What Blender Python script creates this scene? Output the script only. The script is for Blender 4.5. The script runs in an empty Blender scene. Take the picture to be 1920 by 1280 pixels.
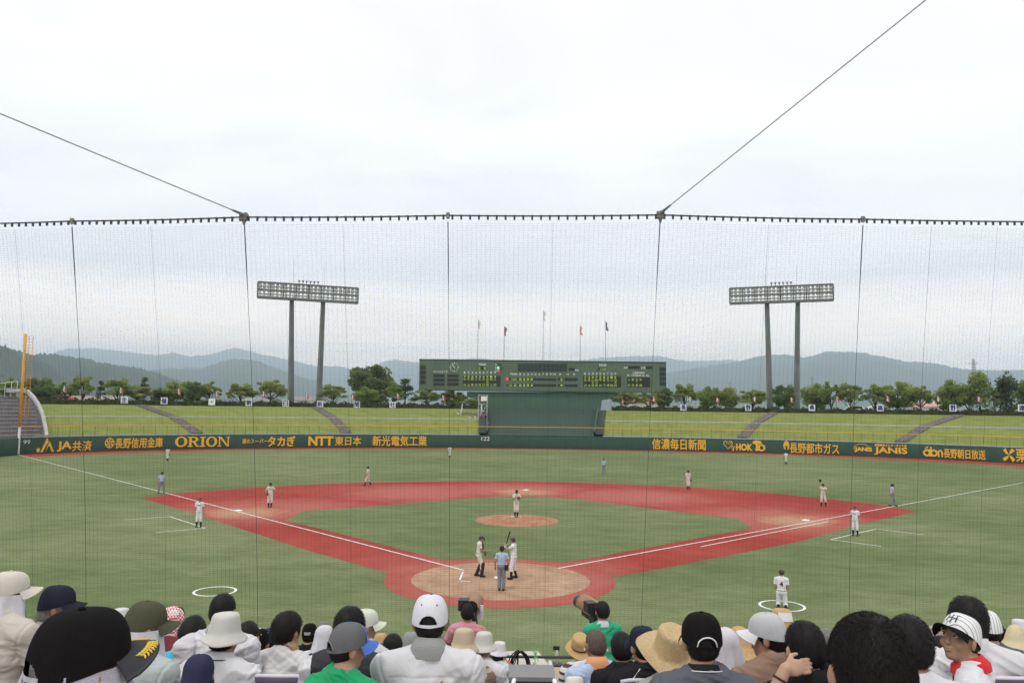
import bpy, math, random
import numpy as np
from mathutils import Vector
SC = bpy.context.scene
COL = SC.collection
R_ = math.radians
rng = np.random.default_rng(7)
random.seed(7)

# ---------------------------------------------------------------- camera
CX, CY, CZ, YAW, PIT, ROL, FPX = 2.08531, -34.1165, 7.33435, -0.04795, 0.08517, 0.01219, 1460.27
FW = np.array([math.sin(YAW) * math.cos(PIT), math.cos(YAW) * math.cos(PIT), math.sin(PIT)])
_rt = np.array([math.cos(YAW), -math.sin(YAW), 0.0])
_up = np.cross(_rt, FW)
RT = _rt * math.cos(ROL) + _up * math.sin(ROL)
UP = -_rt * math.sin(ROL) + _up * math.cos(ROL)
CAM = np.array([CX, CY, CZ])
from mathutils import Matrix
cam_d = bpy.data.cameras.new('camera')
cam = bpy.data.objects.new('camera', cam_d)
COL.objects.link(cam)
cam.matrix_world = Matrix(((RT[0], UP[0], -FW[0], CX), (RT[1], UP[1], -FW[1], CY), (RT[2], UP[2], -FW[2], CZ), (0, 0, 0, 1)))
cam_d.sensor_width = 36.0
cam_d.lens = FPX / 1920 * 36.0
cam_d.clip_start = 0.05
cam_d.clip_end = 60000
SC.camera = cam

# ---------------------------------------------------------------- world, sun, exposure
SUN_EL, SUN_AZ = 62.0, 205.0        # azimuth measured clockwise from +Y
world = bpy.data.worlds.new('World')
SC.world = world
world.use_nodes = True
wn, wl = world.node_tree.nodes, world.node_tree.links
wn.clear()
w_out = wn.new('ShaderNodeOutputWorld')
w_bg = wn.new('ShaderNodeBackground'); w_bg.inputs['Strength'].default_value = 0.132
w_sky = wn.new('ShaderNodeTexSky'); w_sky.sky_type = 'NISHITA'; w_sky.sun_disc = False
w_sky.sun_elevation = R_(SUN_EL); w_sky.sun_rotation = R_(SUN_AZ); w_sky.air_density = 1.2; w_sky.dust_density = 2.5
w_tc = wn.new('ShaderNodeTexCoord')
w_sep = wn.new('ShaderNodeSeparateXYZ'); wl.new(w_tc.outputs['Generated'], w_sep.inputs[0])
w_add = wn.new('ShaderNodeMath'); w_add.operation = 'ADD'; w_add.inputs[1].default_value = 0.22
w_abs = wn.new('ShaderNodeMath'); w_abs.operation = 'ABSOLUTE'; wl.new(w_sep.outputs['Z'], w_abs.inputs[0])
wl.new(w_abs.outputs[0], w_add.inputs[0])
w_dx = wn.new('ShaderNodeMath'); w_dx.operation = 'DIVIDE'; wl.new(w_sep.outputs['X'], w_dx.inputs[0]); wl.new(w_add.outputs[0], w_dx.inputs[1])
w_dy = wn.new('ShaderNodeMath'); w_dy.operation = 'DIVIDE'; wl.new(w_sep.outputs['Y'], w_dy.inputs[0]); wl.new(w_add.outputs[0], w_dy.inputs[1])
w_cmb = wn.new('ShaderNodeCombineXYZ'); wl.new(w_dx.outputs[0], w_cmb.inputs[0]); wl.new(w_dy.outputs[0], w_cmb.inputs[1])
def w_noise(scale, det, rough, dist, loc):
    mp = wn.new('ShaderNodeMapping'); mp.inputs['Location'].default_value = loc
    mp.inputs['Scale'].default_value = (0.8, 1.25, 1)
    wl.new(w_cmb.outputs[0], mp.inputs[0])
    n = wn.new('ShaderNodeTexNoise'); n.inputs['Scale'].default_value = scale; n.inputs['Detail'].default_value = det
    n.inputs['Roughness'].default_value = rough; n.inputs['Distortion'].default_value = dist
    wl.new(mp.outputs[0], n.inputs['Vector']); return n
w_n1 = w_noise(1.5, 7, 0.55, 0.8, (3.1, 1.7, 0))
w_r1 = wn.new('ShaderNodeValToRGB')
w_r1.color_ramp.elements[0].position = 0.30; w_r1.color_ramp.elements[0].color = (7.2, 7.05, 7.0, 1)
w_r1.color_ramp.elements[1].position = 0.62; w_r1.color_ramp.elements[1].color = (8.65, 8.45, 8.3, 1)
wl.new(w_n1.outputs['Fac'], w_r1.inputs[0])
w_n2 = w_noise(0.7, 4, 0.5, 0.3, (9.4, 4.2, 0))
w_r2 = wn.new('ShaderNodeValToRGB')                      # how thick the overcast is
w_r2.color_ramp.elements[0].position = 0.32; w_r2.color_ramp.elements[0].color = (0.955, 0.955, 0.955, 1)
w_r2.color_ramp.elements[1].position = 0.55; w_r2.color_ramp.elements[1].color = (0.985, 0.985, 0.985, 1)
wl.new(w_n2.outputs['Fac'], w_r2.inputs[0])
w_mix = wn.new('ShaderNodeMixRGB')
wl.new(w_r2.outputs[0], w_mix.inputs[0]); wl.new(w_sky.outputs[0], w_mix.inputs[1]); wl.new(w_r1.outputs[0], w_mix.inputs[2])
w_hr = wn.new('ShaderNodeValToRGB')                      # added warm glow along the horizon, offsets the dimming by the haze
w_hr.color_ramp.elements[0].position = 0.0; w_hr.color_ramp.elements[0].color = (1, 1, 1, 1)
w_hr.color_ramp.elements[1].position = 0.16; w_hr.color_ramp.elements[1].color = (0, 0, 0, 1)
wl.new(w_abs.outputs[0], w_hr.inputs[0])
w_hm = wn.new('ShaderNodeMixRGB'); w_hm.blend_type = 'MULTIPLY'; w_hm.inputs[2].default_value = (4.2, 3.3, 2.6, 1)
wl.new(w_hr.outputs[0], w_hm.inputs[0]); wl.new(w_mix.outputs[0], w_hm.inputs[1])
wl.new(w_hm.outputs[0], w_bg.inputs[0]); wl.new(w_bg.outputs[0], w_out.inputs[0])

sun_d = bpy.data.lights.new('sun', 'SUN')
sun_d.energy = 1.3; sun_d.angle = R_(14); sun_d.color = (1.0, 0.96, 0.9)
sun = bpy.data.objects.new('sun', sun_d); COL.objects.link(sun)
_sd = Vector((math.sin(R_(SUN_AZ)) * math.cos(R_(SUN_EL)), math.cos(R_(SUN_AZ)) * math.cos(R_(SUN_EL)), math.sin(R_(SUN_EL))))
sun.rotation_euler = _sd.to_track_quat('Z', 'Y').to_euler()
SC.view_settings.view_transform = 'Standard'
SC.view_settings.look = 'None'
SC.view_settings.exposure = 0.1
SC.view_settings.gamma = 1.0
SC.cycles.use_denoising = True
SC.cycles.max_bounces = 6
SC.cycles.diffuse_bounces = 3
SC.cycles.glossy_bounces = 2
SC.cycles.volume_bounces = 3
SC.cycles.transparent_max_bounces = 6

# ---------------------------------------------------------------- layout helpers
def ray(u, v): return FW + RT * (u - 960) / FPX - UP * (v - 640) / FPX
def at(u, v, d): return CAM + ray(u, v) * d              # point at depth d metres
def gnd(u, v, z=0.0):                                    # point of the level z seen at this place in the photo
    r = ray(u, v); return CAM + r * ((z - CZ) / r[2])
def proj(p): r = np.asarray(p, float) - CAM; z = r @ FW; return 960 + FPX * (r @ RT) / z, 640 - FPX * (r @ UP) / z
def depth(p): return float((np.asarray(p) - CAM) @ FW)

# ---------------------------------------------------------------- object helpers
def tag(o, label=None, cat=None, group=None, kind=None):
    if label: o['label'] = label
    if cat: o['category'] = cat
    if group: o['group'] = group
    if kind: o['kind'] = kind
    return o
def thing(name, label, cat, loc=(0, 0, 0), rz=0.0, group=None):
    o = bpy.data.objects.new(name, None); COL.objects.link(o)
    o.location = tuple(float(a) for a in loc); o.rotation_euler = (0, 0, rz); o.empty_display_size = 0.1
    return tag(o, label, cat, group)
def mesh_of(name, v, f, m=None, smooth=False):
    me = bpy.data.meshes.new(name)
    if isinstance(f, np.ndarray) and len(f):
        v = np.ascontiguousarray(v, dtype=np.float32); k = f.shape[1]
        me.vertices.add(len(v)); me.vertices.foreach_set('co', v.ravel())
        me.loops.add(f.size); me.loops.foreach_set('vertex_index', np.ascontiguousarray(f, dtype=np.int32).ravel())
        me.polygons.add(len(f)); me.polygons.foreach_set('loop_start', np.arange(0, f.size, k, dtype=np.int32))
        me.polygons.foreach_set('loop_total', np.full(len(f), k, dtype=np.int32))
        me.update(calc_edges=True); me.validate()
    else:
        me.from_pydata([tuple(float(c) for c in p) for p in v], [], [tuple(int(i) for i in q) for q in f])
        me.update()
    if smooth: me.polygons.foreach_set('use_smooth', np.ones(len(me.polygons), dtype=bool))
    if m: me.materials.append(m)
    return me
def mk(name, v, f, m, parent=None, smooth=False, loc=None, label=None):
    o = bpy.data.objects.new(name, mesh_of(name, v, f, m, smooth)); COL.objects.link(o)
    if parent is not None: o.parent = parent
    if loc is not None: o.location = tuple(float(a) for a in loc)
    if label: o['label'] = label
    return o
def struct(name, v, f, m, smooth=False):
    o = mk(name, v, f, m, None, smooth); o['kind'] = 'structure'; return o
def copy_tree(o, parent=None):
    c = o.copy(); COL.objects.link(c); c.parent = parent
    for ch in list(o.children): copy_tree(ch, c)
    return c

class MB:                                                # collects simple solids into one mesh
    def __init__(s): s.v = []; s.f = []
    def add(s, v, f):
        n = len(s.v); s.v += [tuple(float(c) for c in p) for p in v]; s.f += [tuple(int(i) + n for i in q) for q in f]; return s
    def box(s, c, h, M=None):
        c = np.asarray(c, float); P = []
        for x in (-1, 1):
            for y in (-1, 1):
                for z in (-1, 1):
                    p = np.array([x * h[0], y * h[1], z * h[2]])
                    P.append(c + (M @ p if M is not None else p))
        return s.add(P, [(0, 1, 3, 2), (4, 6, 7, 5), (0, 4, 5, 1), (2, 3, 7, 6), (0, 2, 6, 4), (1, 5, 7, 3)])
    def tube(s, pts, r, n=6, cap=True):
        pts = [np.asarray(p, float) for p in pts]; rr = r if hasattr(r, '__len__') else [r] * len(pts)
        V = []; F = []
        for i, p in enumerate(pts):
            t = pts[min(i + 1, len(pts) - 1)] - pts[max(i - 1, 0)]; t = t / (np.linalg.norm(t) + 1e-12)
            a = np.cross(t, [0, 0, 1.0]);
            if np.linalg.norm(a) < 1e-3: a = np.cross(t, [0, 1.0, 0])
            a /= np.linalg.norm(a); b = np.cross(t, a)
            for k in range(n):
                w = 2 * math.pi * (k + .5) / n
                V.append(p + rr[i] * (math.cos(w) * a + math.sin(w) * b))
        for i in range(len(pts) - 1):
            for k in range(n):
                k2 = (k + 1) % n
                F.append((i * n + k, i * n + k2, (i + 1) * n + k2, (i + 1) * n + k))
        if cap:
            F.append(tuple(range(n - 1, -1, -1))); F.append(tuple((len(pts) - 1) * n + k for k in range(n)))
        return s.add(V, F)
    def quad(s, a, b, c, d): return s.add([a, b, c, d], [(0, 1, 2, 3)])
    def build(s, name, m, parent=None, smooth=False, label=None): return mk(name, s.v, s.f, m, parent, smooth, label=label)
def grid_faces(nu, nv, closed=False):                    # quads of an nu x nv grid, index i*nv+j
    i, j = np.meshgrid(np.arange(nu if closed else nu - 1), np.arange(nv - 1), indexing='ij')
    i2 = (i + 1) % nu
    return np.stack([i * nv + j, i2 * nv + j, i2 * nv + j + 1, i * nv + j + 1], -1).reshape(-1, 4)

# ---------------------------------------------------------------- materials
MATS = {}
def mat(name, col, rough=0.7, var=0.0, scale=5.0, col2=None, bump=0.0, bscale=40.0, metal=0.0, spec=0.3, sheen=0.0, det=4.0, coord='Object'):
    if name in MATS: return MATS[name]
    m = bpy.data.materials.new(name); m.use_nodes = True; MATS[name] = m
    n, l = m.node_tree.nodes, m.node_tree.links
    b = n['Principled BSDF']
    b.inputs['Base Color'].default_value = (*col, 1); b.inputs['Roughness'].default_value = rough
    b.inputs['Metallic'].default_value = metal; b.inputs['Specular IOR Level'].default_value = spec
    if sheen: b.inputs['Sheen Weight'].default_value = sheen
    tc = n.new('ShaderNodeTexCoord')
    if var or col2:
        t = n.new('ShaderNodeTexNoise'); t.inputs['Scale'].default_value = scale; t.inputs['Detail'].default_value = det
        t.inputs['Roughness'].default_value = 0.6
        l.new(tc.outputs[coord], t.inputs['Vector'])
        r = n.new('ShaderNodeValToRGB'); r.color_ramp.elements[0].position = 0.32; r.color_ramp.elements[1].position = 0.68
        c2 = col2 or tuple(min(1, c * (1 + var)) for c in col); c1 = col if col2 else tuple(c * (1 - var) for c in col)
        r.color_ramp.elements[0].color = (*c1, 1); r.color_ramp.elements[1].color = (*c2, 1)
        l.new(t.outputs['Fac'], r.inputs[0]); l.new(r.outputs[0], b.inputs['Base Color'])
    if bump:
        t2 = n.new('ShaderNodeTexNoise'); t2.inputs['Scale'].default_value = bscale; t2.inputs['Detail'].default_value = 3
        l.new(tc.outputs[coord], t2.inputs['Vector'])
        bp = n.new('ShaderNodeBump'); bp.inputs['Strength'].default_value = bump; bp.inputs['Distance'].default_value = 0.02
        l.new(t2.outputs['Fac'], bp.inputs['Height']); l.new(bp.outputs[0], b.inputs['Normal'])
    return m
def cloth(name, col, var=0.05, bump=0.10, bscale=60, rough=0.9): return mat(name, col, rough, var, 7.0, bump=bump, bscale=bscale, spec=0.15 if max(col) > .15 else .06, sheen=0.08 if max(col) > .15 else 0.0)
def stripes(name, ca, cb, freq, axis='Z', width=0.5, cc=None):
    m = mat(name, ca, 0.85, spec=0.15); n, l = m.node_tree.nodes, m.node_tree.links; b = n['Principled BSDF']
    tc = next(x for x in n if x.type == 'TEX_COORD'); sp = n.new('ShaderNodeSeparateXYZ'); l.new(tc.outputs['Object'], sp.inputs[0])
    mu = n.new('ShaderNodeMath'); mu.operation = 'MULTIPLY'; mu.inputs[1].default_value = freq; l.new(sp.outputs[axis], mu.inputs[0])
    fr = n.new('ShaderNodeMath'); fr.operation = 'FRACT'; l.new(mu.outputs[0], fr.inputs[0])
    gt = n.new('ShaderNodeMath'); gt.operation = 'GREATER_THAN'; gt.inputs[1].default_value = width; l.new(fr.outputs[0], gt.inputs[0])
    mx = n.new('ShaderNodeMixRGB'); mx.inputs[1].default_value = (*ca, 1); mx.inputs[2].default_value = (*cb, 1)
    l.new(gt.outputs[0], mx.inputs[0]); l.new(mx.outputs[0], b.inputs['Base Color']); return m
def checks(name, ca, cb, freq):
    m = mat(name, ca, 0.9, spec=0.1); n, l = m.node_tree.nodes, m.node_tree.links; b = n['Principled BSDF']
    tc = next(x for x in n if x.type == 'TEX_COORD'); ck = n.new('ShaderNodeTexChecker'); ck.inputs['Scale'].default_value = freq
    ck.inputs['Color1'].default_value = (*ca, 1); ck.inputs['Color2'].default_value = (*cb, 1)
    l.new(tc.outputs['Object'], ck.inputs['Vector']); l.new(ck.outputs[0], b.inputs['Base Color']); return m
def emis(name, col, st):
    m = mat(name, col, 0.5); b = m.node_tree.nodes['Principled BSDF']
    b.inputs['Emission Color'].default_value = (*col, 1); b.inputs['Emission Strength'].default_value = st; return m

# ---------------------------------------------------------------- lettering
def text_geo(s, size=1.0, bold=0.0, space=1.0, xs=1.0, align='CENTER'):
    cu = bpy.data.curves.new('t', 'FONT'); cu.body = s; cu.size = size; cu.offset = bold; cu.space_character = space
    cu.align_x = 'LEFT'; cu.resolution_u = 3
    o = bpy.data.objects.new('t', cu); COL.objects.link(o)
    dg = bpy.context.evaluated_depsgraph_get(); dg.update()
    me = bpy.data.meshes.new_from_object(o.evaluated_get(dg))
    V = np.array([tuple(v.co) for v in me.vertices]).reshape(-1, 3); F = [tuple(p.vertices) for p in me.polygons]
    bpy.data.objects.remove(o); bpy.data.curves.remove(cu); bpy.data.meshes.remove(me)
    if len(V): V[:, 0] *= xs
    return V, F
def fit_text(s, x0, x1, y0, y1, bold=0.0, space=1.0):   # lettering stretched to fill a rectangle of its 2-D plane
    V, F = text_geo(s, 1.0, bold if ord(max(s)) < 256 else 0.0, space)
    mn, mx = V.min(0), V.max(0)
    V[:, 0] = x0 + (V[:, 0] - mn[0]) / (mx[0] - mn[0]) * (x1 - x0)
    V[:, 1] = y0 + (V[:, 1] - mn[1]) / (mx[1] - mn[1]) * (y1 - y0)
    return V[:, :2], F
# ================================================================ smooth solids on a grid (bodies, clothes, hair)
I3 = np.eye(3)
def rotm(yaw=0.0, pitch=0.0, roll=0.0):                  # yaw: turn to the right, pitch: nod down, roll: tilt right
    cy, sy = math.cos(-yaw), math.sin(-yaw); cp, sp = math.cos(-pitch), math.sin(-pitch); cr, sr = math.cos(roll), math.sin(roll)
    Z = np.array([[cy, -sy, 0], [sy, cy, 0], [0, 0, 1]]); X = np.array([[1, 0, 0], [0, cp, -sp], [0, sp, cp]]); Y = np.array([[cr, 0, sr], [0, 1, 0], [-sr, 0, cr]])
    return Z @ X @ Y
class Ell:
    def __init__(s, c, r, M=None):
        s.c = np.asarray(c, float); s.r = np.asarray(r, float); s.M = I3 if M is None else M
        e = np.sqrt(((s.M * s.r) ** 2).sum(1)); s.lo, s.hi = s.c - e, s.c + e
    def d(s, P):
        q = (P - s.c) @ s.M; k0 = np.sqrt(((q / s.r) ** 2).sum(-1)) + 1e-9; k1 = np.sqrt(((q / s.r ** 2) ** 2).sum(-1)) + 1e-9
        return k0 * (k0 - 1) / k1
class Cone:
    def __init__(s, a, b, ra, rb=None, cut=None, flat=None):
        s.a = np.asarray(a, float); s.b = np.asarray(b, float); s.ra = ra; s.rb = ra if rb is None else rb; s.cut = cut
        m = max(s.ra, s.rb); s.lo = np.minimum(s.a, s.b) - m; s.hi = np.maximum(s.a, s.b) + m
    def d(s, P):
        ba = s.b - s.a; L2 = ba @ ba + 1e-12; tt = ((P - s.a) @ ba) / L2; t = np.clip(tt, 0, 1)
        d = np.sqrt(((P - s.a - t[..., None] * ba) ** 2).sum(-1)) - (s.ra + (s.rb - s.ra) * t)
        if s.cut is not None: d = np.maximum(d, (tt - s.cut) * math.sqrt(L2))
        return d
class Box:
    def __init__(s, c, h, r=0.01, M=None):
        s.c = np.asarray(c, float); s.h = np.asarray(h, float); s.rd = r; s.M = I3 if M is None else M
        e = np.abs(s.M) @ s.h; s.lo, s.hi = s.c - e, s.c + e
    def d(s, P):
        q = np.abs((P - s.c) @ s.M) - s.h + s.rd
        return np.sqrt((np.maximum(q, 0) ** 2).sum(-1)) + np.minimum(q.max(-1), 0) - s.rd
def solid(ops, h):
    """ops: (prim, k, sign) - sign +1 adds, -1 carves. Returns vertices and quads of the zero surface."""
    adds = [p for p, k, s in ops if s > 0]
    lo = np.min([p.lo for p in adds], 0) - 3 * h - 0.02; hi = np.max([p.hi for p in adds], 0) + 3 * h + 0.02
    n = np.ceil((hi - lo) / h).astype(int) + 1
    f = np.full(n, 1.0, np.float32)
    ax = [lo[i] + h * np.arange(n[i]) for i in range(3)]
    for p, k, s in ops:
        e = k * 1.3 + 3 * h
        i0 = np.clip(np.floor((p.lo - e - lo) / h).astype(int), 0, n); i1 = np.clip(np.ceil((p.hi + e - lo) / h).astype(int) + 1, 0, n)
        if (i1 <= i0).any(): continue
        sl = tuple(slice(a, b) for a, b in zip(i0, i1))
        P = np.stack(np.meshgrid(*[ax[i][sl[i]] for i in range(3)], indexing='ij'), -1)
        d = p.d(P).astype(np.float32); g = f[sl]
        if s > 0:
            t = np.clip(0.5 + 0.5 * (g - d) / k, 0, 1); f[sl] = g + (d - g) * t - k * t * (1 - t)
        else:
            d = -d; t = np.clip(0.5 - 0.5 * (g - d) / k, 0, 1); f[sl] = g + (d - g) * t + k * t * (1 - t)
    s = f < 0
    cnt = np.zeros(n - 1, np.uint8)
    cr = [(a, b, c) for a in (0, 1) for b in (0, 1) for c in (0, 1)]
    for a, b, c in cr: cnt += s[a:n[0] - 1 + a, b:n[1] - 1 + b, c:n[2] - 1 + c]
    idx = np.argwhere((cnt > 0) & (cnt < 8))
    if not len(idx): return np.zeros((0, 3)), np.zeros((0, 4), int)
    F = np.stack([f[idx[:, 0] + a, idx[:, 1] + b, idx[:, 2] + c] for a, b, c in cr], 1)
    acc = np.zeros((len(idx), 3)); m = np.zeros(len(idx))
    for i in range(8):
        for j in range(i + 1, 8):
            da = np.array(cr[j]) - np.array(cr[i])
            if np.abs(da).sum() != 1: continue
            x = (F[:, i] < 0) != (F[:, j] < 0)
            t = F[:, i] / (F[:, i] - F[:, j] + 1e-20)
            acc[x] += np.array(cr[i]) + t[x, None] * da; m[x] += 1
    V = lo + h * (idx + acc / m[:, None])
    im = np.full(n, -1, np.int64); im[idx[:, 0], idx[:, 1], idx[:, 2]] = np.arange(len(idx))
    Q = []
    for axn in range(3):
        o1, o2 = [(1, 2), (2, 0), (0, 1)][axn]
        a = [slice(0, None)] * 3; b = [slice(0, None)] * 3
        a[axn] = slice(0, -1); b[axn] = slice(1, None)
        sa, sb = s[tuple(a)], s[tuple(b)]
        e = np.argwhere(sa != sb)
        e = e[(e[:, o1] > 0) & (e[:, o2] > 0)]
        if not len(e): continue
        ins = s[e[:, 0], e[:, 1], e[:, 2]]
        u1 = np.zeros(3, int); u1[o1] = 1; u2 = np.zeros(3, int); u2[o2] = 1
        q = np.stack([im[tuple((e - u1 - u2).T)], im[tuple((e - u2).T)], im[tuple(e.T)], im[tuple((e - u1).T)]], 1)
        q[~ins] = q[~ins][:, ::-1]
        Q.append(q[(q >= 0).all(1)])
    return V, np.concatenate(Q)
def normals(V, F):
    a = V[F[:, 2]] - V[F[:, 0]]; b = V[F[:, 3]] - V[F[:, 1]]; n = np.cross(a, b); N = np.zeros_like(V)
    for k in range(4): np.add.at(N, F[:, k], n)
    return N / (np.linalg.norm(N, axis=1, keepdims=True) + 1e-12)
def wob(P, freq, seed, n=6, aniso=(1, 1, 1)):
    g = np.random.default_rng(seed); o = np.zeros(len(P)); Q = P * np.asarray(aniso)
    w = 0.35 * np.stack([np.sin(Q @ g.normal(0, freq * .6, 3) + g.uniform(0, 6)) for _ in range(3)], 1) / max(freq, 1e-6) * 3
    Q = Q + w
    for _ in range(n):
        k = g.normal(0, 1, 3); k *= freq * g.uniform(.6, 1.7) / np.linalg.norm(k); o += np.sin(Q @ k + g.uniform(0, 6.28))
    return o / n * 1.4
def folds(V, F, amp, freq, seed, aniso=(1, 1, 1)):       # cloth: broad billows, sharp slanting creases, small crumple
    g = np.random.default_rng(seed); w = wob(V, freq, seed, 5, aniso)
    c = np.zeros(len(V))
    for s in range(3):
        a = g.uniform(-.9, .9); Q = V @ np.array([[math.cos(a), 0, math.sin(a)], [0, 1, 0], [-math.sin(a), 0, math.cos(a)]]).T
        q = wob(Q, 46 + 16 * s, seed + 11 * s, 4, (.22, .5, 1.0)); m = np.clip(wob(V, 11, seed + 31 + s, 4) + .35, 0, 1); c += m * (1 - 2.2 * np.minimum(np.abs(q), .9))
    f = wob(V, 120, seed + 77, 4, (.7, .7, 1))
    return V + normals(V, F) * (amp * (.75 * w +   .72 * c + .03 * f))[:, None]
def blade_hair(V, F, n, L, seed, comb=(0, -0.4, -0.8), wid=0.0022, lift=0.55, zmin=None, whorl=None):
    g = np.random.default_rng(seed); N = normals(V, F); i = g.integers(0, len(V), n)
    if zmin is not None: i = i[V[i][:, 2] > zmin]
    n = len(i); p = V[i]; q = N[i]; c = np.repeat(np.asarray(comb, float)[None], n, 0)
    if whorl is not None: w = p - whorl; c = c * .55 + w / (np.linalg.norm(w, axis=1, keepdims=True) + 1e-6)
    c = c - (q * c).sum(1, keepdims=True) * q; c /= np.linalg.norm(c, axis=1, keepdims=True) + 1e-6
    d = q * lift + c + g.normal(0, .17, (n, 3)); d /= np.linalg.norm(d, axis=1, keepdims=True)
    l = L * g.uniform(.5, 1.15, n)[:, None]; s = np.cross(d, g.normal(0, 1, (n, 3))); s /= np.linalg.norm(s, axis=1, keepdims=True) + 1e-9
    A = p - q * .004 - s * wid; B = p - q * .004 + s * wid; T = p + d * l; M1 = p + d * l * .55 + q * .002 - s * wid * .7; M2 = p + d * l * .55 + q * .002 + s * wid * .7
    W = np.stack([A, B, M2, M1, T - s * wid * .1, T + s * wid * .1], 1).reshape(-1, 3); k = np.arange(n) * 6
    Q = np.concatenate([np.stack([k, k + 1, k + 2, k + 3], 1), np.stack([k + 3, k + 2, k + 5, k + 4], 1)])
    return np.concatenate([V, W]), np.concatenate([F, Q + len(V)])
# ================================================================ ground, turf, markings
def turf_mat():
    m = mat('turf', (.2, .25, .1), 0.95, spec=0.08); n, l = m.node_tree.nodes, m.node_tree.links; b = n['Principled BSDF']
    tc = next(x for x in n if x.type == 'TEX_COORD')
    def noise(s, d, r, st=(1, 1, 1)):
        mp = n.new('ShaderNodeMapping'); mp.inputs['Scale'].default_value = st; l.new(tc.outputs['Object'], mp.inputs[0])
        t = n.new('ShaderNodeTexNoise'); t.inputs['Scale'].default_value = s; t.inputs['Detail'].default_value = d; t.inputs['Roughness'].default_value = r
        l.new(mp.outputs[0], t.inputs['Vector']); return t.outputs['Fac']
    def ramp(f, a, c, p0=.3, p1=.7):
        r = n.new('ShaderNodeValToRGB'); r.color_ramp.elements[0].position = p0; r.color_ramp.elements[1].position = p1
        r.color_ramp.elements[0].color = (*a, 1); r.color_ramp.elements[1].color = (*c, 1); l.new(f, r.inputs[0]); return r.outputs[0]
    def mul(a, c, f=1.0, t='MULTIPLY'):
        x = n.new('ShaderNodeMixRGB'); x.blend_type = t; x.inputs[0].default_value = f; l.new(a, x.inputs[1]); l.new(c, x.inputs[2]); return x.outputs[0]
    base = ramp(noise(.045, 5, .6), (.113, .150, .058), (.188, .216, .104), .34, .66)
    c = mul(base, ramp(noise(.35, 6, .65, (.8, 1.5, 1)), (.73, .77, .70), (1.22, 1.18, 1.25), .3, .7))
    c = mul(c, ramp(noise(2.2, 4, .7, (.6, 1.6, 1)), (.84, .86, .80), (1.14, 1.12, 1.18), .3, .7))
    c = mul(c, ramp(noise(14, 2, .7), (.82, .84, .8), (1.18, 1.16, 1.2), .3, .7))
    l.new(c, b.inputs['Base Color'])
    bp = n.new('ShaderNodeBump'); bp.inputs['Strength'].default_value = .4; bp.inputs['Distance'].default_value = .03
    l.new(noise(30, 2, .6), bp.inputs['Height']); l.new(bp.outputs[0], b.inputs['Normal']); return m
def layered(name, c1, c2, s1, c3=None, s3=3.0, rough=.95):
    m = mat(name, c1, rough, col2=c2, scale=s1, det=6, bump=.3, bscale=25, spec=.1, var=.1)
    if c3:
        n, l = m.node_tree.nodes, m.node_tree.links; b = n['Principled BSDF']; src = b.inputs['Base Color'].links[0].from_socket
        tc = next(x for x in n if x.type == 'TEX_COORD'); t = n.new('ShaderNodeTexNoise'); t.inputs['Scale'].default_value = s3; t.inputs['Detail'].default_value = 5
        l.new(tc.outputs['Object'], t.inputs['Vector']); r = n.new('ShaderNodeValToRGB'); r.color_ramp.elements[0].position = .35; r.color_ramp.elements[1].position = .7
        r.color_ramp.elements[0].color = (1, 1, 1, 1); r.color_ramp.elements[1].color = (*c3, 1); l.new(t.outputs['Fac'], r.inputs[0])
        x = n.new('ShaderNodeMixRGB'); x.blend_type = 'MULTIPLY'; x.inputs[0].default_value = 1; l.new(src, x.inputs[1]); l.new(r.outputs[0], x.inputs[2]); l.new(x.outputs[0], b.inputs['Base Color'])
    return m
M_TURF = turf_mat()
M_RED = layered('red_turf', (.285, .036, .028), (.365, .072, .055), .10, (.84, .78, .76), .9)
M_SAND = layered('sand', (.36, .23, .145), (.48, .33, .225), .55, (.80, .72, .66), 1.7)
M_MOUND = layered('mound_sand', (.35, .165, .10), (.46, .255, .165), .7, (.78, .70, .64), 2.0)
def worn(m, pts, r0, r1, col, amt):                      # scuffed lighter patches round the places where people run and stand
    n, l = m.node_tree.nodes, m.node_tree.links; b = n['Principled BSDF']; src = b.inputs['Base Color'].links[0].from_socket; tc = next(x for x in n if x.type == 'TEX_COORD'); last = None
    for p in pts:
        v = n.new('ShaderNodeVectorMath'); v.operation = 'DISTANCE'; v.inputs[1].default_value = (p[0], p[1], 0.0); l.new(tc.outputs['Object'], v.inputs[0])
        if last is None: last = v.outputs['Value']
        else: k = n.new('ShaderNodeMath'); k.operation = 'MINIMUM'; l.new(last, k.inputs[0]); l.new(v.outputs['Value'], k.inputs[1]); last = k.outputs[0]
    t = n.new('ShaderNodeTexNoise'); t.inputs['Scale'].default_value = .55; t.inputs['Detail'].default_value = 6; t.inputs['Roughness'].default_value = .65; l.new(tc.outputs['Object'], t.inputs['Vector'])
    s = n.new('ShaderNodeMath'); s.operation = 'MULTIPLY_ADD'; s.inputs[1].default_value = (r1 - r0) * 1.6; s.inputs[2].default_value = -(r1 - r0) * .8; l.new(t.outputs['Fac'], s.inputs[0])
    q = n.new('ShaderNodeMath'); q.operation = 'ADD'; l.new(last, q.inputs[0]); l.new(s.outputs[0], q.inputs[1])
    mr = n.new('ShaderNodeMapRange'); mr.inputs['From Min'].default_value = r0; mr.inputs['From Max'].default_value = r1; mr.inputs['To Min'].default_value = amt; mr.inputs['To Max'].default_value = 0.0; l.new(q.outputs[0], mr.inputs['Value'])
    x = n.new('ShaderNodeMixRGB'); x.inputs[2].default_value = (*col, 1); l.new(mr.outputs[0], x.inputs[0]); l.new(src, x.inputs[1]); l.new(x.outputs[0], b.inputs['Base Color'])
worn(M_RED, [(0.1, 0.2), (-17.5, 20.5), (17.5, 20.5), (-.5, 36.5), (-9, 33), (9, 33)], 3.2, 8.0, (.42, .155, .12), .62)
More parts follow.
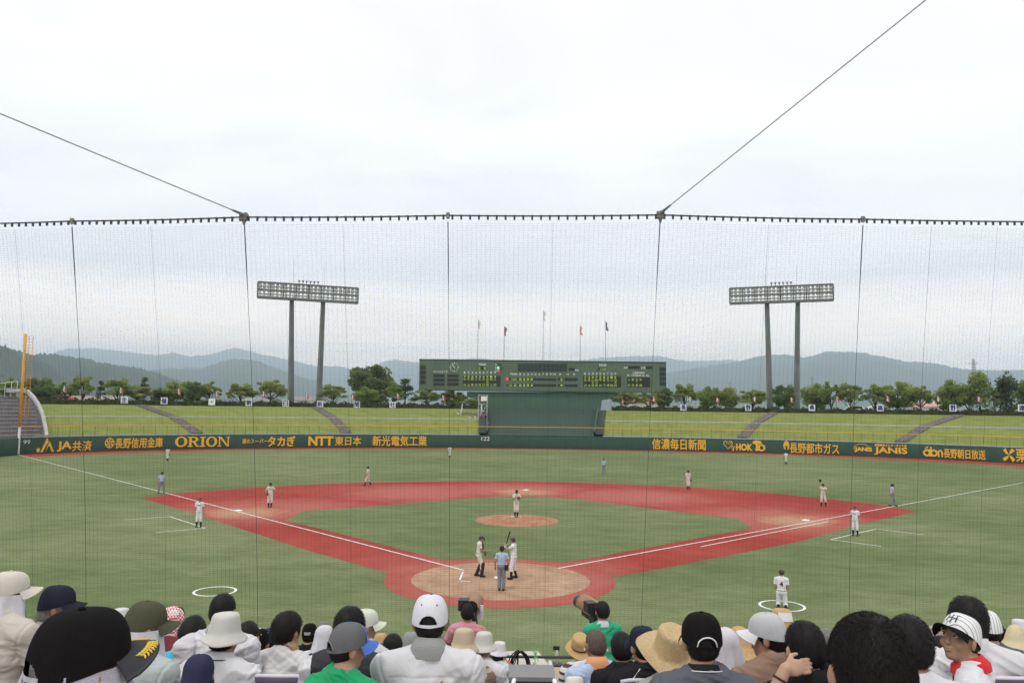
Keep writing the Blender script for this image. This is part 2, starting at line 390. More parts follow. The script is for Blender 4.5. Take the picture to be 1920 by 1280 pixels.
M_WHITE = mat('chalk', (.78, .78, .76), .9, .06, 3.0)
M_CONC = mat('concrete', (.40, .385, .37), .9, .15, 1.5, bump=.2, bscale=8)
M_CONCD = mat('dark_concrete', (.21, .185, .18), .95, .22, 2.5, bump=.2, bscale=8)

struct('ground', [(-9700, -6400, -.4), (9700, -6400, -.4), (9700, 11300, -.4), (-9700, 11300, -.4)], [(0, 1, 2, 3)],
       layered('far_ground', (.10, .12, .06), (.2, .2, .15), .02))
from mathutils.geometry import tessellate_polygon
def poly(pts, z):
    V = [(p[0], p[1], z) for p in pts]; T = tessellate_polygon([[Vector(v) for v in V]])
    T = [t if ((V[t[1]][0] - V[t[0]][0]) * (V[t[2]][1] - V[t[0]][1]) - (V[t[1]][1] - V[t[0]][1]) * (V[t[2]][0] - V[t[0]][0])) > 0 else t[::-1] for t in T]
    return V, T
def smooth_closed(p, it=2):
    p = [np.asarray(q, float)[:2] for q in p]
    for _ in range(it):
        q = []
        for a, b in zip(p, p[1:] + p[:1]): q += [a * .75 + b * .25, a * .25 + b * .75]
        p = q
    return p
def smooth_open(p, it=3):
    p = [np.asarray(q, float)[:2] for q in p]
    for _ in range(it):
        q = [p[0]]
        for a, b in zip(p[:-1], p[1:]): q += [a * .75 + b * .25, a * .25 + b * .75]
        p = q + [p[-1]]
    return p
G = lambda L: [gnd(u, v)[:2] for u, v in L]
# outfield wall in plan: distance from home plate by bearing
WC = [-25.1317695, -0.89839438, 10.09964535, 6.45501536, 109.71440779]
def wall_r(t): return float(np.polyval(WC, t))
def wall_p(t, off=0.0): r = wall_r(t) + off; return np.array([r * math.sin(t), r * math.cos(t)])
T0, T1 = R_(-44.85), R_(48.5)
LP = wall_p(T0)                                          # foot of the left foul pole
WT = np.linspace(T0, T1, 160)
turf = [(-118, -46), (130, -46), (130, 70)] + [tuple(wall_p(t, .2)) for t in WT[::-1]] + [(-72.5, 64), (-118, 30)]
V, F = poly(turf, 0.0); struct('turf_field', V, F, M_TURF)

outer = smooth_open(G([(266, 934), (330, 924), (397, 919), (465, 914.5), (586, 907.5), (670, 904.5), (760, 903), (837, 902), (942, 901.7), (1030, 902.6), (1120, 905), (1234, 910), (1320, 914.5), (1404, 920), (1480, 927.5), (1550, 935), (1620, 942), (1664, 948), (1720, 958.7)]))
home_r = [(math.sin(a) * 4.93 + .05, -math.cos(a) * 4.93 + .1) for a in np.linspace(-1.62, 1.62, 60)]
left_b = G([(726, 1073), (585.6, 1034), (467.5, 996), (360.6, 961)])
right_b = G([(1146, 1081), (1200, 1072.5), (1334, 1047), (1491.7, 1016.5), (1617, 981)])
red = outer + right_b[::-1] + home_r[::-1] + left_b
V, F = poly(red, .004); V2, F2 = poly([(math.sin(a) * 4.93 + .05, -math.cos(a) * 4.93 + .1) for a in np.linspace(0, 2 * math.pi, 90)[:-1]], .006)
struct('red_infield', V + V2, F + [tuple(i + len(V) for i in f) for f in F2], M_RED)
ig = smooth_open(G([(568.8, 957.6), (680, 950.4), (760, 943.5), (837, 937.3), (890, 933), (942, 930.5), (985, 930), (1021, 931), (1060, 934), (1117, 940), (1180, 948), (1234, 954.6), (1320, 965), (1381, 971)]), 2)
ig += G([(1410, 989.6), (1310, 1008.5), (1200, 1029), (1130, 1042), (1056, 1054.5)])
ig += smooth_open(G([(1056, 1054.5), (1015, 1050.5), (971, 1047.5), (942, 1046.8), (890, 1047.5), (837, 1050)]), 2)
ig += G([(836.5, 1050), (754, 1030.5), (680, 1011), (600, 991), (535, 975.8)])
V, F = poly(ig, .010); struct('infield_turf', V, F, M_TURF)
V, F = poly([(math.sin(a) * 3.82 + .08, -math.cos(a) * 3.66 + 0.0) for a in np.linspace(0, 2 * math.pi, 90)[:-1]], .012)
struct('home_plate_dirt', V, F, M_SAND)
V = []; F = []; BC = []
for L in ([(380, 955), (440, 950.5), (507, 948), (554.7, 954.7), (518, 970.8), (431, 977), (386, 968)],
          [(1410, 971), (1448, 964), (1509, 965), (1588, 974.8), (1564, 985.8), (1494.6, 993.7), (1433, 984)],
          [(907, 921), (954, 916), (1001, 915.5), (1062, 923), (1030, 929.6), (942, 929)]):
    cc = np.mean(G(L), 0); BC.append(cc); v, f = poly([cc + (p - cc) * .97 for p in smooth_closed(G(L), 2)], .012); F += [tuple(i + len(V) for i in q) for q in f]; V += v
M_BASED = layered('base_red', (.33, .055, .042), (.40, .10, .075), .10, (.84, .78, .76), .9); worn(M_BASED, BC, 1.2, 4.2, (.42, .24, .15), .92)
struct('base_dirt', V, F, M_BASED)
mc = np.array([0.05, 17.7]); V = []; F = []              # pitcher's mound: a low dome
for i in range(13):
    q = i / 12
    for k in range(72): a = 2 * math.pi * k / 72; V.append((mc[0] + math.cos(a) * 2.75 * q, mc[1] + math.sin(a) * 2.75 * q, .014 + .23 * (1 - q * q) ** 1.3))
for i in range(12):
    for k in range(72): F.append((i * 72 + k, (i + 1) * 72 + k, (i + 1) * 72 + (k + 1) % 72, i * 72 + (k + 1) % 72))
struct('pitchers_mound', V, F, M_MOUND, True)
def stripe(mb, a, b, w, z):
    a, b = np.asarray(a, float)[:2], np.asarray(b, float)[:2]; d = (b - a) / np.linalg.norm(b - a); n = np.array([-d[1], d[0]]) * w / 2
    mb.quad((*(a - n), z), (*(b - n), z), (*(b + n), z), (*(a + n), z))
mb = MB(); s2 = math.sqrt(.5); fr = wall_r(R_(45)) - .1
stripe(mb, (-1.7, 1.7), LP * .998, .10, .02); stripe(mb, (2.6, 2.6), (fr * s2, fr * s2), .10, .02)
stripe(mb, gnd(1313.7, 1025), gnd(1553, 977.7), .09, .02)
mb.build('foul_line', M_WHITE)['kind'] = 'structure'
mb = MB()
for L in ([(232.7, 974.4), (318.4, 968), (384.5, 989.6), (292.6, 998)], [(1732, 1002), (1643, 991.2), (1558, 1011), (1652, 1023.7)]):
    P = G(L)
    for a, b in zip(P[:-1], P[1:]): stripe(mb, a, b, .08, .008 if a[0] < 0 else .008)
for q in ([(868, 1072), (862, 1087)], [(864, 1089), (882, 1090)]): stripe(mb, gnd(*q[0]), gnd(*q[1]), .07, .018)
mb.build('coach_box_line', M_WHITE)['kind'] = 'structure'
for c, ra, rb in (((-11.0, -3.27), .83, .73), ((10.97, -3.42), .86, .76)):
    V = []; F = []
    for k in range(72):
        a = 2 * math.pi * k / 72
        for r in (rb, ra): V.append((c[0] + r * math.cos(a), c[1] + r * math.sin(a), .008))
    for k in range(72): k2 = (k + 1) % 72; F.append((2 * k, 2 * k + 1, 2 * k2 + 1, 2 * k2))
    struct('on_deck_circle', V, F, M_WHITE)
def base_bag(p, rot, label):
    o = thing('base', label, 'base', (p[0], p[1], .013), rot, 'white bases of the diamond')
    bm = MB(); z = [(.19, 0), (.19, .05), (.165, .075)]; 
    V = []
    for r, h in z: V += [(-r, -r, h), (r, -r, h), (r, r, h), (-r, r, h)]
    F = [(8, 9, 10, 11)] + [(4 * i + k, 4 * i + (k + 1) % 4, 4 * i + 4 + (k + 1) % 4, 4 * i + 4 + k) for i in (0, 1) for k in range(4)]
    mk('cushion', V, F, M_WHITE, o)
base_bag(gnd(447, 958), R_(45), 'white square base on dirt beside the left foul line')
base_bag(gnd(1510.6, 976), R_(45), 'white square base on dirt beside the right foul line')
base_bag(gnd(986, 919), R_(45), 'white square base on the dirt behind the pitcher')
o = mk('home_plate', [(-.216, .216, 0), (-.216, 0, 0), (0, -.216, 0), (.216, 0, 0), (.216, .216, 0), (-.2, .2, .03), (-.2, 0, .03), (0, -.2, .03), (.2, 0, .03), (.2, .2, .03)],
       [(5, 6, 7, 8, 9), (0, 1, 6, 5), (1, 2, 7, 6), (2, 3, 8, 7), (3, 4, 9, 8), (4, 0, 5, 9)], M_WHITE, loc=(.0, .22, .016)); tag(o, 'white five-sided home plate set in the sandy circle', 'home plate')
o = mk('pitchers_plate', *(lambda m: (m.v, m.f))(MB().box((0, 0, .02), (.31, .075, .02))), M_WHITE, loc=(.0, 17.75, .232)); tag(o, 'white slab at the top of the pitching mound', 'pitcher plate')
V = []; F = []                                           # red strip along the wall
for t in WT:
    w = 3.6 + (2.6 if t < 0 else 4.6) * max(0, (abs(t) - .2)) / .6
    for off in (-w, .1): V.append((*wall_p(t, off), .005))
F = grid_faces(len(WT), 2)[:, ::-1]; struct('warning_track', V, [tuple(q) for q in F], M_RED)

# ================================================================ outfield wall with its adverts
WH = 2.33
M_WALL = mat('green_padding', (.021, .056, .037), .75, .12, .8, bump=.1, bscale=3)
M_GOLD = mat('golden_paint', (.84, .49, .035), .7, .05, 2)
wall = thing('outfield_wall', 'curved dark green outfield wall painted with golden sponsor names', 'wall', (0, 0, 0))
V = []; ts = list(WT)
left_ext = [np.array([-71.2, 66.0]), np.array([-72.3, 58.0])]
pl = left_ext[::-1] + [wall_p(t) for t in ts]; pb = [p + np.array([-.45, 0]) for p in left_ext[::-1]] + [wall_p(t, .45) for t in ts]
for a, b in zip(pl, pb): V += [(*a, -.02), (*a, WH), (*b, WH), (*b, -.02)]
F = grid_faces(len(pl), 4)[:, ::-1]; mk('panel', V, F, M_WALL, wall)
mb = MB()
for k in range(2, len(pl) - 1, 1):                       # joints of the padding
    p = pl[k]; 
    if k % 2: mb.box((p[0], p[1], WH / 2), (.012, .012, WH / 2 - .01))
mb.build('padding_seam', mat('seam', (.011, .040, .025), .8), wall)
ss = np.linspace(T0, T1, 2000); WP = np.array([wall_p(t) for t in ss]); WS = np.concatenate([[0], np.cumsum(np.linalg.norm(np.diff(WP, axis=0), axis=1))])
def wall_at(u):                                          # bearing index of the wall where it is seen at image column u
    r = ray(u, 832); P = CAM[:2]; d = r[:2]; best = None
    s = np.cross(WP - P, d); k = np.where(np.diff(np.sign(s)) != 0)[0]; k = k[-1]; return WS[k] + (WS[k + 1] - WS[k]) * (s[k] / (s[k] - s[k + 1]))
def on_wall(V, proud=.03):
    s = V[:, 0]; x = np.interp(s, WS, WP[:, 0]); y = np.interp(s, WS, WP[:, 1]); r = np.hypot(x, y)
    return np.stack([x - x / r * proud, y - y / r * proud, V[:, 1]], 1)
def wz(u, v):                                            # height on the wall of an image point
    s = wall_at(u); p = np.array([np.interp(s, WS, WP[:, 0]), np.interp(s, WS, WP[:, 1]), 0]); d = depth(p)
    return float((at(u, v, d))[2])
def advert(parts, label, m=None):                        # parts: ('t', text, u0, v0, u1, v1, bold) or ('s', [(polygon in unit box)], u0, v0, u1, v1)
    VV = []; FF = []
    for q, p in enumerate(parts):
        kind, dat, u0, v0, u1, v1 = p[:6]
        s0, s1 = wall_at(u0), wall_at(u1); um = (u0 + u1) / 2; z1, z0 = wz(um, v0), wz(um, v1)
        if kind == 't': v, f = fit_text(dat, s0, s1, z0, z1, p[6] if len(p) > 6 else .02)
        else:
            v = []; f = []
            for li, pg in enumerate(dat):
                if pg[0] == 'ring':                       # centre, outer radii, inner radii, arc
                    _, c, ro, ri, a0, a1 = pg; n = 40; b = len(v)
                    for k in range(n + 1):
                        a = R_(a0 + (a1 - a0) * k / n)
                        v.append((s0 + (c[0] + ro[0] * math.cos(a)) * (s1 - s0), z0 + (c[1] + ro[1] * math.sin(a)) * (z1 - z0)))
                        v.append((s0 + (c[0] + ri[0] * math.cos(a)) * (s1 - s0), z0 + (c[1] + ri[1] * math.sin(a)) * (z1 - z0)))
                    f += [(b + 2 * k, b + 2 * k + 2, b + 2 * k + 3, b + 2 * k + 1) for k in range(n)]
                else:
                    b = len(v); v += [(s0 + x * (s1 - s0), z0 + y * (z1 - z0)) for x, y in pg]
                    tt = tessellate_polygon([[Vector((x, y, 0)) for x, y in pg]]); f += [tuple(b + i for i in t) for t in tt]
            v = np.array(v)
        if kind == 't' and ord(max(dat)) > 255:           # heavier strokes for the ideographs
            w = (p[6] if len(p) > 6 else .02) * .95
            for e, (dx, dy) in enumerate(((-w, 0), (w, 0), (0, w), (0, -w))):
                b = sum(len(x) for x in VV); VV.append(on_wall(np.asarray(v) + [dx, dy], .046 + .003 * e)); FF += [tuple(i + b for i in x) for x in f]
        b = sum(len(x) for x in VV); VV.append(on_wall(np.asarray(v), .03 + .003 * q)); FF += [tuple(i + b for i in x) for x in f]
    o = mk('advert', np.concatenate(VV), FF, m or M_GOLD, wall, label=label); return o
disc = lambda c, r: ('ring', c, r, (0.0, 0.0), 0, 360)
advert([('s', [disc((.10, .16), (.10, .16)), [(.22, 0), (.36, 0), (.66, .75), (.60, 1), (.55, 1)], [(.52, .0), (.66, .42), (.74, .42), (.86, 0), (1, 0), (.72, .78), (.66, .62)]], 69, 821, 102, 847),
        ('t', 'JA', 107, 827, 135, 846, .035), ('t', '共済', 136, 826, 172, 845, .025)], 'golden triangle emblem and the lettering JA 共済')
fan = [('ring', (.5, .5), (.5, .5), (.41, .41), 0, 360)] + [[(.5, .5), (.5 + .45 * math.cos(a - .28), .5 + .45 * math.sin(a - .28)), (.5 + .46 * math.cos(a), .5 + .46 * math.sin(a)), (.5 + .3 * math.cos(a + .28), .5 + .3 * math.sin(a + .28))] for a in np.arange(6) * math.pi / 3 + .5]
advert([('s', fan, 196.5, 820.5, 214.5, 839.5), ('t', '長野信用金庫', 216, 820.5, 305, 839, .03)], 'golden wheel emblem and the lettering 長野信用金庫')
Oq = [('ring', (.5, .5), (.5, .5), (.27, .38), 0, 360)]
sb = lambda x0, y0, x1, y1: [(x0, y0), (x1, y0), (x1, y1), (x0, y1)]
Rq = [sb(.0, 0, .42, .1), sb(0, .9, .5, 1), sb(.12, .1, .32, .9), ('ring', (.5, .74), (.38, .26), (.17, .16), -90, 90), sb(.32, .9, .5, 1), sb(.32, .48, .5, .58), [(.42, .48), (.62, .50), (.86, .1), (1, .1), (1, 0), (.72, 0)]]
Iq = [sb(0, 0, 1, .1), sb(0, .9, 1, 1), sb(.28, .1, .72, .9)]
Nq = [sb(0, 0, .3, .09), sb(0, .91, .3, 1), sb(.1, .09, .2, .91), sb(.70, .91, 1, 1), sb(.80, .0, .9, .91), [(.1, .98), (.3, .98), (.9, .0), (.76, .0)]]
advert([('s', Oq, 328, 818, 351, 837.5), ('s', Rq, 352, 818.5, 374, 837), ('s', Iq, 375, 818.5, 385, 837), ('s', Oq, 386, 818, 407, 837), ('s', Nq, 408, 818, 431, 836.5)], 'golden slab-serif lettering ORION')
advert([('t', '酒のスーパー', 454, 822.5, 501, 831, .02), ('t', 'タカぎ', 502, 817.5, 553, 836, .06)], 'golden lettering 酒のスーパー タカぎ')
advert([('t', 'NTT', 578, 817.5, 625, 835, .04), ('t', '東日本', 628, 818, 677, 834.5, .025)], 'golden lettering NTT 東日本')
advert([('t', '新光電気工業', 698.5, 817, 800, 835.5, .03)], 'golden lettering 新光電気工業')
advert([('t', '信濃毎日新聞', 1223, 822.5, 1323, 842.5, .03)], 'golden lettering 信濃毎日新聞')
hk = []
for k in range(24):                                      # heart outline
    a, b = 2 * math.pi * k / 24, 2 * math.pi * (k + 1) / 24
    hx = lambda t, s: (.40 + s * .38 * math.sin(t) ** 3, .58 + s * (.0265 * (13 * math.cos(t) - 5 * math.cos(2 * t) - 2 * math.cos(3 * t) - math.cos(4 * t))))
    hk.append([hx(a, 1), hx(b, 1), hx(b, .84), hx(a, .84)])
hk += [[(.25, .62), (.30, .62), (.34, .78), (.29, .78)], [(.42, .60), (.47, .60), (.49, .74), (.44, .74)], [(.55, .62), (.59, .62), (.61, .76), (.57, .76)], ('ring', (.82, .28), (.16, .17), (.11, .11), 0, 200), [(.76, .02), (.86, .02), (.88, .28), (.78, .28)]]
mush = [('ring', (.5, .74), (.5, .26), (0, 0), 0, 180), ('ring', (.5, .74), (.5, .12), (0, 0), 180, 360), [(.36, .64), (.64, .64), (.62, .28), (.74, .1), (.6, 0), (.4, 0), (.26, .1), (.38, .28)]]
advert([('s', hk, 1356, 824, 1379, 845), ('t', 'HOK', 1380, 831.5, 1411, 844.5, .05), ('s', mush, 1411, 825, 1428, 845), ('s', [('ring', (.5, .5), (.5, .5), (.26, .28), 0, 360)], 1421, 832.5, 1435, 845.5)], 'golden outlined heart and the lettering HOKTO with a mushroom in it')
flame = [('ring', (.5, .55), (.5, .45), (.26, .2), -60, 240), disc((.5, .72), (.3, .2))]
advert([('s', flame, 1469, 826, 1480, 846.5), ('t', '長野都市ガス', 1481, 830.5, 1573, 850, .025)], 'golden flame emblem and the lettering 長野都市ガス')
advert([('t', 'JANIS', 1602, 838, 1635, 847.5, .05), ('s', [('ring', (.52, .5), (.5, .5), (.47, .45), -10, 205)], 1600, 831.5, 1630, 849), ('t', '長野県のインターネットは', 1640, 832.5, 1700, 837, .03), ('t', 'JANIS', 1639, 838, 1701, 853, .03)], 'golden emblem with the lettering JANIS twice and small writing above')
advert([('s', [('ring', (.2, .36), (.19, .36), (.10, .18), 0, 360), [(.3, 0), (.4, 0), (.4, .75), (.3, .75)], ('ring', (.56, .36), (.19, .36), (.10, .18), 0, 360), [(.37, 0), (.45, 0), (.45, .98), (.37, .98)], [(.08, .74), (.2, .8), (.3, 1), (.22, 1)], ('ring', (.88, .36), (.13, .36), (.05, .22), 0, 180), [(.75, 0), (.83, 0), (.83, .6), (.75, .6)], [(.93, 0), (1.01, 0), (1.01, .36), (.93, .36)]], 1730, 837, 1767, 855.5), ('t', '長野朝日放送', 1769, 842, 1847, 859.5, .025)], 'golden rounded lettering abn and 長野朝日放送')
pin = []
for a in (.9, 2.3, 3.9, 5.5): pin.append([(.5, .5), (.5 + .62 * math.cos(a - .30), .5 + .62 * math.sin(a - .30)), (.5 + .62 * math.cos(a + .2), .5 + .62 * math.sin(a + .2)), (.5 + .3 * math.cos(a + .45), .5 + .3 * math.sin(a + .45))])
advert([('s', pin, 1880, 841, 1902, 864.5), ('t', '栗', 1904, 842, 1926, 866, .03)], 'golden pinwheel emblem and the lettering 栗')
M_SIGNW = mat('white_paint', (.8, .8, .78), .6)
advert([('t', '99', 43.5, 824.5, 56.5, 832, .0)], 'white number 99', M_SIGNW)
advert([('t', '122', 902.5, 818.5, 918, 825.5, .005)], 'white number 122', M_SIGNW)
M_CAPW = mat('wall_coping', (.46, .45, .45), .8, .1, 2)

# ================================================================ grass bank behind the wall
M_BANK = mat('bank_grass', (.150, .188, .042), .95, col2=(.225, .25, .075), scale=.45, det=7, bump=.5, bscale=12, spec=.08)
def sheet(name, t0, t1, prof, m, n=80):
    V = []; ts = np.linspace(t0, t1, n)
    for t in ts:
        for off, z in prof: V.append((*wall_p(t, off), z))
    return struct(name, V, [tuple(q) for q in grid_faces(n, len(prof))[:, ::-1]], m)
def plan_off(u, v, off):                                 # depth of the curve `off` metres behind the wall, seen at (u, v)
    r = ray(u, v)[:2]; W = np.array([wall_p(t, off) for t in np.linspace(R_(-60), R_(60), 500)]); c = np.cross(W - CAM[:2], r); k = np.where(np.diff(np.sign(c)) != 0)[0][-1]
    q = c[k] / (c[k] - c[k + 1]); p = W[k] * (1 - q) + W[k + 1] * q; return depth((p[0], p[1], CZ))
def th_at(u):
    s = wall_at(u); return float(np.interp(s, WS, ss))
tA, tB = th_at(912), th_at(1116)                         # the dark recess under the scoreboard
BANK = [(.9, 2.45), (9.0, 4.95), (9.0, 5.15), (10.2, 5.2), (20.0, 7.05)]
for t0, t1 in ((T0 - .02, tA - .012), (tB + .012, R_(52))):
    sheet('wall_coping', t0, t1, [(.455, 2.2), (.455, 2.5), (.9, 2.5), (.9, 2.3)], M_CAPW)
    sheet('grass_bank', t0, t1, [(.85, 2.42), (9.0, 4.95)], M_BANK)
    sheet('bank_path', t0, t1, [(9.0, 4.9), (9.0, 5.17), (10.2, 5.2)], M_CONC)
    sheet('grass_bank', t0, t1, [(10.2, 5.17), (20.0, 7.02), (23.0, 7.05)], M_BANK)
sheet('plateau', R_(-75), R_(75), [(20.5, 6.6), (23, 7.04), (70, 7.0), (110, -.3)], mat('plateau_soil', (.12, .12, .07), .95, .3, .2))
def bank_z(off): return float(np.interp(off, [.9, 9, 9.001, 10.2, 20], [2.45, 4.97, 5.17, 5.2, 7.05]))
M_STAIR = mat('stair_concrete', (.23, .205, .20), .95, .35, 1.8, bump=.3, bscale=6)
for ub, ut in (((372, 814), (263, 760)), ((651, 814), (590, 766)), ((1390, 822), (1452, 771)), ((1685, 828), (1800, 775))):
    tb = th_at(ub[0]);
    # bearing at the top found so that the flight lands where it is seen
    p = CAM + ray(*ut) * 100; best = min(np.linspace(tb - .16, tb + .16, 161), key=lambda t: abs(float(((np.array([*wall_p(t, 20), 7.05]) - CAM) @ RT) / ((np.array([*wall_p(t, 20), 7.05]) - CAM) @ FW)) - (ut[0] - 960) / FPX))
    V = []; F = []; n = 30
    for i in range(n):
        for e in (0, 1):
            q = (i + e) / n; off = .9 + q * 19.3; t = tb + (best - tb) * q; z = bank_z(min(off, .9 + (i + 1) / n * 19.3)) + .10
            c = wall_p(t, off); tt = np.array([math.cos(t), -math.sin(t)]) * .95
            zz = bank_z(.9 + (i + .5) / n * 19.3) + .10
            V += [(*(c - tt), zz), (*(c + tt), zz)]
    m = len(V) // 2
    F = [(2 * k, 2 * k + 1, 2 * k + 3, 2 * k + 2) for k in range(m - 1)]
    struct('bank_stairs', V, F, M_STAIR)
# fence with yellow top rail
fence = thing('outfield_fence', 'low wire fence with yellow top rail along the outfield wall', 'fence')
RZ = 3.9; mb = MB(); mb.tube([(*wall_p(t, .25), RZ) for t in np.linspace(T0, T1, 120)], .055, 6)
mb.build('rail', mat('yellow_rail', (.72, .36, .04), .55), fence, True)
M_POST = mat('dark_post', (.06, .075, .05), .6)
ts = np.interp(np.arange(0, WS[-1], 1.76), WS, ss); post = None
for t in ts:
    x, y = wall_p(t, .25)
    if post is None: mb = MB(); mb.tube([(0, 0, WH - .02), (0, 0, RZ - .05)], .022, 5); post = mb.build('post', M_POST, fence); c = post
    else: c = post.copy(); COL.objects.link(c)
    c.location = (x, y, 0)
mb = MB()                                                # wires of the mesh
for z in (2.7, 3.1, 3.5): mb.tube([(*wall_p(t, .25), z) for t in np.linspace(T0, T1, 110)], .006, 3)
mb.build('wire', M_POST, fence)

# foul pole
fp = thing('foul_pole', 'tall orange-yellow foul pole with ladder mesh at the wall corner', 'foul pole', (LP[0], LP[1], 0))
M_YEL = mat('pole_yellow', (.70, .33, .03), .5, .08, 1)
mb = MB(); mb.tube([(0, -.1, 3.9), (0, -.1, 16.9)], .19, 12); mb.build('pole', M_YEL, fp, True)
mb = MB(); mb.box((0, -.06, 2.0), (.14, .1, 1.9)); mb.build('lower_pole', M_SIGNW, fp)
mb = MB(); dv = np.array([.80, .60, 0]) * .95
for z in np.arange(5.3, 16.8, .42): mb.tube([np.array([0, -.1, z]), np.array([0, -.1, z]) + dv], .022, 4)
for q in (.5, 1.0): mb.tube([np.array([0, -.1, 5.3]) + dv * q, np.array([0, -.1, 16.7]) + dv * q], .03, 4)
mb.build('ladder_mesh', M_YEL, fp)

# left bleachers
bl = thing('bleachers', 'grey concrete seating steps beside the left foul pole', 'bleachers')
M_BLEACH = mat('bleacher_concrete', (.20, .18, .185), .95, .25, 1.0)
rad = wall_p(T0, 1) - wall_p(T0, 0); tanl = np.array([-math.cos(T0), math.sin(T0)]); BM = np.array([[tanl[0], rad[0], 0], [tanl[1], rad[1], 0], [0, 0, 1.0]])
mb = MB(); mb2 = MB(); M_BE = mat('bench_grey', (.40, .36, .38), .8)
for i in range(11):
    zt = 2.6 + .54 * i; off = .8 + i * 1.1
    for te in np.arange(T0 - .01, T0 + .09, .0005):       # each row runs up to the foot of the parapet
        uu, vv = proj((*wall_p(te, off), zt))
        if uu > np.interp(-vv, [-815, -800, -788, -773, -757, -743], [84, 82, 79.5, 76, 69.5, 60]): break
    s = wall_p(te, off); tl = wall_p(T0 - .06, off) - wall_p(T0 + .02, off); tl /= np.linalg.norm(tl); nr = np.array([tl[1], -tl[0]]); BM = np.array([[tl[0], nr[0], 0], [tl[1], nr[1], 0], [0, 0, 1.0]]); c = s + tl * 21
    mb.box((*(c + nr * .55), zt / 2 + .2), (21, .55, zt / 2 - .2), BM)
    mb2.box((*(c + nr * .3 + tl * .3), zt + .16), (20.6, .17, .05), BM)
mb.build('seating_step', M_BLEACH, bl); mb2.build('bench_edge', M_BE, bl)
V = []; PP = [(84.5, 815), (82.5, 800), (80, 788), (76.5, 773), (70, 757), (61, 743), (50, 731), (38, 728), (12, 729)]
for i, (u, v) in enumerate(PP):
    d = depth((*wall_p(T0, .4 + 13 * min(i, 6) / 6), 0)) - max(0, i - 6) * .4
    a = at(u, v, d); b = a - np.array([*(tanl * .22), 0]) + np.array([.1, .2, 0]); V += [(*a[:2], a[2] - .5), a, b, (*b[:2], b[2] - .6)]
mk('parapet', V, [tuple(q) for q in grid_faces(len(PP), 4)[:, ::-1]], mat('pale_parapet', (.42, .40, .40), .85, .15, 1), bl)
mb = MB()
gr = [at(u, v, depth((*wall_p(T0, 13.5), 0))) for u, v in ((33, 714.5), (22, 716), (10, 717.5), (-4, 719))]
mb.tube(gr, .05, 5); mb.tube([p - np.array([0, 0, .9]) for p in gr], .03, 5)
for p in gr: mb.tube([p, p - np.array([0, 0, 2.2])], .05, 5)
mb.build('guard_rail', mat('rail_white', (.6, .6, .6), .5), bl)
# ================================================================ scoreboard
M_SB = mat('scoreboard_green', (.105, .150, .100), .7, .10, .35)
M_SBD = mat('display_dark', (.020, .026, .024), .4, .15, .6)
M_EYE = mat('screen_green', (.078, .136, .098), .8, .06, .4)
M_EYED = mat('recess_green', (.034, .060, .045), .85, .08, .4)
M_LED = emis('led_green', (.40, .56, .06), .28)
SD = 169.0
def sbp(u, v): return at(u, v, SD)
O = sbp(1017.5, 733); sb = thing('scoreboard', 'wide dark green electronic scoreboard on a green base beyond centre field', 'scoreboard', O)
SX = RT.copy(); SX[2] = 0; SX /= np.linalg.norm(SX); SY = np.array([-SX[1], SX[0], 0])      # along the board, away from us
def sl(u, v): d = sbp(u, v) - O; return float(d @ SX), float(d[2])
def sblocal(x, z, y=0.0): return SX * x + SY * y + np.array([0, 0, z])
def sbox(mb, x0, z0, x1, z1, y0, y1):
    c = sblocal((x0 + x1) / 2, (z0 + z1) / 2, (y0 + y1) / 2); mb.box(c, (abs(x1 - x0) / 2, abs(y1 - y0) / 2, abs(z1 - z0) / 2), np.stack([SX, SY, [0, 0, 1]], 1))
XL, _ = sl(785.5, 700); XR, _ = sl(1249.5, 700); ZT = (sl(785, 675)[1] + sl(1249, 678)[1]) / 2 + .05
mb = MB(); sbox(mb, XL, 0, XR, ZT, 0, 2.2); mb.build('board', M_SB, sb)
mb = MB(); sbox(mb, XL - .08, ZT - .06, XR + .08, ZT + .10, -.12, 2.3); sbox(mb, XL - .08, -.1, XR + .08, .06, -.12, 2.3); mb.build('board_trim', mat('trim_green', (.055, .09, .06), .7), sb)
# base: neck and body, one flat screen 0.5 m behind the board's face
nk = [sl(875.5, 734), sl(1160, 734), sl(1160, 745), sl(1129, 750), sl(1126, 768), sl(905, 768), sl(903, 752), sl(875.5, 744)]
nk = [(x, min(z, -.02)) for x, z in nk]; V = []
for y in (.5, 3.0): V += [sblocal(x, z, y) for x, z in nk]
k = len(nk); F = [tuple(range(k))[::-1], tuple(range(k, 2 * k))] + [(i, (i + 1) % k, k + (i + 1) % k, k + i) for i in range(k)]
mk('base_screen', V, F, M_EYE, sb)
for x0 in np.linspace(nk[5][0], nk[4][0], 12)[1:-1]: mb = MB(); sbox(mb, x0 - .03, nk[4][1], x0 + .03, -.25, .46, .52); mb.build('screen_seam', mat('seam_green', (.045, .095, .077), .8), sb)
def rect(mb, u0, v0, u1, v1, y=-.03):
    x0, z1 = sl(u0, v0); x1, z0 = sl(u1, v1); sbox(mb, x0, z0, x1, z1, y, y + .1)
def disp(rects, name='display', m=None, y=-.03):
    mb = MB(); [rect(mb, *r, y) for r in rects]; return mb.build(name, m or M_SBD, sb)
disp([(784.5 + 3, 684.5 + 10 * 0 + 9.2 * k, 798, 684.5 + 9.2 * k + 8.2) for k in range(4)]); disp([(1237, 688 + 9 * k, 1249, 688 + 9 * k + 8) for k in range(4)])
disp([(812, 701 + 8 * k, 833.5, 707.3 + 8 * k) for k in range(3)]); disp([(838.5, 701 + 8 * k, 860, 707.3 + 8 * k) for k in range(3)])
disp([(868, 703.5, 938.5, 724.5)]); disp([(895.5, 687, 912, 693.5)])
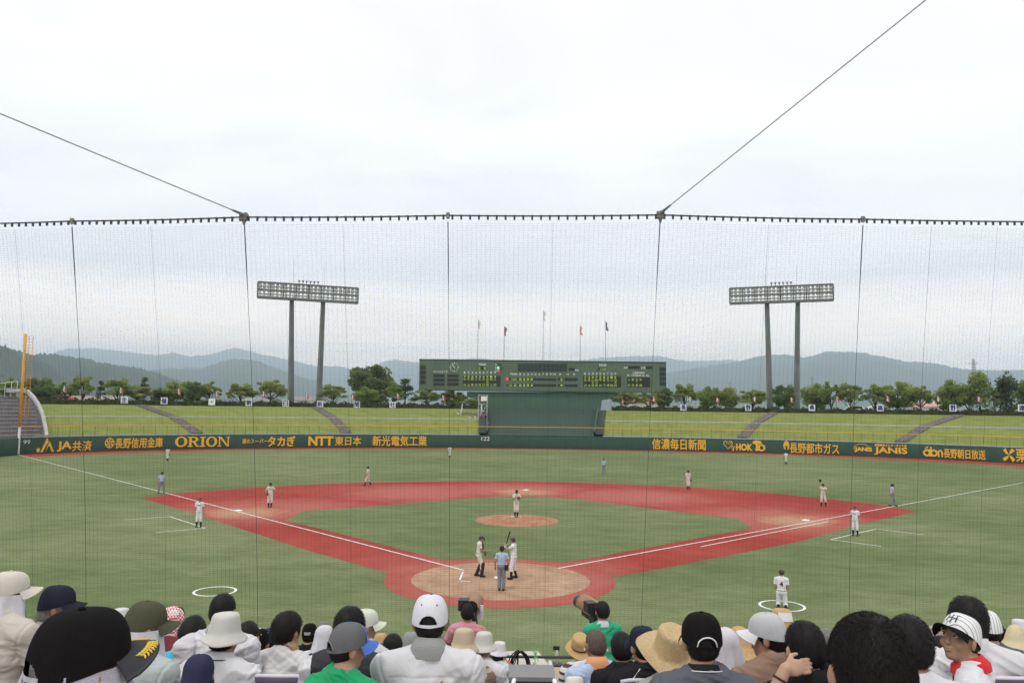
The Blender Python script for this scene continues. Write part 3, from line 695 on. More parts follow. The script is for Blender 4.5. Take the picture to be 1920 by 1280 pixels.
disp([(954.5, 708, 1043, 713.5)]); disp([(954.5, 719, 1043, 724.7)]); disp([(1046, 708, 1056.5, 713.7)]); disp([(1046, 719.4, 1056.5, 725)])
disp([(1059, 708.2, 1083, 714)]); disp([(1059, 719.7, 1083, 725.3)])
disp([(971 + 7.75 * k, 681, 978.2 + 7.75 * k, 696.3) for k in range(12)], m=mat('display_mid', (.028, .045, .035), .5)); disp([(1067, 689, 1078, 694.5)])
disp([(1093.5, 704, 1164.5, 726)]); disp([(1121, 688.7, 1137.5, 695)]); disp([(1179, 685.5, 1200, 691.5)]); disp([(1212, 686, 1224, 691.5)]); disp([(1176, 707, 1219, 725.8)])
def lett(s, u0, v0, u1, v1, m, y=-.05, bold=.02, name='lettering'):
    x0, z1 = sl(u0, v0); x1, z0 = sl(u1, v1); v, f = fit_text(s, x0, x1, z0, z1, bold); return [sblocal(a, b, y) for a, b in v], f
def group_letters(items, m, name, y=-.05, label=None):
    for it in items:
        v, f = lett(it[0], *it[1:5], m, y, it[5] if len(it) > 5 else .02); mk(name, v, f, m, sb)
M_SBW = mat('board_white', (.66, .68, .64), .6)
it = [('TEAM', 897, 680.5, 911, 684.6, .04), ('TEAM', 1123, 682, 1137, 686, .04), ('TEAM', 956, 698.8, 970, 702.8, .03), ('S', 928.7, 681.5, 931, 685.5, .03), ('B', 928.7, 687.2, 931, 691, .03), ('O', 928.5, 692.6, 931, 696.4, .03),
      ('km', 1078.8, 691, 1085.5, 695.2, .03), ('AV', 1170, 686.5, 1177.5, 691.3, .02), ('HR', 1203.5, 687, 1211, 691.5, .02), ('UMPIRE', 1187, 696.6, 1209, 700.6, .03), ('PL', 1176.5, 701.3, 1181.5, 704.8, .03), ('1B2B3B', 1184.5, 701.5, 1202, 705, .03), ('LL', 1204, 702, 1209.5, 705.3, .03), ('RL', 1212, 702.2, 1218, 705.5, .03), ('本日の試合予定', 812, 694.2, 839, 698.8, .03)]
for k in range(9): it.append((str(k + 1), 869.5 + 7.08 * k, 695.8, 873 + 7.08 * k - (k == 0), 700.3, .02)); it.append((str(k + 1), 1095.8 + 7.08 * k, 698, 1099.2 + 7.08 * k - (k == 0), 702.2, .02))
for k in range(10): it.append((str(k + 1), 974 + 7.1 * k - (k == 9), 699.2, 977.4 + 7.1 * k + (k == 9) - (k == 0), 703, .02))
for s, u in (('R', 1049), ('H', 1063), ('E', 1075)): it.append((s, u, 699.6, u + 3.6, 703.2, .02))
group_letters(it, M_SBW, 'painted_lettering')
led = []
for k, c in enumerate('758236914'): led.append((c, 869.5 + 7.08 * k, 704, 873.2 + 7.08 * k, 708))
for k, c in enumerate('743758216'): led.append((c, 1095.5 + 7.08 * k, 705, 1099.3 + 7.08 * k, 709))
for k, c in enumerate('中大野小久大宮高土'): led.append((c, 869 + 7.08 * k, 708.6, 873.8 + 7.08 * k, 713.2))
for k, c in enumerate('村山藤成吉口田江田'): led.append((c, 869 + 7.08 * k, 718.8, 873.8 + 7.08 * k, 723.6))
led += [('々', 911.5, 713.6, 916, 718.3)]
for k, c in enumerate('古青山田中倉北小山'): led.append((c, 1095 + 7.08 * k, 709.8, 1100 + 7.08 * k, 714.4))
for k, c in enumerate('沢木宮島井下澤嶋崎'): led.append((c, 1095 + 7.08 * k, 720, 1100 + 7.08 * k, 724.8))
for k in (2, 3, 8): led.append(('々', 1095.5 + 7.08 * k, 715, 1099.5 + 7.08 * k, 719.5))
for k, c in enumerate('大菅五中'): led.append((c, 1177 + 7.4 * k, 709.3, 1181.8 + 7.4 * k, 714))
for k, c in enumerate('村沢嵐嶋'): led.append((c, 1177 + 7.4 * k, 719.5, 1181.8 + 7.4 * k, 724.4))
for k, c in enumerate('0200'): led.append((c, 973.5 + 7.1 * k, 708.6, 977.7 + 7.1 * k, 713, .03))
for k, c in enumerate('0504'): led.append((c, 973.5 + 7.1 * k, 719.8, 977.7 + 7.1 * k, 724.2, .03))
led += [('2', 1050.5, 709, 1055, 713.3, .03), ('9', 1050.5, 720.2, 1055, 724.5, .03), ('上田西', 957.5, 708.5, 969, 713.2), ('佐 農', 955.2, 719.7, 969, 724.4), ('佐', 896.3, 687.6, 901, 693), ('農', 907, 687.6, 911.5, 693), ('上田西', 1124, 689.4, 1136.5, 694.5)]
group_letters(led, M_LED, 'led_character', -.06)
for s, u, v, m in (('ball_lamp', 934.3, 689.2, emis('lamp_green', (.1, .85, .5), 1.2)), ('out_lamp', 934.8, 694.5, emis('lamp_red', (.9, .03, .05), 1.4)), ('team_lamp', 951, 710.2, MATS['lamp_red'])):
    x, z = sl(u, v); mb = MB(); mb.tube([sblocal(x, z, -.02), sblocal(x, z, -.09)], .27, 12); mb.build(s, m, sb)
for u, v in ((937.5, 689.3), (941, 689.4), (935, 683.3), (938.5, 683.4), (938.6, 694.5), (951, 721.5)):
    x, z = sl(u, v); mb = MB(); mb.tube([sblocal(x, z, -.02), sblocal(x, z, -.06)], .2, 10); mb.build('dark_lamp', mat('lamp_off', (.03, .02, .03), .4), sb)
mb = MB(); x0, z0 = sl(851.5, 688)
for k in range(12):
    a = k * math.pi / 6; r0, r1 = (.72, 1.02) if k % 3 == 0 else (.80, .98); w = .11 if k % 3 == 0 else .075
    c = sblocal(x0 + math.sin(a) * (r0 + r1) / 2, z0 + math.cos(a) * (r0 + r1) / 2, -.05); ax = SX * math.cos(a) - np.array([0, 0, math.sin(a)]); az = SX * math.sin(a) + np.array([0, 0, math.cos(a)])
    mb.box(c, (w, .03, (r1 - r0) / 2), np.stack([ax, SY, az], 1))
ck = mb.build('clock_face', M_SBW, sb); mb = MB()
for a, l, w in ((-.62, .78, .075), (-.55, .5, .1)):
    ax = SX * math.cos(a) - np.array([0, 0, math.sin(a)]); az = SX * math.sin(a) + np.array([0, 0, math.cos(a)])
    mb.box(sblocal(x0, z0, -.07 - w) + az * (l / 2 - .12), (w, .02, l / 2 + .1), np.stack([ax, SY, az], 1))
mb.build('clock_hand', M_SBW, ck)
# flag poles on the scoreboard roof
flags = [(895.5, 597, (.75, .75, .75), None, 'white'), (945, 610, (.55, .12, .12), (.12, .12, .18), 'dark red'), (1018, 581, (.7, .7, .72), None, 'pale'), (1087.5, 609, (.7, .35, .33), None, 'faded red'), (1135.5, 600, (.14, .16, .24), None, 'dark blue')]
def limp_flag(L, W, seed):
    V = []; n, m = 8, 14
    for i in range(n):
        for j in range(m):
            q = j / (m - 1); x = i / (n - 1) * W * (.30 + .1 * math.sin(5 * q + seed)); V.append((x + .05 * math.sin(9 * q + i), .10 * math.sin(i * 1.3 + q * 3 + seed), -q * L - .55 * i / (n - 1) * W * .6))
    return V, [tuple(q) for q in grid_faces(n, m)]
M_FP = mat('flag_pole_metal', (.36, .37, .38), .4, metal=.2)
for i, (u, v, c1, c2, nm) in enumerate(flags):
    P = at(u, 675, SD + 1.2); zt = at(u, v, SD + 1.2)[2] - (O[2] + ZT); fo = thing('flag_pole', 'thin flag pole on the scoreboard roof with a limp %s flag' % nm, 'flag pole', (P[0], P[1], O[2] + ZT + .1), 0, 'flag poles on the scoreboard')
    mb = MB(); mb.tube([(0, 0, 0), (0, 0, zt - .1)], [.085, .06], 6); mb.build('pole', M_FP, fo)
    V, F = limp_flag(1.9, 1.3, i); m = mat('flag_' + nm.replace(' ', '_'), c1, .9, col2=c2, scale=1.2, var=.1); f = mk('flag', V, F, m, fo, True); f.location = (.04, 0, zt - .2)

# recess below the scoreboard
V = []; n = 14
for t in np.linspace(tA, tB, n):
    V += [(*wall_p(t, .46), 2.33), (*wall_p(t, 2.2), 2.40), (*wall_p(t, 21.0), 7.2), (*wall_p(t, 25.5), 7.3)]
recess = struct('recess_slope', V, [tuple(q) for q in grid_faces(n, 4)[:, ::-1]], M_EYED)
sheet('recess_ledge', tA + .004, tB - .004, [(.46, 2.42), (2.3, 2.47)], mat('ledge_green', (.10, .14, .085), .9), 14)
for t0, sgn, nm in ((tA, -1, 'left'), (tB, 1, 'right')):
    V = []
    for i in range(24):
        for e in (0, 1):
            off = .5 + (i + e) / 24 * 20; z = bank_z(.9 + (i + .5) / 24 * 19.3) + .15
            for w in (0, 1): V.append((*(wall_p(t0, off) + np.array([math.cos(t0), -math.sin(t0)]) * sgn * w * 1.5), z))
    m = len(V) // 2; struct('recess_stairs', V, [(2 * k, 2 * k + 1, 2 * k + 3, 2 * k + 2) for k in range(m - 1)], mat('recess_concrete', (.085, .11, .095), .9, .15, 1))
    V = []
    for off in np.linspace(.5, 20.5, 12):
        z = bank_z(max(off, .9)); p = wall_p(t0, off); q = p + np.array([math.cos(t0), -math.sin(t0)]) * sgn * -.25; V += [(*p, z - .9), (*p, z + .75), (*q, z + .75), (*q, z - .9)]
    o = mk('side_wall', V, [tuple(q) for q in grid_faces(12, 4)], mat('side_wall_green', (.07, .10, .085), .9, .1, .5)); tag(o, 'low sloping concrete wall at the %s edge of the dark green recess' % nm, 'wall')
# small stand, camera scaffold and blue sheet left of the recess
M_SCAF = mat('galvanised', (.5, .5, .48), .5)
P = at(882, 787, 154.5); st = thing('small_bleacher', 'small pale grey plank stand on the grass bank left of the recess', 'bleachers', (P[0], P[1], 4.95))
mb = MB()
for k in range(5): mb.box((0, .5 + k * .7, .35 + k * .42), (1.9, .24, .045)); mb.box((-1.2, .75 + k * .7, .2 + k * .25), (.05, .05, .2 + k * .2)); mb.box((1.2, .75 + k * .7, .2 + k * .25), (.05, .05, .2 + k * .2))
mb.build('plank_step', mat('plank_grey', (.36, .33, .31), .9, .2, 3), st)
mb = MB()
for x in (-2.0, 2.0): mb.tube([(x, .2, 0), (x, .2, 1.4), (x, 3.4, 3.2), (x, 3.4, 0)], .05, 5); mb.tube([(x, .2, .8), (x, 3.4, 2.6)], .04, 5)
mb.build('hand_rail', M_SCAF, st)
P = at(905, 783, 153); sc = thing('camera_scaffold', 'narrow scaffold tower with a camera platform beside the recess', 'scaffold', (P[0], P[1], 5.0))
mb = MB()
for x in (-.85, .85):
    for y in (-.8, .8): mb.tube([(x, y, -1.0), (x, y, 4.9)], .05, 5)
for z in (1.0, 3.0, 4.8):
    for a, b in (((-.85, -.8), (.85, -.8)), ((-.85, .8), (.85, .8)), ((-.85, -.8), (-.85, .8)), ((.85, -.8), (.85, .8))): mb.tube([(*a, z), (*b, z)], .045, 5)
mb.tube([(-.85, -.8, 0), (.85, -.8, 2.9)], .04, 5)
mb.build('scaffold_frame', M_SCAF, sc); mb = MB(); mb.box((0, 0, 3.0), (.9, .85, .05)); mb.box((0, 0, 1.6), (.9, .85, .05)); mb.build('platform', M_CONC, sc)
mb = MB(); mb.box((0.25, -.86, 4.1), (.6, .02, .45)); mb.build('white_sheet', M_SIGNW, sc); mb = MB(); mb.box((-.35, .0, 4.2), (.3, .4, .35)); mb.build('camera_box', mat('black_plastic', (.02, .02, .022), .5), sc)
V = []; n = 8
for i in range(n):
    for j in range(n): V.append((i / 7 * 2.3 - 1.1, j / 7 * 1.6 - .9, .45 + .5 * j / 7 + .08 * math.sin(i * 1.7 + j) - .15 * abs(i - 3.5) / 3.5))
P = at(905, 793, 151.5); o = mk('blue_tarpaulin', V, [tuple(q) for q in grid_faces(n, n)], mat('blue_sheet', (.02, .13, .48), .5), loc=(P[0], P[1], P[2] - .6), smooth=True); tag(o, 'bright blue tarpaulin spread at the foot of the scaffold tower', 'tarpaulin')

# ================================================================ light towers
M_GALV = mat('tower_steel', (.20, .215, .20), .6, .18, .25, metal=.1)
M_LAMP = mat('lamp_glass', (.5, .5, .48), .15, .35, .6, spec=.8)
M_HEADF = mat('tower_frame_paint', (.125, .155, .14), .6)
def tower(uL, vL, uR, vR, vLb, vRb, dL, dR, legs, label, tall):
    A, B = at(uL, vL, dL), at(uR, vR, dR); A2, B2 = at(uL, vLb, dL), at(uR, vRb, dR)
    zt = (A[2] + B[2]) / 2; zb = (A2[2] + B2[2]) / 2; c = (A + B) / 2; ax = B - A; W = np.linalg.norm(ax[:2]); ax[2] = 0; ax /= np.linalg.norm(ax); ay = np.array([-ax[1], ax[0], 0])
    o = thing('light_tower', label, 'light tower', (c[0], c[1], 7.0)); L = lambda x, y, z: ax * x + ay * y + np.array([0, 0, z - 7.0])
    M = np.stack([ax, ay, [0, 0, 1]], 1); H = zt - zb
    mb = MB()
    for z, t in ((zb, .28), (zb + H / 2, .13), (zt, .12)): mb.box(L(0, .1, z), (W / 2, .55, t), M)
    for x in np.linspace(-W / 2, W / 2, 9): mb.box(L(x, .35, (zt + zb) / 2), (.10 if 0 < abs(x) < W / 2 - .1 else .16, .2, H / 2), M)
    for q in (.25, .75): mb.box(L(0, .42, zb + H * q), (W / 2, .12, .09), M)
    mb.build('lamp_frame', M_HEADF, o)
    lamp = None; nx = 24
    for r in range(4):
        for k in range(nx):
            x = -W / 2 + (k + .5) * W / nx; z = zb + .35 + (r + .38) * (H - .45) / 4
            if lamp is None:
                V = []; F = []; pr = [(.0, .0), (.20, -.02), (.33, -.10), (.38, -.32), (.36, -.34), (.30, -.20), (.12, -.12), (0, -.10)]
                for (rr, yy) in pr:
                    for a in range(10): w = 2 * math.pi * a / 10; V.append(ax * rr * math.cos(w) + ay * (yy + .2) + np.array([0, 0, rr * math.sin(w)]))
                F = [((i) * 10 + a, (i) * 10 + (a + 1) % 10, (i + 1) * 10 + (a + 1) % 10, (i + 1) * 10 + a) for i in range(len(pr) - 1) for a in range(10)]
                lamp = mk('floodlight', V, F, M_LAMP, o, True); q = lamp
            else: q = lamp.copy(); COL.objects.link(q)
            q.location = tuple(L(x, -.25, z)); q.rotation_euler = (random.uniform(-.12, .12), 0, random.uniform(-.5, .5))
    for (ut, ub) in legs:
        i = (ut - uL) / (uR - uL); dd = dL + (dR - dL) * i; T = at(ut, (vLb + vRb) / 2, dd + 1.0); Bm = at(ub, 769, dd + 1.0); cc = np.array([c[0], c[1], 7.0]); T[2] = zb + .1; Bm[2] = 6.5
        mb = MB(); S = 7; pts = [T + (Bm - T) * k / S for k in range(S + 1)]
        mb.tube([p - cc for p in pts], [.52 + .22 * k / S for k in range(S + 1)], 14); mb.build('leg', M_GALV, o, True)
        mb = MB(); mb.tube([T - cc + np.array([0, .5, 0]), T - cc + np.array([0, .5, H + tall])], .035, 5); mb.build('lightning_rod', M_FP, o)
        mb = MB(); [mb.tube([p - cc + ay * -.75 + ax * s for p in (pts[0], pts[-1])], .03, 4) for s in (-.2, .2)]; [mb.box(T + (Bm - T) * k / 60 - cc + ay * -.75, (.2, .02, .02), M) for k in range(60)]; mb.build('ladder', M_HEADF, o)
    mb = MB(); um = (legs[0][0] + legs[1][0]) / 2; i = (um - uL) / (uR - uL)
    for k in range(6): x = (i - .5) * W + (k - 2.5) * .85; mb.tube([L(x, 0, zt), L(x, 0, zt + .45), L(x, -.1, zt + .95)], [.06, .08, .33], 8)
    mb.build('top_floodlight', M_GALV, o)
tower(484, 528, 672, 540.5, 557, 568, 176, 184, ((547, 545), (606, 597)), 'tall floodlight tower on two grey legs left of the scoreboard', 6.0)
tower(1368, 542, 1562, 531, 570.5, 561, 184, 176, ((1438, 1444), (1496, 1493)), 'tall floodlight tower on two grey legs right of the scoreboard', 5.0)

# ================================================================ trees, hedges, signs, banners
M_BARK = mat('bark', (.07, .055, .045), .95, .25, 6)
def leaf_mat(name, a, b):
    m = mat(name, a, .75, col2=b, scale=.9, det=3, spec=.15, var=.1)
    n, l = m.node_tree.nodes, m.node_tree.links; bs = n['Principled BSDF']; src = bs.inputs['Base Color'].links[0].from_socket   # light passes through leaves
    tr = n.new('ShaderNodeBsdfTranslucent'); l.new(src, tr.inputs['Color']); mx = n.new('ShaderNodeMixShader'); mx.inputs[0].default_value = .55; l.new(bs.outputs[0], mx.inputs[1]); l.new(tr.outputs[0], mx.inputs[2]); l.new(mx.outputs[0], n['Material Output'].inputs['Surface']); return m
LM = [leaf_mat('leaves_cherry', (.20, .275, .072), (.37, .44, .14)), leaf_mat('leaves_dark', (.12, .18, .058), (.23, .30, .10)), leaf_mat('leaves_conifer', (.07, .115, .05), (.13, .18, .07)), leaf_mat('leaves_light', (.23, .30, .078), (.40, .45, .14))]
def crown_mesh(kind, seed, n):
    g = np.random.default_rng(seed); C = []
    limbs = []
    if kind == 'spread':
        for k in range(38):
            a = g.uniform(0, 6.28); e = g.uniform(.15, 1.25); L = g.uniform(.6, 1.0); c = np.array([math.cos(a) * math.cos(e) * L * .62, math.sin(a) * math.cos(e) * L * .62, .36 + .58 * math.sin(e) * L]); limbs.append(c)
            C.append((c, .125 * g.uniform(.5, 1.3), (1.15, 1.15, .55)))
    elif kind == 'round':
        for k in range(46):
            d = g.normal(0, 1, 3); d /= np.linalg.norm(d); r = g.uniform(.45, 1.0); c = np.array([d[0] * .43 * r, d[1] * .43 * r, .55 + d[2] * .40 * r]); C.append((c, .125 * g.uniform(.6, 1.35), (1.1, 1.1, .75)))
            if k % 3 == 0: limbs.append(c)
    elif kind == 'conifer':
        for k in range(40):
            h = g.uniform(.1, .98); r = (1 - h) * .26 + .02; a = g.uniform(0, 6.28); C.append((np.array([math.cos(a) * r, math.sin(a) * r, h]), .075, (1.2, 1.2, .6)))
    else:
        for k in range(34):
            h = g.uniform(.15, .97); r = .20 * math.sin(min(1, (1 - h) * 2.4 + .15) * 1.5) * g.uniform(.2, 1); a = g.uniform(0, 6.28); C.append((np.array([math.cos(a) * r, math.sin(a) * r, h]), .10, (1, 1, 1.3)))
    per = n // len(C); P = []
    for c, r, s in C:
        d = g.normal(0, 1, (per, 3)); d /= np.linalg.norm(d, axis=1, keepdims=True); P.append(c + d * (r * g.uniform(.25, 1.12, (per, 1)) ** .6) * np.array(s))
    P = np.concatenate(P); m = len(P); P = P[P[:, 2] > .07]; m = len(P)
    nn = g.normal(0, 1, (m, 3)); nn[:, 2] += .9; nn /= np.linalg.norm(nn, axis=1, keepdims=True)
    t = np.cross(nn, g.normal(0, 1, (m, 3))); t /= np.linalg.norm(t, axis=1, keepdims=True); b = np.cross(nn, t)
    s = g.uniform(.5, 1.25, (m, 1)) * (.030 if kind != 'conifer' else .024)
    V = np.stack([P - t * s, P - b * s * .7 + nn * s * .2, P + t * s, P + b * s * .7 + nn * s * .2], 1).reshape(-1, 3)
    F = np.arange(m * 4).reshape(-1, 4); return V, F, limbs
protos = {}
def proto(kind, seed, mi, n=5600):
    V, F, limbs = crown_mesh(kind, seed, n); mb = MB(); g = np.random.default_rng(seed); top = .75 if kind == 'spread' else .9
    mb.tube([(0, 0, -.05), (.01, 0, .15), (.0, .01, .36), (.01, 0, top)], [.035, .028, .022, .006], 7)
    for c in limbs[:12]: mb.tube([(0, 0, g.uniform(.12, .34)), c * .5 + np.array([0, 0, .12]), c], [.016, .010, .004], 5)
    protos[(kind, seed)] = (mesh_of('crown', V, F, LM[mi]), mesh_of('trunk', mb.v, mb.f, M_BARK, True))
for k in range(4): proto('spread', 11 + k, (0, 3, 0, 3)[k])
for k in range(3): proto('round', 21 + k, (1, 0, 3)[k], 6600)
proto('conifer', 31, 2, 1800); proto('poplar', 41, 0, 2200); proto('poplar', 42, 2, 2200)
def tree(kind, seed, u, vtop, w, label, d=177, z0=6.9, group='trees along the top of the grass bank'):
    T = at(u, vtop, d); h = (T[2] - z0); cw = {'spread': 1.22, 'round': .98, 'conifer': .46, 'poplar': .42}[kind]; sx = w * d / FPX / cw * 1.18; h *= 1.08
    o = thing('tree', label, 'tree', (T[0], T[1], z0), random.uniform(0, 6.28), group); c, t = protos[(kind, seed)]
    for nm, me in (('trunk', t), ('crown', c)):
        q = bpy.data.objects.new(nm, me); COL.objects.link(q); q.parent = o; q.scale = (sx, sx, h)
TR = [
 ('round', 22, 20, 708, 36, 'round green tree behind the left bleachers, leftmost in the row'), ('round', 21, 75, 709, 56, 'broad dark green tree just right of the foul pole'),
 ('spread', 11, 125, 717, 40, 'small spreading tree right of the broad dark tree by the foul pole'), ('spread', 12, 157, 706, 44, 'taller pale spreading tree left of the narrow conifer'),
 ('conifer', 31, 190, 717, 16, 'narrow little conifer between two spreading trees at left'), ('spread', 13, 222, 711, 46, 'spreading tree behind the sign 主'),
 ('spread', 14, 258, 722, 50, 'low wide light green tree between the signs 主 and 催'), ('conifer', 31, 272, 711, 18, 'slim conifer rising behind the low wide tree at left'), ('poplar', 42, 297, 731, 20, 'thin dark bush behind the sign 催'),
 ('round', 23, 327, 713, 56, 'dense green tree just right of the sign 催'), ('round', 21, 364, 716, 36, 'dark tree in the middle of the group left of the blank dot sign'), ('spread', 11, 394, 716, 40, 'light tree with a flat crown above the dot sign'),
 ('spread', 12, 452, 720, 54, 'free-standing spreading tree above the sign 朝'), ('spread', 14, 508, 712, 52, 'free-standing pale spreading tree left of the floodlight tower'),
 ('spread', 13, 626, 722, 50, 'spreading tree just right of the left floodlight tower'), ('round', 22, 685, 726, 46, 'light green tree in front of the great dark tree'),
 ('spread', 11, 738, 716, 40, 'pale tree right of the great dark tree'), ('conifer', 31, 760, 714, 34, 'pointed tree between the great dark tree and the scoreboard'), ('spread', 14, 800, 729, 46, 'tree under the left end of the scoreboard'),
 ('round', 23, 851, 729, 44, 'round tree under the scoreboard beside its green base'), ('spread', 12, 882, 748, 44, 'low bush-like tree left of the scaffold tower'),
 ('spread', 13, 1172, 735, 50, 'tree right of the green scoreboard base'), ('spread', 11, 1218, 733, 46, 'spreading tree under the right end of the scoreboard'), ('round', 21, 1245, 727, 30, 'dark narrow tree just right of the scoreboard'),
 ('spread', 12, 1283, 721, 48, 'tree above the sign 長 at right'), ('round', 22, 1328, 725, 40, 'green tree right of the sign 長'), ('round', 23, 1360, 724, 44, 'round tree in the middle between the signs 長 and 野'),
 ('spread', 14, 1410, 730, 52, 'low pale tree left of the right floodlight tower'), ('round', 21, 1470, 722, 42, 'dark round tree between the legs of the right floodlight tower'),
 ('round', 22, 1530, 720, 50, 'bright green tree above the sign 県'), ('spread', 11, 1557, 716, 34, 'tall tree right of the sign 県'), ('spread', 13, 1594, 720, 48, 'star-shaped tree standing alone above the white car'),
 ('spread', 12, 1640, 722, 40, 'tree left of the sign 高'), ('round', 23, 1682, 713, 60, 'broad green tree right of the sign 高'), ('spread', 14, 1724, 723, 38, 'pale drooping tree beside the pink-roofed building'),
 ('round', 22, 1782, 713, 56, 'broad tree above the second sign 野'), ('poplar', 41, 1836, 708, 34, 'tall narrow green tree beside the pylon'), ('spread', 13, 1815, 722, 40, 'low tree between the broad tree and the tall narrow tree'), ('spread', 11, 1862, 726, 34, 'small tree between two tall narrow trees at right'),
 ('poplar', 42, 1885, 706, 32, 'tall dark narrow tree near the right edge'), ('round', 21, 1926, 714, 46, 'dark tree at the right edge above the sign 連')]
for k, t in enumerate(TR): tree(*t[:5], t[5], plan_off(t[2], 766, 25 + (k % 5) * 1.2))
proto('round', 25, 1, 12000); tree('round', 25, 697, 686, 80, 'great dark tree towering behind the row left of the scoreboard', 196, 6.5)
def hedge(t0, t1, label):
    g = np.random.default_rng(int(abs(t0) * 1000)); n = int((t1 - t0) * 130 * 45); t = g.uniform(t0, t1, n); off = g.uniform(21.2, 22.6, n); z = 7.0 + g.uniform(0, 1, n) ** .7 * (1.05 + .2 * np.sin(t * 300))
    P = np.array([(*wall_p(a, b), c) for a, b, c in zip(t, off, z)]); nn = g.normal(0, 1, (n, 3)); tt = np.cross(nn, g.normal(0, 1, (n, 3))); tt /= np.linalg.norm(tt, axis=1, keepdims=True); bb = np.cross(nn, tt); bb /= np.linalg.norm(bb, axis=1, keepdims=True)
    s = g.uniform(.10, .24, (n, 1)); V = np.stack([P - tt * s, P - bb * s, P + tt * s, P + bb * s], 1).reshape(-1, 3)
    C = []; tc = np.linspace(t0, t1, 200)
    for q in tc:
        hh = 7.85 + .10 * math.sin(q * 300)
        for off, zz in ((21.35, 6.9), (21.4, hh), (22.45, hh), (22.5, 6.9)): C.append((*wall_p(q, off), zz))
    F4 = np.concatenate([np.arange(n * 4).reshape(-1, 4), grid_faces(200, 4)[:, ::-1] + n * 4]); V = np.concatenate([V, np.array(C)])
    o = mk('hedge', V, F4, leaf_mat('leaves_hedge', (.05, .065, .022), (.10, .105, .04))); tag(o, label, 'hedge')
hedge(R_(-47), tA - .01, 'low clipped hedge on top of the left grass bank'); hedge(tB + .02, R_(52), 'low clipped hedge on top of the right grass bank')
M_NAVY = mat('navy_paint', (.03, .03, .20), .6)
for u, v, ch in ((233, 749.5, '主'), (307.5, 751, '催'), (397, 753, '・'), (466.5, 754.5, '朝'), (535.5, 756, '日'), (600, 757, '新'), (669, 758, '聞'), (736, 758.5, '社'), (1281.5, 763.5, '長'), (1403, 764, '野'), (1522.5, 764, '県'), (1650.5, 764.5, '高'), (1787, 764.5, '野'), (1916, 764.5, '連')):
    d = plan_off(u, v, 20.4); P = at(u, v, d); lab = 'white square sign with the character %s on the bank top' % ch if ch != '・' else 'white square sign with only a small navy dot on the bank top'
    if ch == '野': lab = 'white square sign with the character 野, %s' % ('left of the right floodlight tower' if u < 1500 else 'at the top of the far right stairs')
    o = thing('character_sign', lab, 'sign', P, -YAW, 'white one-character signs on the bank top')
    mb = MB(); mb.box((0, .05, 0), (.62, .04, .62)); mb.build('board', M_SIGNW, o); mb = MB(); [mb.tube([(x, .12, .5), (x, .12, -.9)], .03, 4) for x in (-.4, .4)]; mb.build('stake', M_POST, o)
    if ch == '・': v2, f2 = np.array([(.14 * math.cos(a), .14 * math.sin(a)) for a in np.arange(10) * .628]), [tuple(range(10))]
    else: v2, f2 = fit_text(ch, -.47, .47, -.49, .49, .03)
    VV = []; FF = []
    for e, (dx, dz) in enumerate(((0, 0), (-.035, 0), (.035, 0), (0, .035), (0, -.035))): FF += [tuple(i + len(VV) for i in q) for q in f2]; VV += [(x + dx, -.004 * e, z + dz) for x, z in v2]
    mk('character', VV, FF, M_NAVY, o)
M_FLAGRW = stripes('banner_cloth', (.75, .72, .7), (.6, .10, .10), .9, 'X', .5)
M_FR = mat('banner_red', (.48, .13, .12), .9); M_FWH = mat('banner_white', (.62, .58, .57), .9)
bl_ = [(118, 733), (224, 736), (333, 738), (404, 742), (492, 742), (573, 745), (659, 748), (744, 746), (829, 749), (1224, 751), (1292, 751), (1343, 753), (1413, 752), (1482, 753), (1568, 752), (1662, 751), (1757, 751), (1833, 752)]
for i, (u, v) in enumerate(bl_):
    d = plan_off(u, v, 20.7); P = at(u, v, d)
    side = 'left' if u < 900 else 'right'
    nth = ['first', 'second', 'third', 'fourth', 'fifth', 'sixth', 'seventh', 'eighth', 'ninth'][i if u < 900 else i - 9]
    o = thing('banner', 'small red and white banner, %s from the left on the %s bank' % (nth, side), 'banner', (P[0], P[1], 7.0), 0, 'small red and white banners along the bank top')
    h = P[2] - 7.0 + 1.0; mb = MB(); mb.tube([(0, 0, 0), (0, 0, h)], .035, 5); mb.build('pole', M_POST, o)
    for q, m, x0 in ((0, M_FWH, .0), (1, M_FR, .27)):
        V = []; n, k2 = 5, 7
        for a in range(n):
            for b in range(k2): V.append((.05 + x0 + a / (n - 1) * .27, .06 * math.sin(b * .9 + a + i + q), -b / (k2 - 1) * .95 - .6 * (x0 + a / (n - 1) * .27)))
        f = mk('cloth', V, [tuple(x) for x in grid_faces(n, k2)], m, o, True); f.location = (0, 0, h - .05)
# far buildings, vehicles and pylons
def building(u, d, w, dep, h, wall_c, roof_c, label, gable=True):
    P = at(u, 766, d); o = thing('building', label, 'building', (P[0], P[1], -.3), -YAW + random.uniform(-.3, .3)); mw = mat('wall_%d' % u, wall_c, .9, .08, .3); mr = mat('roof_%d' % u, roof_c, .8, .1, .5)
    mb = MB(); mb.box((0, 0, h / 2), (w / 2, dep / 2, h / 2)); wl_ = mb.build('wall', mw, o)
    r = h * .22 if gable else .4; e = .5
    V = [(-w / 2 - e, -dep / 2 - e, h + .01), (w / 2 + e, -dep / 2 - e, h + .01), (w / 2 + e, dep / 2 + e, h + .01), (-w / 2 - e, dep / 2 + e, h + .01), (-w / 2 - e, 0, h + r), (w / 2 + e, 0, h + r)]
    mk('roof', V, [(0, 1, 5, 4), (2, 3, 4, 5), (0, 4, 3), (1, 2, 5), (3, 2, 1, 0)], mr, o)
    mb = MB(); k = max(2, int(w / 4))
    for fl in range(max(1, int(h / 3.2))):
        for i in range(k): mb.box((-w / 2 + (i + .5) * w / k, -dep / 2 - .02, 1.8 + fl * 3.1), (.8, .04, .7))
    mb.build('window', mat('dark_glass', (.05, .06, .07), .2), o)
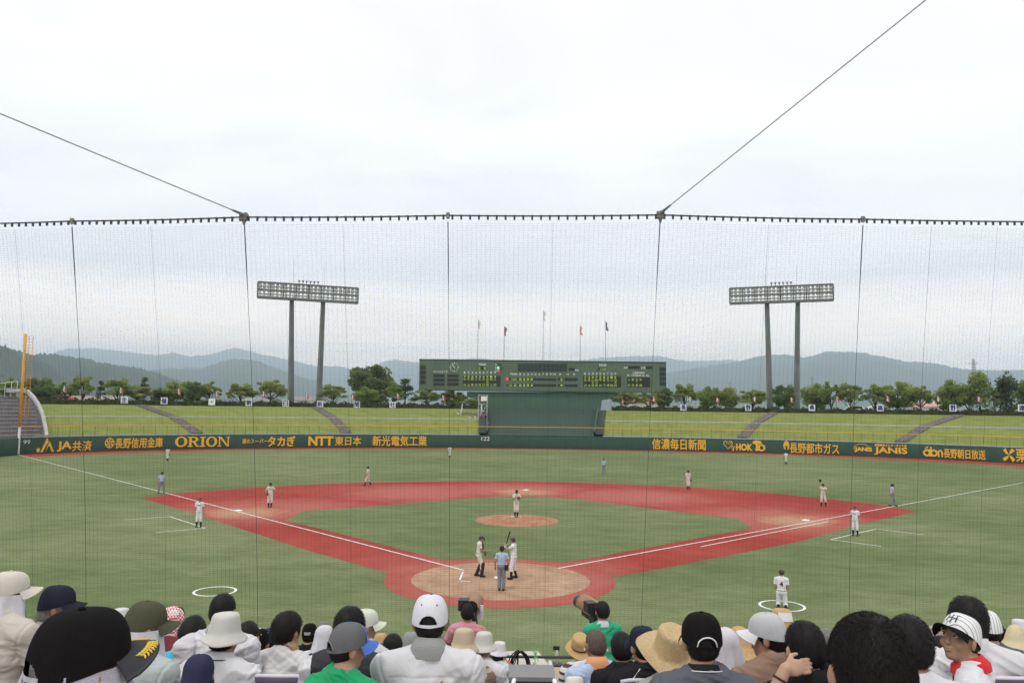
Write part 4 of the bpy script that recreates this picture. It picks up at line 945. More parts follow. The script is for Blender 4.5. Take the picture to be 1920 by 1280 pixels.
building(1206, 330, 17, 10, 10.5, (.55, .53, .5), (.42, .17, .13), 'pale building with a red roof between trees right of the scoreboard')
building(1738, 300, 14, 10, 10.0, (.6, .58, .55), (.50, .30, .27), 'pale building with a pinkish roof between trees at right')
building(483, 420, 22, 12, 9.5, (.5, .5, .48), (.2, .2, .21), 'grey low building seen between the two free-standing trees')
building(180, 380, 26, 12, 9.0, (.55, .5, .46), (.3, .25, .22), 'long low building behind the small trees at left')
building(575, 520, 22, 12, 11.0, (.5, .48, .46), (.24, .2, .19), 'low building seen between the legs of the left floodlight tower')
building(1315, 480, 22, 12, 10.5, (.5, .5, .5), (.25, .26, .28), 'grey building with a flat roof behind the trees by the sign 長', False)
def car(u, d, col, label, rz):
    P = at(u, 766, plan_off(u, 766, d)); o = thing('parked_car', label, 'car', (P[0], P[1], 7.0), rz); m = mat('car_paint_%d' % u, col, .3, spec=.5)
    pr = [(-2.1, .3), (-2.1, .95), (-1.6, 1.05), (-1.1, 1.65), (1.2, 1.65), (1.75, 1.05), (2.1, .95), (2.1, .3)]; V = [(x, y, z) for y in (-.82, .82) for x, z in pr]; k = len(pr)
    mk('body', V, [tuple(range(k)), tuple(range(2 * k - 1, k - 1, -1))] + [(i, k + i, k + (i + 1) % k, (i + 1) % k) for i in range(k)], m, o)
    mb = MB(); mb.box((.05, 0, 1.33), (1.0, .835, .22)); mb.build('window', mat('car_glass', (.03, .035, .04), .1), o)
    for x in (-1.3, 1.3):
        for y in (-.8, .8): mb = MB(); mb.tube([(x, y - .1, .32), (x, y + .1, .32)], .32, 12); mb.build('wheel', mat('tyre', (.02, .02, .02), .8), o)
car(1603, 31, (.78, .78, .78), 'white car parked under the star-shaped tree on the right bank', .2)
car(1643, 31, (.78, .78, .8), 'white car parked just left of the sign 高', .1)
car(120, 33, (.6, .12, .1), 'red and white car parked behind the hedge at left', .1)
def pylon(u, vt, d, label):
    T = at(u, vt, d); o = thing('pylon', label, 'pylon', (T[0], T[1], -.3)); h = T[2]; mb = MB()
    w = lambda z: .9 + 4.0 * (1 - z / h) ** 1.3
    for sx in (-1, 1):
        for sy in (-1, 1): mb.tube([(sx * w(z) , sy * w(z), z) for z in np.linspace(0, h, 7)], .28, 4)
    zs = np.linspace(h * .2, h * .97, 10)
    for a, b in zip(zs[:-1], zs[1:]):
        for sy in (-1, 1): mb.tube([(-w(a), sy * w(a), a), (w(b), sy * w(b), b)], .16, 4); mb.tube([(w(a), sy * w(a), a), (-w(b), sy * w(b), b)], .16, 4)
    mb.build('lattice', mat('pylon_steel', (.2, .2, .2), .7), o); mb = MB()
    for q in (.62, .77, .92): mb.tube([(-6.5, 0, h * q), (0, 0, h * q + .8), (6.5, 0, h * q)], .22, 4); mb.tube([(-6.5, 0, h * q), (6.5, 0, h * q)], .2, 4)
    mb.build('cross_arm', MATS['pylon_steel'], o)
pylon(1825, 672, 900, 'lattice electricity pylon above the trees at right'); pylon(1522, 704, 1500, 'small far electricity pylon right of the right floodlight tower'); pylon(1368, 715, 1700, 'tiny far electricity pylon left of the right floodlight tower')

# ================================================================ mountains
M_FOR = mat('forest', (.020, .034, .018), .95, col2=(.050, .068, .034), scale=.012, det=8, var=.1)
def ridge(name, pts, d, amp, seed, base=-5, rough=1.0, dep=.35):
    us = np.arange(pts[0][0], pts[-1][0], 3.0 if d < 4000 else 4.0); vs = np.interp(us, [p[0] for p in pts], [p[1] for p in pts]); n = len(us); m = 26
    g = np.random.default_rng(seed); V = np.zeros((n, m, 3)); ph = g.uniform(0, 6.28, (12, 3))
    crest = np.array([at(u, v, d) for u, v in zip(us, vs)])
    def nz(x, y):
        o = 0
        for k in range(12): f = 2 ** (k * .45) / (d * .10); o = o + math.sin(x * f * math.cos(ph[k, 0]) + y * f * math.sin(ph[k, 0]) + ph[k, 1]) / 2 ** (k * .33)
        return o
    for i in range(n):
        c = crest[i]; dr = c[:2] - CAM[:2]; L = np.linalg.norm(dr); dr = dr / L
        for j in range(m):
            q = j / (m - 1) * 1.35; s = L * (1 - dep) + L * dep * q; xy = CAM[:2] + dr * s; h = c[2] - base
            e = 1 - abs(1 - q); prof = max(0, e) ** .85; z = base + h * prof
            z += amp * nz(xy[0], xy[1]) * h * (1 - e) * e * 1.6 + (rough * g.normal() if d < 4000 else rough * g.normal()) * (e > .2)
            V[i, j] = (*xy, z if q <= 1 else min(z, c[2] + 1))
    struct(name, V.reshape(-1, 3), grid_faces(n, m)[:, ::-1], M_FOR, True)
ridge('hill', [(-260, 640), (-150, 618), (-60, 628), (0, 646), (25, 660), (40, 668), (56, 676), (90, 692), (140, 725), (180, 765)], 1700, .35, 3, rough=2.2)
ridge('hill', [(-200, 690), (0, 685), (45, 677), (75, 672), (112, 672), (130, 675), (175, 681), (225, 686), (262, 689), (287, 696), (312, 705), (332, 712), (370, 726), (420, 748), (470, 768)], 2300, .3, 4, rough=2.4)
ridge('mountain', [(120, 730), (220, 705), (290, 692), (350, 690), (375, 690), (412, 680), (437, 676), (475, 681), (487, 683), (518, 695), (565, 710), (596, 717), (620, 732), (680, 750), (760, 768)], 4700, .22, 5, rough=3)
ridge('mountain', [(-300, 660), (-100, 672), (40, 676), (85, 664), (125, 651), (175, 651), (225, 657), (275, 663), (300, 664), (325, 660), (355, 667), (400, 662), (437, 650), (470, 657), (502, 666), (549, 675), (596, 686), (634, 685), (665, 692), (690, 688), (721, 677), (740, 673), (784, 679), (830, 676), (870, 672), (900, 668), (930, 674), (985, 686), (1060, 680), (1110, 670), (1150, 667), (1200, 664), (1238, 666), (1259, 672), (1289, 675), (1325, 675), (1378, 673), (1450, 690)], 9400, .16, 6, rough=4)
ridge('mountain', [(1000, 745), (1100, 728), (1200, 708), (1290, 692), (1350, 681), (1393, 674), (1422, 665), (1458, 662), (1482, 663), (1503, 668), (1526, 665), (1550, 657), (1586, 660), (1621, 661), (1635, 666), (1661, 669), (1702, 677), (1753, 679), (1783, 687), (1814, 692), (1865, 692), (1920, 691), (2000, 698), (2150, 690)], 5600, .2, 8, rough=3)
# hazy summer air over the whole valley
hz = MB(); hz.box((0, 2500, 409), (9800, 9000, 411)); ho = mk('haze', hz.v, hz.f, None); ho['kind'] = 'stuff'; ho.location = (0, 0, 0)
mh = bpy.data.materials.new('haze_air'); mh.use_nodes = True; nh, lh = mh.node_tree.nodes, mh.node_tree.links; nh.clear()
ov = nh.new('ShaderNodeOutputMaterial'); pv = nh.new('ShaderNodeVolumePrincipled'); pv.inputs['Color'].default_value = (.74, .875, 1.0, 1); pv.inputs['Density'].default_value = 2.2e-4; pv.inputs['Anisotropy'].default_value = 0.75
lh.new(pv.outputs[0], ov.inputs['Volume']); ho.data.materials.append(mh)
tag(ho, 'pale blue summer haze filling the valley', 'haze')
# ================================================================ backstop net, its cables
NT = [(-110, 420, 15.2), (135, 414.5, 14.6), (458, 407, 13.75), (840, 404, 13.7), (1238, 403, 13.75), (1618, 411, 14.4), (2040, 416, 15.2)]
NB = [(-80, 1440, 16.6), (157, 1432, 15.9), (484, 1420, 15.1), (840, 1424, 15.05), (1193, 1428, 15.1), (1591, 1440, 15.8), (2010, 1452, 16.6)]
TOPK = [at(*p) for p in NT]; BOTK = [at(*p) for p in NB]
for p in BOTK: p[2] = max(p[2], .25)
NU = [p[0] for p in NT]
def net_p(u, q):                                         # u: image column at the top edge, q: 0 top .. 1 bottom
    a = np.array([np.interp(u, NU, [p[i] for p in TOPK]) for i in range(3)]); b = np.array([np.interp(u, NU, [p[i] for p in BOTK]) for i in range(3)])
    k = int(np.clip(np.searchsorted(NU, u) - 1, 0, len(NU) - 2)); f = (u - NU[k]) / (NU[k + 1] - NU[k]); sag = 4 * f * (1 - f)
    p = a + (b - a) * q; p[1] += .22 * math.sin(math.pi * q) + .06 * sag * math.sin(math.pi * q); p[2] -= .014 * sag * (1 - q); return p
net = thing('backstop_net', 'tall dark backstop net hanging from a steel cable in front of the seats', 'net')
M_NET = mat('net_twine', (.035, .04, .035), .8); M_CAB = mat('steel_cable', (.06, .065, .065), .6); M_FIT = mat('steel_fitting', (.20, .20, .19), .55, .2, 9, metal=.2)
def threads(rows, r):                                    # many thin three-sided threads in one mesh
    V = []; F = []; b = 0
    for P in rows:
        P = np.asarray(P); t = np.gradient(P, axis=0); t /= np.linalg.norm(t, axis=1, keepdims=True)
        up = np.where(np.abs(t[:, 2:3]) > .8, np.array([[0, 1.0, 0]]), np.array([[0, 0, 1.0]])); a = np.cross(t, up); a /= np.linalg.norm(a, axis=1, keepdims=True); c = np.cross(t, a)
        n = len(P); ring = np.stack([P + r * (math.cos(w) * a + math.sin(w) * c) for w in (.5, 2.594, 4.689)], 1); V.append(ring.reshape(-1, 3))
        i, k = np.meshgrid(np.arange(n - 1), np.arange(3), indexing='ij'); k2 = (k + 1) % 3
        F.append(np.stack([b + i * 3 + k, b + i * 3 + k2, b + (i + 1) * 3 + k2, b + (i + 1) * 3 + k], -1).reshape(-1, 4)); b += 3 * n
    return np.concatenate(V), np.concatenate(F)
rows = []; qs = np.linspace(.012, 1, 12); span = np.linalg.norm(BOTK[3] - TOPK[3])
ucols = []
for k in range(len(NU) - 1):
    L = np.linalg.norm(TOPK[k + 1] - TOPK[k]); n = int(round(L / .083)); ucols += list(np.linspace(NU[k], NU[k + 1], n, endpoint=False))
for u in ucols: rows.append([net_p(u, q) for q in qs])
us = np.linspace(NU[0], NU[-1], 61)
us = np.unique(np.concatenate([us, NU]))
for q in np.arange(.0125, 1, .0415 / span): rows.append([net_p(u, q) for u in us])
V, F = threads(rows, .00098); mk('mesh', V, F, M_NET, net)
mb = MB(); mb.tube([net_p(u, 0) for u in us], .0145, 6); mb.build('top_cable', M_CAB, net, True)
hook = None; L = 0; hk_n = 0; rest = MB()
cu = []
for k in range(len(NU) - 1):
    Ls = np.linalg.norm(TOPK[k + 1] - TOPK[k]); n = int(round(Ls / .158)); cu += list(NU[k] + (NU[k + 1] - NU[k]) * (np.arange(n) + .5) / n)
cu = [u for u in cu if -20 < u < 1940]; mid = sorted(cu, key=lambda u: abs(u - 960))[:100]
for u in cu:
    p = net_p(u, 0)
    if u in mid:
        if hook is None: m_ = MB(); m_.box((0, 0, -.035), (.017, .012, .036)); m_.box((0, 0, .0), (.016, .024, .012)); hook = m_.build('hook', M_CAB, net); c = hook
        else: c = hook.copy(); COL.objects.link(c)
        c.location = p
    else: rest.box(p + np.array([0, 0, -.035]), (.017, .012, .036))
rest.build('hooks', M_CAB, net)['kind'] = 'stuff'
for u in NU[1:-1]:
    big = u in (458, 1238); p = net_p(u, 0); mb = MB(); s = .062 if big else .03
    mb.box(p + np.array([0, 0, .0]), (s, s * .8, s * (.95 if big else 1.7))); mb.box(p + np.array([0, -s * .7, s * .35]), (s * 1.12, s * .3, s * .28)); mb.tube([p + np.array([0, 0, -s * .9]), p + np.array([0, 0, -s * 2.3])], [s * .7, s * .22], 8)
    mb.box(p + np.array([s * .4, 0, s * 1.05]), (s * .35, s * .5, s * .2))
    mb.build('clamp', M_FIT, net)
    mb = MB(); mb.tube([net_p(u, q) + np.array([.0, -.012, 0]) for q in np.linspace(.01, 1, 16)], [.010] * 2 + [.0040] * 14, 6); mb.build('rope', M_CAB, net, True)
for u in (30, 287, 643, 1037, 1437, 1742, 1865):
    mb = MB(); mb.tube([net_p(u, q) + np.array([0, -.01, 0]) for q in np.linspace(.01, 1, 16)], .0021, 5); mb.build('lace_rope', M_CAB, net, True)
for (u, v, u2, v2, lab) in ((458, 403, -500, 6, 'long steel stay cable running up to the left from the net'), (1238, 400, 2050, -252, 'long steel stay cable running up to the right from the net')):
    a = at(u, v, 13.72); b = at(u2, v2, 9.0); e = a + (b - a) * 1.0; mb = MB(); mb.tube([a + (e - a) * q for q in np.linspace(.012, 1, 8)], .009, 6); c = thing('stay_cable', lab, 'cable', (0, 0, 0)); mb.build('wire_rope', M_FIT, c, True)
    mb = MB(); mb.tube([a + (e - a) * .004, a + (e - a) * .035], [.03, .018], 6); mb.build('turnbuckle', M_FIT, c)
# ================================================================ people
A_ = lambda *a: np.array(a, float)
SKIN = [mat('skin_tan', (.36, .205, .135), .6, .08, 9, spec=.3), mat('skin_light', (.47, .29, .205), .6, .08, 9, spec=.3), mat('skin_dark', (.26, .14, .09), .6, .08, 9, spec=.3)]
HAIRM = {'black': mat('hair_black', (.010, .0085, .0085), .6, .3, 40, spec=.2), 'brown': mat('hair_dark_brown', (.012, .009, .008), .6, .2, 40, spec=.2), 'grey': mat('hair_grey', (.17, .16, .155), .6, .35, 60), 'stubble': mat('hair_stubble', (.105, .075, .062), .75, .25, 60)}
M_SHOE = mat('shoe_black', (.02, .02, .022), .5); M_SOLE = mat('trouser_grey', (.10, .10, .11), .9, .1, 6)
def lerp(a, b, t): return a + (b - a) * t
def skel(seated=True, lean=.05, b=1.0, slump=0.0):
    if seated:
        J = dict(pelvis=A_(0, 0, .54), nb=A_(0, lean, 1.065 - slump), hipL=A_(-.10, .03, .50), hipR=A_(.10, .03, .50), knL=A_(-.14, .46, .50), knR=A_(.14, .46, .50), anL=A_(-.14, .44, .09), anR=A_(.14, .44, .09))
    else:
        J = dict(pelvis=A_(0, 0, .95), nb=A_(0, lean, 1.455), hipL=A_(-.09, 0, .92), hipR=A_(.09, 0, .92), knL=A_(-.11, .03, .50), knR=A_(.11, .03, .50), anL=A_(-.12, -.01, .09), anR=A_(.12, -.01, .09))
    nb = J['nb']; J['hc'] = nb + (A_(0, .058, .134) if seated else A_(0, .025, .158))
    for s, n in ((-1, 'L'), (1, 'R')):
        J['sh' + n] = nb + A_(s * .178 * b, -.012, -.082 if seated else -.062)
        J['el' + n] = J['sh' + n] + (A_(s * .065, .05, -.27) if seated else A_(s * .05, -.02, -.29))
        J['ha' + n] = A_(s * .10, .34, .64) if seated else J['sh' + n] + A_(s * .055, .05, -.53)
    J['b'] = b; return J
def tframe(J):
    up = J['nb'] - J['pelvis']; up /= np.linalg.norm(up); rt = J['shR'] - J['shL']; rt /= np.linalg.norm(rt); fw = np.cross(up, rt); fw /= np.linalg.norm(fw); rt = np.cross(fw, up)
    return np.stack([rt, fw, up], 1)
def torso_ops(J, o=0.0, k=.06):
    M = tframe(J); b = J['b']; p, n = J['pelvis'], J['nb']; fw = M[:, 1]
    return [(Ell(lerp(p, n, .64), (.150 * b + o, .108 + o, .185 + o), M), k, 1), (Ell(lerp(p, n, .30) + fw * .012, (.142 * b + o, .115 + o, .16 + o), M), k, 1), (Ell(p, (.165 * b + o, .125 + o, .115 + o), M), k, 1),
            (Cone(lerp(J['shL'], J['shR'], .03), lerp(J['shL'], J['shR'], .97), .056 + o), k * .8, 1), (Cone(n + A_(0, 0, .005), J['shL'], .052 + o, .054 + o), .04, 1), (Cone(n + A_(0, 0, .005), J['shR'], .052 + o, .054 + o), .04, 1)]
def hand_ops(ha, d, curl=.5, pn=None, s=1.0, side=1):
    d = d / (np.linalg.norm(d) + 1e-9); pn = A_(0, 0, -1) if pn is None else pn / np.linalg.norm(pn); pn = pn - d * (pn @ d); pn /= np.linalg.norm(pn) + 1e-9; w = np.cross(d, pn) * side
    c = ha + d * .045 * s; M = np.stack([w, d, pn], 1); ops = [(Ell(c, (.040 * s, .050 * s, .018 * s), M), .01, 1)]
    for i, (x, L) in enumerate(((-.028, .066), (-.009, .076), (.010, .071), (.028, .055))):
        a = c + w * x * s + d * .038 * s; q = math.cos(curl * .7) * d + math.sin(curl * .7) * pn; m = a + q * L * .55 * s; q2 = math.cos(curl * 1.7) * d + math.sin(curl * 1.7) * pn
        ops += [(Cone(a, m, .0095 * s, .0085 * s), .004, 1), (Cone(m, m + q2 * L * .5 * s, .0085 * s, .007 * s), .004, 1)]
    a = c - w * .03 * s - d * .02 * s; m = a - w * .025 * s + d * .02 * s + pn * .01 * s; ops += [(Cone(a, m, .014 * s, .011 * s), .008, 1), (Cone(m, m + d * .03 * s - w * .004 * s + pn * .006 * s, .011 * s, .008 * s), .004, 1)]
    return ops
def body_ops(J, R, face=False, hands=True):
    T = lambda x, y, z: J['hc'] + R @ A_(x, y, z); ops = torso_ops(J)
    for n in 'LR':
        ops += [(Cone(J['sh' + n], J['el' + n], .050, .040), .03, 1), (Cone(J['el' + n], J['ha' + n], .042, .029), .02, 1), (Cone(J['hip' + n], J['kn' + n], .082, .056), .05, 1), (Cone(J['kn' + n], J['an' + n], .054, .038), .03, 1)]
        ft = R_foot(J, n); ops.append((Cone(J['an' + n] + A_(0, 0, -.03), J['an' + n] + A_(0, 0, -.045) + ft * .14, .042, .034), .03, 1))
        if hands: ops += hand_ops(J['ha' + n], J.get('hd' + n, J['ha' + n] - J['el' + n]), J.get('curl', .6), J.get('pn' + n), side=1 if n == 'R' else -1)
    ops += [(Cone(J['nb'] - A_(0, 0, .05), T(0, -.018, -.05), .060, .053), .035, 1), (Ell(T(0, -.012, .022), (.075, .094, .096), R), .03, 1), (Ell(T(0, .026, -.050), (.055, .060, .064), R), .035, 1), (Ell(T(0, .055, -.098), (.026, .022, .018), R), .02, 1),
            (Cone(T(0, .086, .006), T(0, .098 if face else .104, -.028), .008, .010 if face else .0135), .012, 1)]
    for s in (-1, 1): ops.append((Ell(T(s * .083, -.006, -.010), (.012, .021, .034), R @ rotm(s * .45)), .007, 1))
    if face:
        for s in (-1, 1): ops += [(Ell(T(s * .031, .094, .010), (.019, .012, .010), R), .010, -1), (Ell(T(s * .030, .082, .030), (.026, .012, .007), R), .012, 1), (Ell(T(s * .042, .062, -.030), (.024, .022, .024), R), .02, 1), (Ell(T(s * .009, .095, -.031), (.008, .009, .007), R), .006, 1)]
        ops += [(Ell(T(0, .086, -.058), (.023, .010, .006), R), .006, 1), (Ell(T(0, .084, -.070), (.019, .010, .007), R), .006, 1), (Box(T(0, .100, -.0635), (.020, .010, .0016), .001, R), .003, -1)]
    else:
        for s in (-1, 1): ops.append((Ell(T(s * .031, .092, .008), (.019, .012, .011), R), .010, -1))
        ops.append((Ell(T(0, .086, -.060), (.023, .009, .011), R), .01, 1))
    return ops
def R_foot(J, n):
    d = J['kn' + n] - J['hip' + n]; d = A_(d[0], d[1], 0); l = np.linalg.norm(d); return J.get('ft' + n, A_(0, 1, 0))
def rev(prof, n, fn=None, a0=0.0, a1=2 * math.pi):
    closed = abs(a1 - a0 - 2 * math.pi) < 1e-6; th = np.linspace(a0, a1, n, endpoint=not closed); V = []
    for t in th:
        for j, (r, z) in enumerate(prof): V.append(fn(t, j, r, z) if fn else (r * math.sin(t), r * math.cos(t), z))
    return np.array(V), grid_faces(n, len(prof), closed)[:, ::-1]
def put(V, R, c): return np.asarray(V) @ R.T + c
def ellr(t, r, z): return (r * .93 * math.sin(t), r * 1.12 * math.cos(t) - .010, z)
def hair_mesh(J, R, style, h, seed, vol=1.0, strands=0, L=.02, wid=.0009):
    T = lambda x, y, z: J['hc'] + R @ A_(x, y, z); o = {'short': .012, 'buzz': .006, 'thick': .018, 'long': .018, 'pony': .003, 'fringe': .003, 'fringe_long': .003}[style] * vol
    ops = [(Ell(T(0, -.014, .026), (.077 + o, .095 + o, .097 + o), R), .02, 1)]
    if style in ('short', 'buzz', 'thick'):
        ops += [(Ell(T(0, -.046, -.018), (.064 + o, .056 + o, .052 + o), R), .03, 1)]
        ops += [(Box(T(0, .135, -.045), (.14, .085, .088), .02, R), .015, -1), (Box(T(0, .02, -.150), (.16, .2, .083), .012, R @ rotm(0, -.22)), .014, -1)]
        for s in (-1, 1): ops += [(Ell(T(s * .090, .012, -.030), (.034, .036, .050), R), .012, -1)]
    elif style in ('fringe', 'fringe_long'):              # the hair that shows below a hat
        lo = .035 if style == 'fringe_long' else 0.0
        ops = [(Ell(T(0, -.014, .018), (.0785 + o, .095 + o, .092), R), .02, 1), (Ell(T(0, -.042, -.030 - lo), (.069 + o + lo * .3, .064 + o + lo * .3, .055 + lo), R), .025, 1), (Box(T(0, .11, -.045), (.14, .085, .095), .02, R), .015, -1), (Box(T(0, .02, -.165 - lo * 1.8), (.16, .2, .083), .012, R @ rotm(0, -.18)), .012, -1)]
        for s in (-1, 1): ops += [(Ell(T(s * .090, .004, -.022), (.032, .032, .042), R), .012, -1)]
    else:
        ops += [(Cone(T(0, -.035, .0), T(0, -.045, -.105 if style == 'long' else -.06), (.078 if style == 'long' else .068) + o, .060 + o), .03, 1), (Box(T(0, .135, -.06), (.14, .09, .105), .02, R), .015, -1)]
        if style == 'pony': ops += [(Cone(T(0, -.10, .0), T(.01, -.145, -.07), .026, .034), .015, 1), (Cone(T(.01, -.145, -.07), T(.0, -.135, -.17), .032, .012), .015, 1), (Box(T(0, .02, -.17), (.16, .2, .075), .01, R), .012, -1)]
    V, F = solid(ops, h); V = V + normals(V, F) * (.0010 * wob(V, 60, seed, 6, (1, 1, .35)) + .0024 * wob(V, 20, seed + 1))[:, None]
    if strands: V, F = blade_hair(V, F, strands, L, seed, tuple(R @ A_(.10 * math.sin(seed), -.35, -.9)), wid, .16, whorl=T(.01 * math.sin(seed), -.05, .13), zmin=float((J['hc'] + R @ A_(0, 0, -.095))[2]))
    return V, F
def cap(parent, J, R, m, brim=None, opening=None, eyelets=None, hi=False, size=1.0, tall=0.0, patch=None, arc=None, seams=True, seed=1, front=None, floppy=.0025):
    n, mm = (150, 34) if hi else (72, 16); H = .139 + tall; V = []; th = np.linspace(0, 2 * math.pi, n, endpoint=False); ph = np.linspace(0, math.pi / 2, mm)
    rim = lambda t: .010 + .026 * math.cos(t)
    def pt(t, f, e=0.0):
        k = math.cos(f) ** .60; s = 0.0
        if seams:
            q = (t / (math.pi / 3)) % 1.0; q = min(q, 1 - q) * math.pi / 3; s = (-.022 * math.exp(-(q / .035) ** 2) + .006 * math.exp(-((q - .09) / .05) ** 2)) * math.cos(f)
        z0 = rim(t); z = z0 + (H - z0) * math.sin(f) ** .92; r = (1 + s) * k
        return A_((.0925 + e) * size * r * math.sin(t), ((.1125 + e) * size * r * math.cos(t) - .010), z)
    arch = lambda q: .016 + .044 * math.sqrt(max(0.0, 1 - q * q))
    for t in th:
        fs = list(ph); q = (t - math.pi) / .5
        if opening and abs(q) < 1.0:                      # rows slide onto the edge of the opening
            inv = lambda zz: math.asin(min(1, max(0, (zz - rim(t)) / (H - rim(t)))) ** (1 / .92))
            f0, f1 = inv(rim(math.pi) + .016), inv(rim(math.pi) + arch(q)); i0 = int(np.argmin(np.abs(ph - f0))); i1 = max(i0 + 1, int(np.argmin(np.abs(ph - f1)))); fs[i0] = f0; fs[i1] = max(f1, f0 + .002)
        for f in fs: V.append(pt(t, f))
    V = np.array(V); F = grid_faces(n, mm, True)[:, ::-1]; V0 = V.copy()
    V = V + A_(0, 0, 0) + np.stack([wob(V, 22, seed), wob(V, 22, seed + 1), wob(V, 22, seed + 2)], 1) * floppy
    if opening:
        ti = (F // mm).astype(float); tc = ti.mean(1) * 2 * math.pi / n; dt = np.abs(tc - math.pi); z0 = rim(math.pi); C = V0[F].mean(1)
        keep = ~((dt < .49) & (C[:, 2] > z0 + .016) & (C[:, 2] < z0 + .016 + .044 * np.sqrt(np.maximum(0, 1 - (dt / .50) ** 2)))); F = F[keep]
    c = mk('cap', put(V, R, J['hc']), F, m, parent, True)
    if arc:
        mb = MB(); P = []
        for q in np.linspace(-1, 1, 17): 
            t = math.pi + q * .5; zz = rim(math.pi) + .016 + .044 * math.sqrt(max(0, 1 - q * q)); f = math.asin(min(1, max(0, (zz - rim(t)) / (H - rim(t)))) ** (1 / .92)); P.append(put(pt(t, f, .002), R, J['hc']))
        mb.tube(P, .0035, 6); mb.build('strap_edge', arc, c, True)
    mb = MB(); p = put(A_(0, -.008, H + .002), R, J['hc']); mb.tube([p - R @ A_(0, 0, .004), p + R @ A_(0, 0, .004)], [.010, .007], 10); mb.build('button', front or eyelets or m, c, True)
    if eyelets:
        for k in range(6):
            t = (k + .5) * math.pi / 3; f = .78; p = pt(t, f, .0015); q = pt(t, f, .006); mb = MB(); mb.tube([put(p, R, J['hc']), put(lerp(p, q, .5), R, J['hc'])], .0042, 8); mb.build('eyelet', eyelets, c)
    na, nv = 29, 7; B = []
    for lay in (0, 1):
        for a in np.linspace(-1.12, 1.12, na):
            for v in np.linspace(0, 1, nv):
                p0 = pt(a, .03, .001); L = .074 * max(0, math.cos(a * 1.30)) ** .55; x = p0[0] + .016 * v * math.sin(a); y = p0[1] + v * L; B.append((x, y, p0[2] - .004 - v * .010 - .024 * (x / .09) ** 2 * v - lay * .0045 - .006 * abs(a) * v))
    B = np.array(B); g = grid_faces(na, nv); k = na * nv; F2 = np.concatenate([g[:, ::-1], g + k]); e = [(i * nv + nv - 1, (i + 1) * nv + nv - 1, k + (i + 1) * nv + nv - 1, k + i * nv + nv - 1) for i in range(na - 1)]
    b = mk('brim', put(B, R, J['hc']), np.concatenate([F2, np.array(e)]), brim or m, c, True)
    if front:                                             # front panels of another colour
        Vf = []; 
        for t in np.linspace(-.62, .62, 20):
            for f in np.linspace(.02, 1.30, 16): Vf.append(pt(t, f, .0022))
        mk('front_panel', put(Vf, R, J['hc']), grid_faces(20, 16)[:, ::-1], front, c, True)
    return c, pt
def brimhat(parent, J, R, name, prof, m, band=None, wave=(0, 0), curl=0.0, seed=1, n=72, size=1.0, dent=0.0, tiltv=0.0, bump=.003):
    ib = max(i for i, (r, z) in enumerate(prof) if r < .106)
    def fn(t, j, r, z):
        x, y, z = ellr(t, r * size, z)
        if j > ib:
            q = (r - prof[ib][0]) / (prof[-1][0] - prof[ib][0] + 1e-9); z += q * (wave[0] * math.sin(2 * t + wave[1]) + wave[0] * .5 * math.sin(3 * t + 1.3 + wave[1])) + curl * q * q * math.sin(t) ** 2 * abs(math.sin(t)) - q * curl * .35 * math.cos(t) ** 2
        elif dent and r < .08: z -= dent * math.exp(-(x / .03) ** 2) * max(0, 1 - (r / .08) ** 2)
        return (x, y, z)
    fine = []
    for (a, b) in zip(prof[:-1], prof[1:]):
        k = max(1, int(math.hypot(b[0] - a[0], b[1] - a[1]) / .012)); fine += [(a[0] + (b[0] - a[0]) * i / k, a[1] + (b[1] - a[1]) * i / k) for i in range(k)]
    prof = fine + [prof[-1]]; ib = max(i for i, (r, z) in enumerate(prof) if r < .106)
    V, F = rev(prof, n, fn); V = V + np.stack([wob(V, 26, seed + i) for i in range(3)], 1) * bump
    W = V.copy().reshape(n, len(prof), 3); W[:, :, 2] -= .003; W[:, :, :2] *= .99; V2 = np.concatenate([V, W.reshape(-1, 3)]); F2 = np.concatenate([F, F[:, ::-1] + len(V)]); k = len(prof); b = len(V)
    e = np.array([(i * k + k - 1, ((i + 1) % n) * k + k - 1, b + ((i + 1) % n) * k + k - 1, b + i * k + k - 1) for i in range(n)])[:, ::-1]
    c = mk(name, put(V2, R, J['hc']), np.concatenate([F2, e]), m, parent, True)
    if band:
        jb = [j for j, (r, z) in enumerate(prof) if prof[ib][1] + .002 <= z <= prof[ib][1] + band[1] and j <= ib]; G = V.reshape(n, k, 3)[:, jb, :].copy(); cen = G.mean((0, 1)); G[:, :, :2] = cen[:2] + (G[:, :, :2] - cen[:2]) * 1.03
        mk('hat_band', put(G.reshape(-1, 3), R, J['hc']), grid_faces(n, len(jb), True)[:, ::-1], band[0], c, True)
    return c
P_BUCKET = [(.001, .139), (.045, .138), (.068, .132), (.080, .118), (.086, .085), (.094, .040), (.097, .026), (.112, .006), (.138, -.022)]
P_STRAW = [(.001, .168), (.045, .170), (.070, .166), (.082, .150), (.090, .10), (.100, .035), (.104, .020), (.13, .012), (.17, .004), (.205, -.006)]
P_BELL = [(.001, .166), (.030, .164), (.055, .150), (.076, .115), (.092, .06), (.103, .02), (.125, -.012), (.155, -.045), (.178, -.060)]
P_WIDE = [(.001, .150), (.050, .150), (.074, .142), (.086, .115), (.096, .05), (.103, .022), (.13, .010), (.17, .000)]
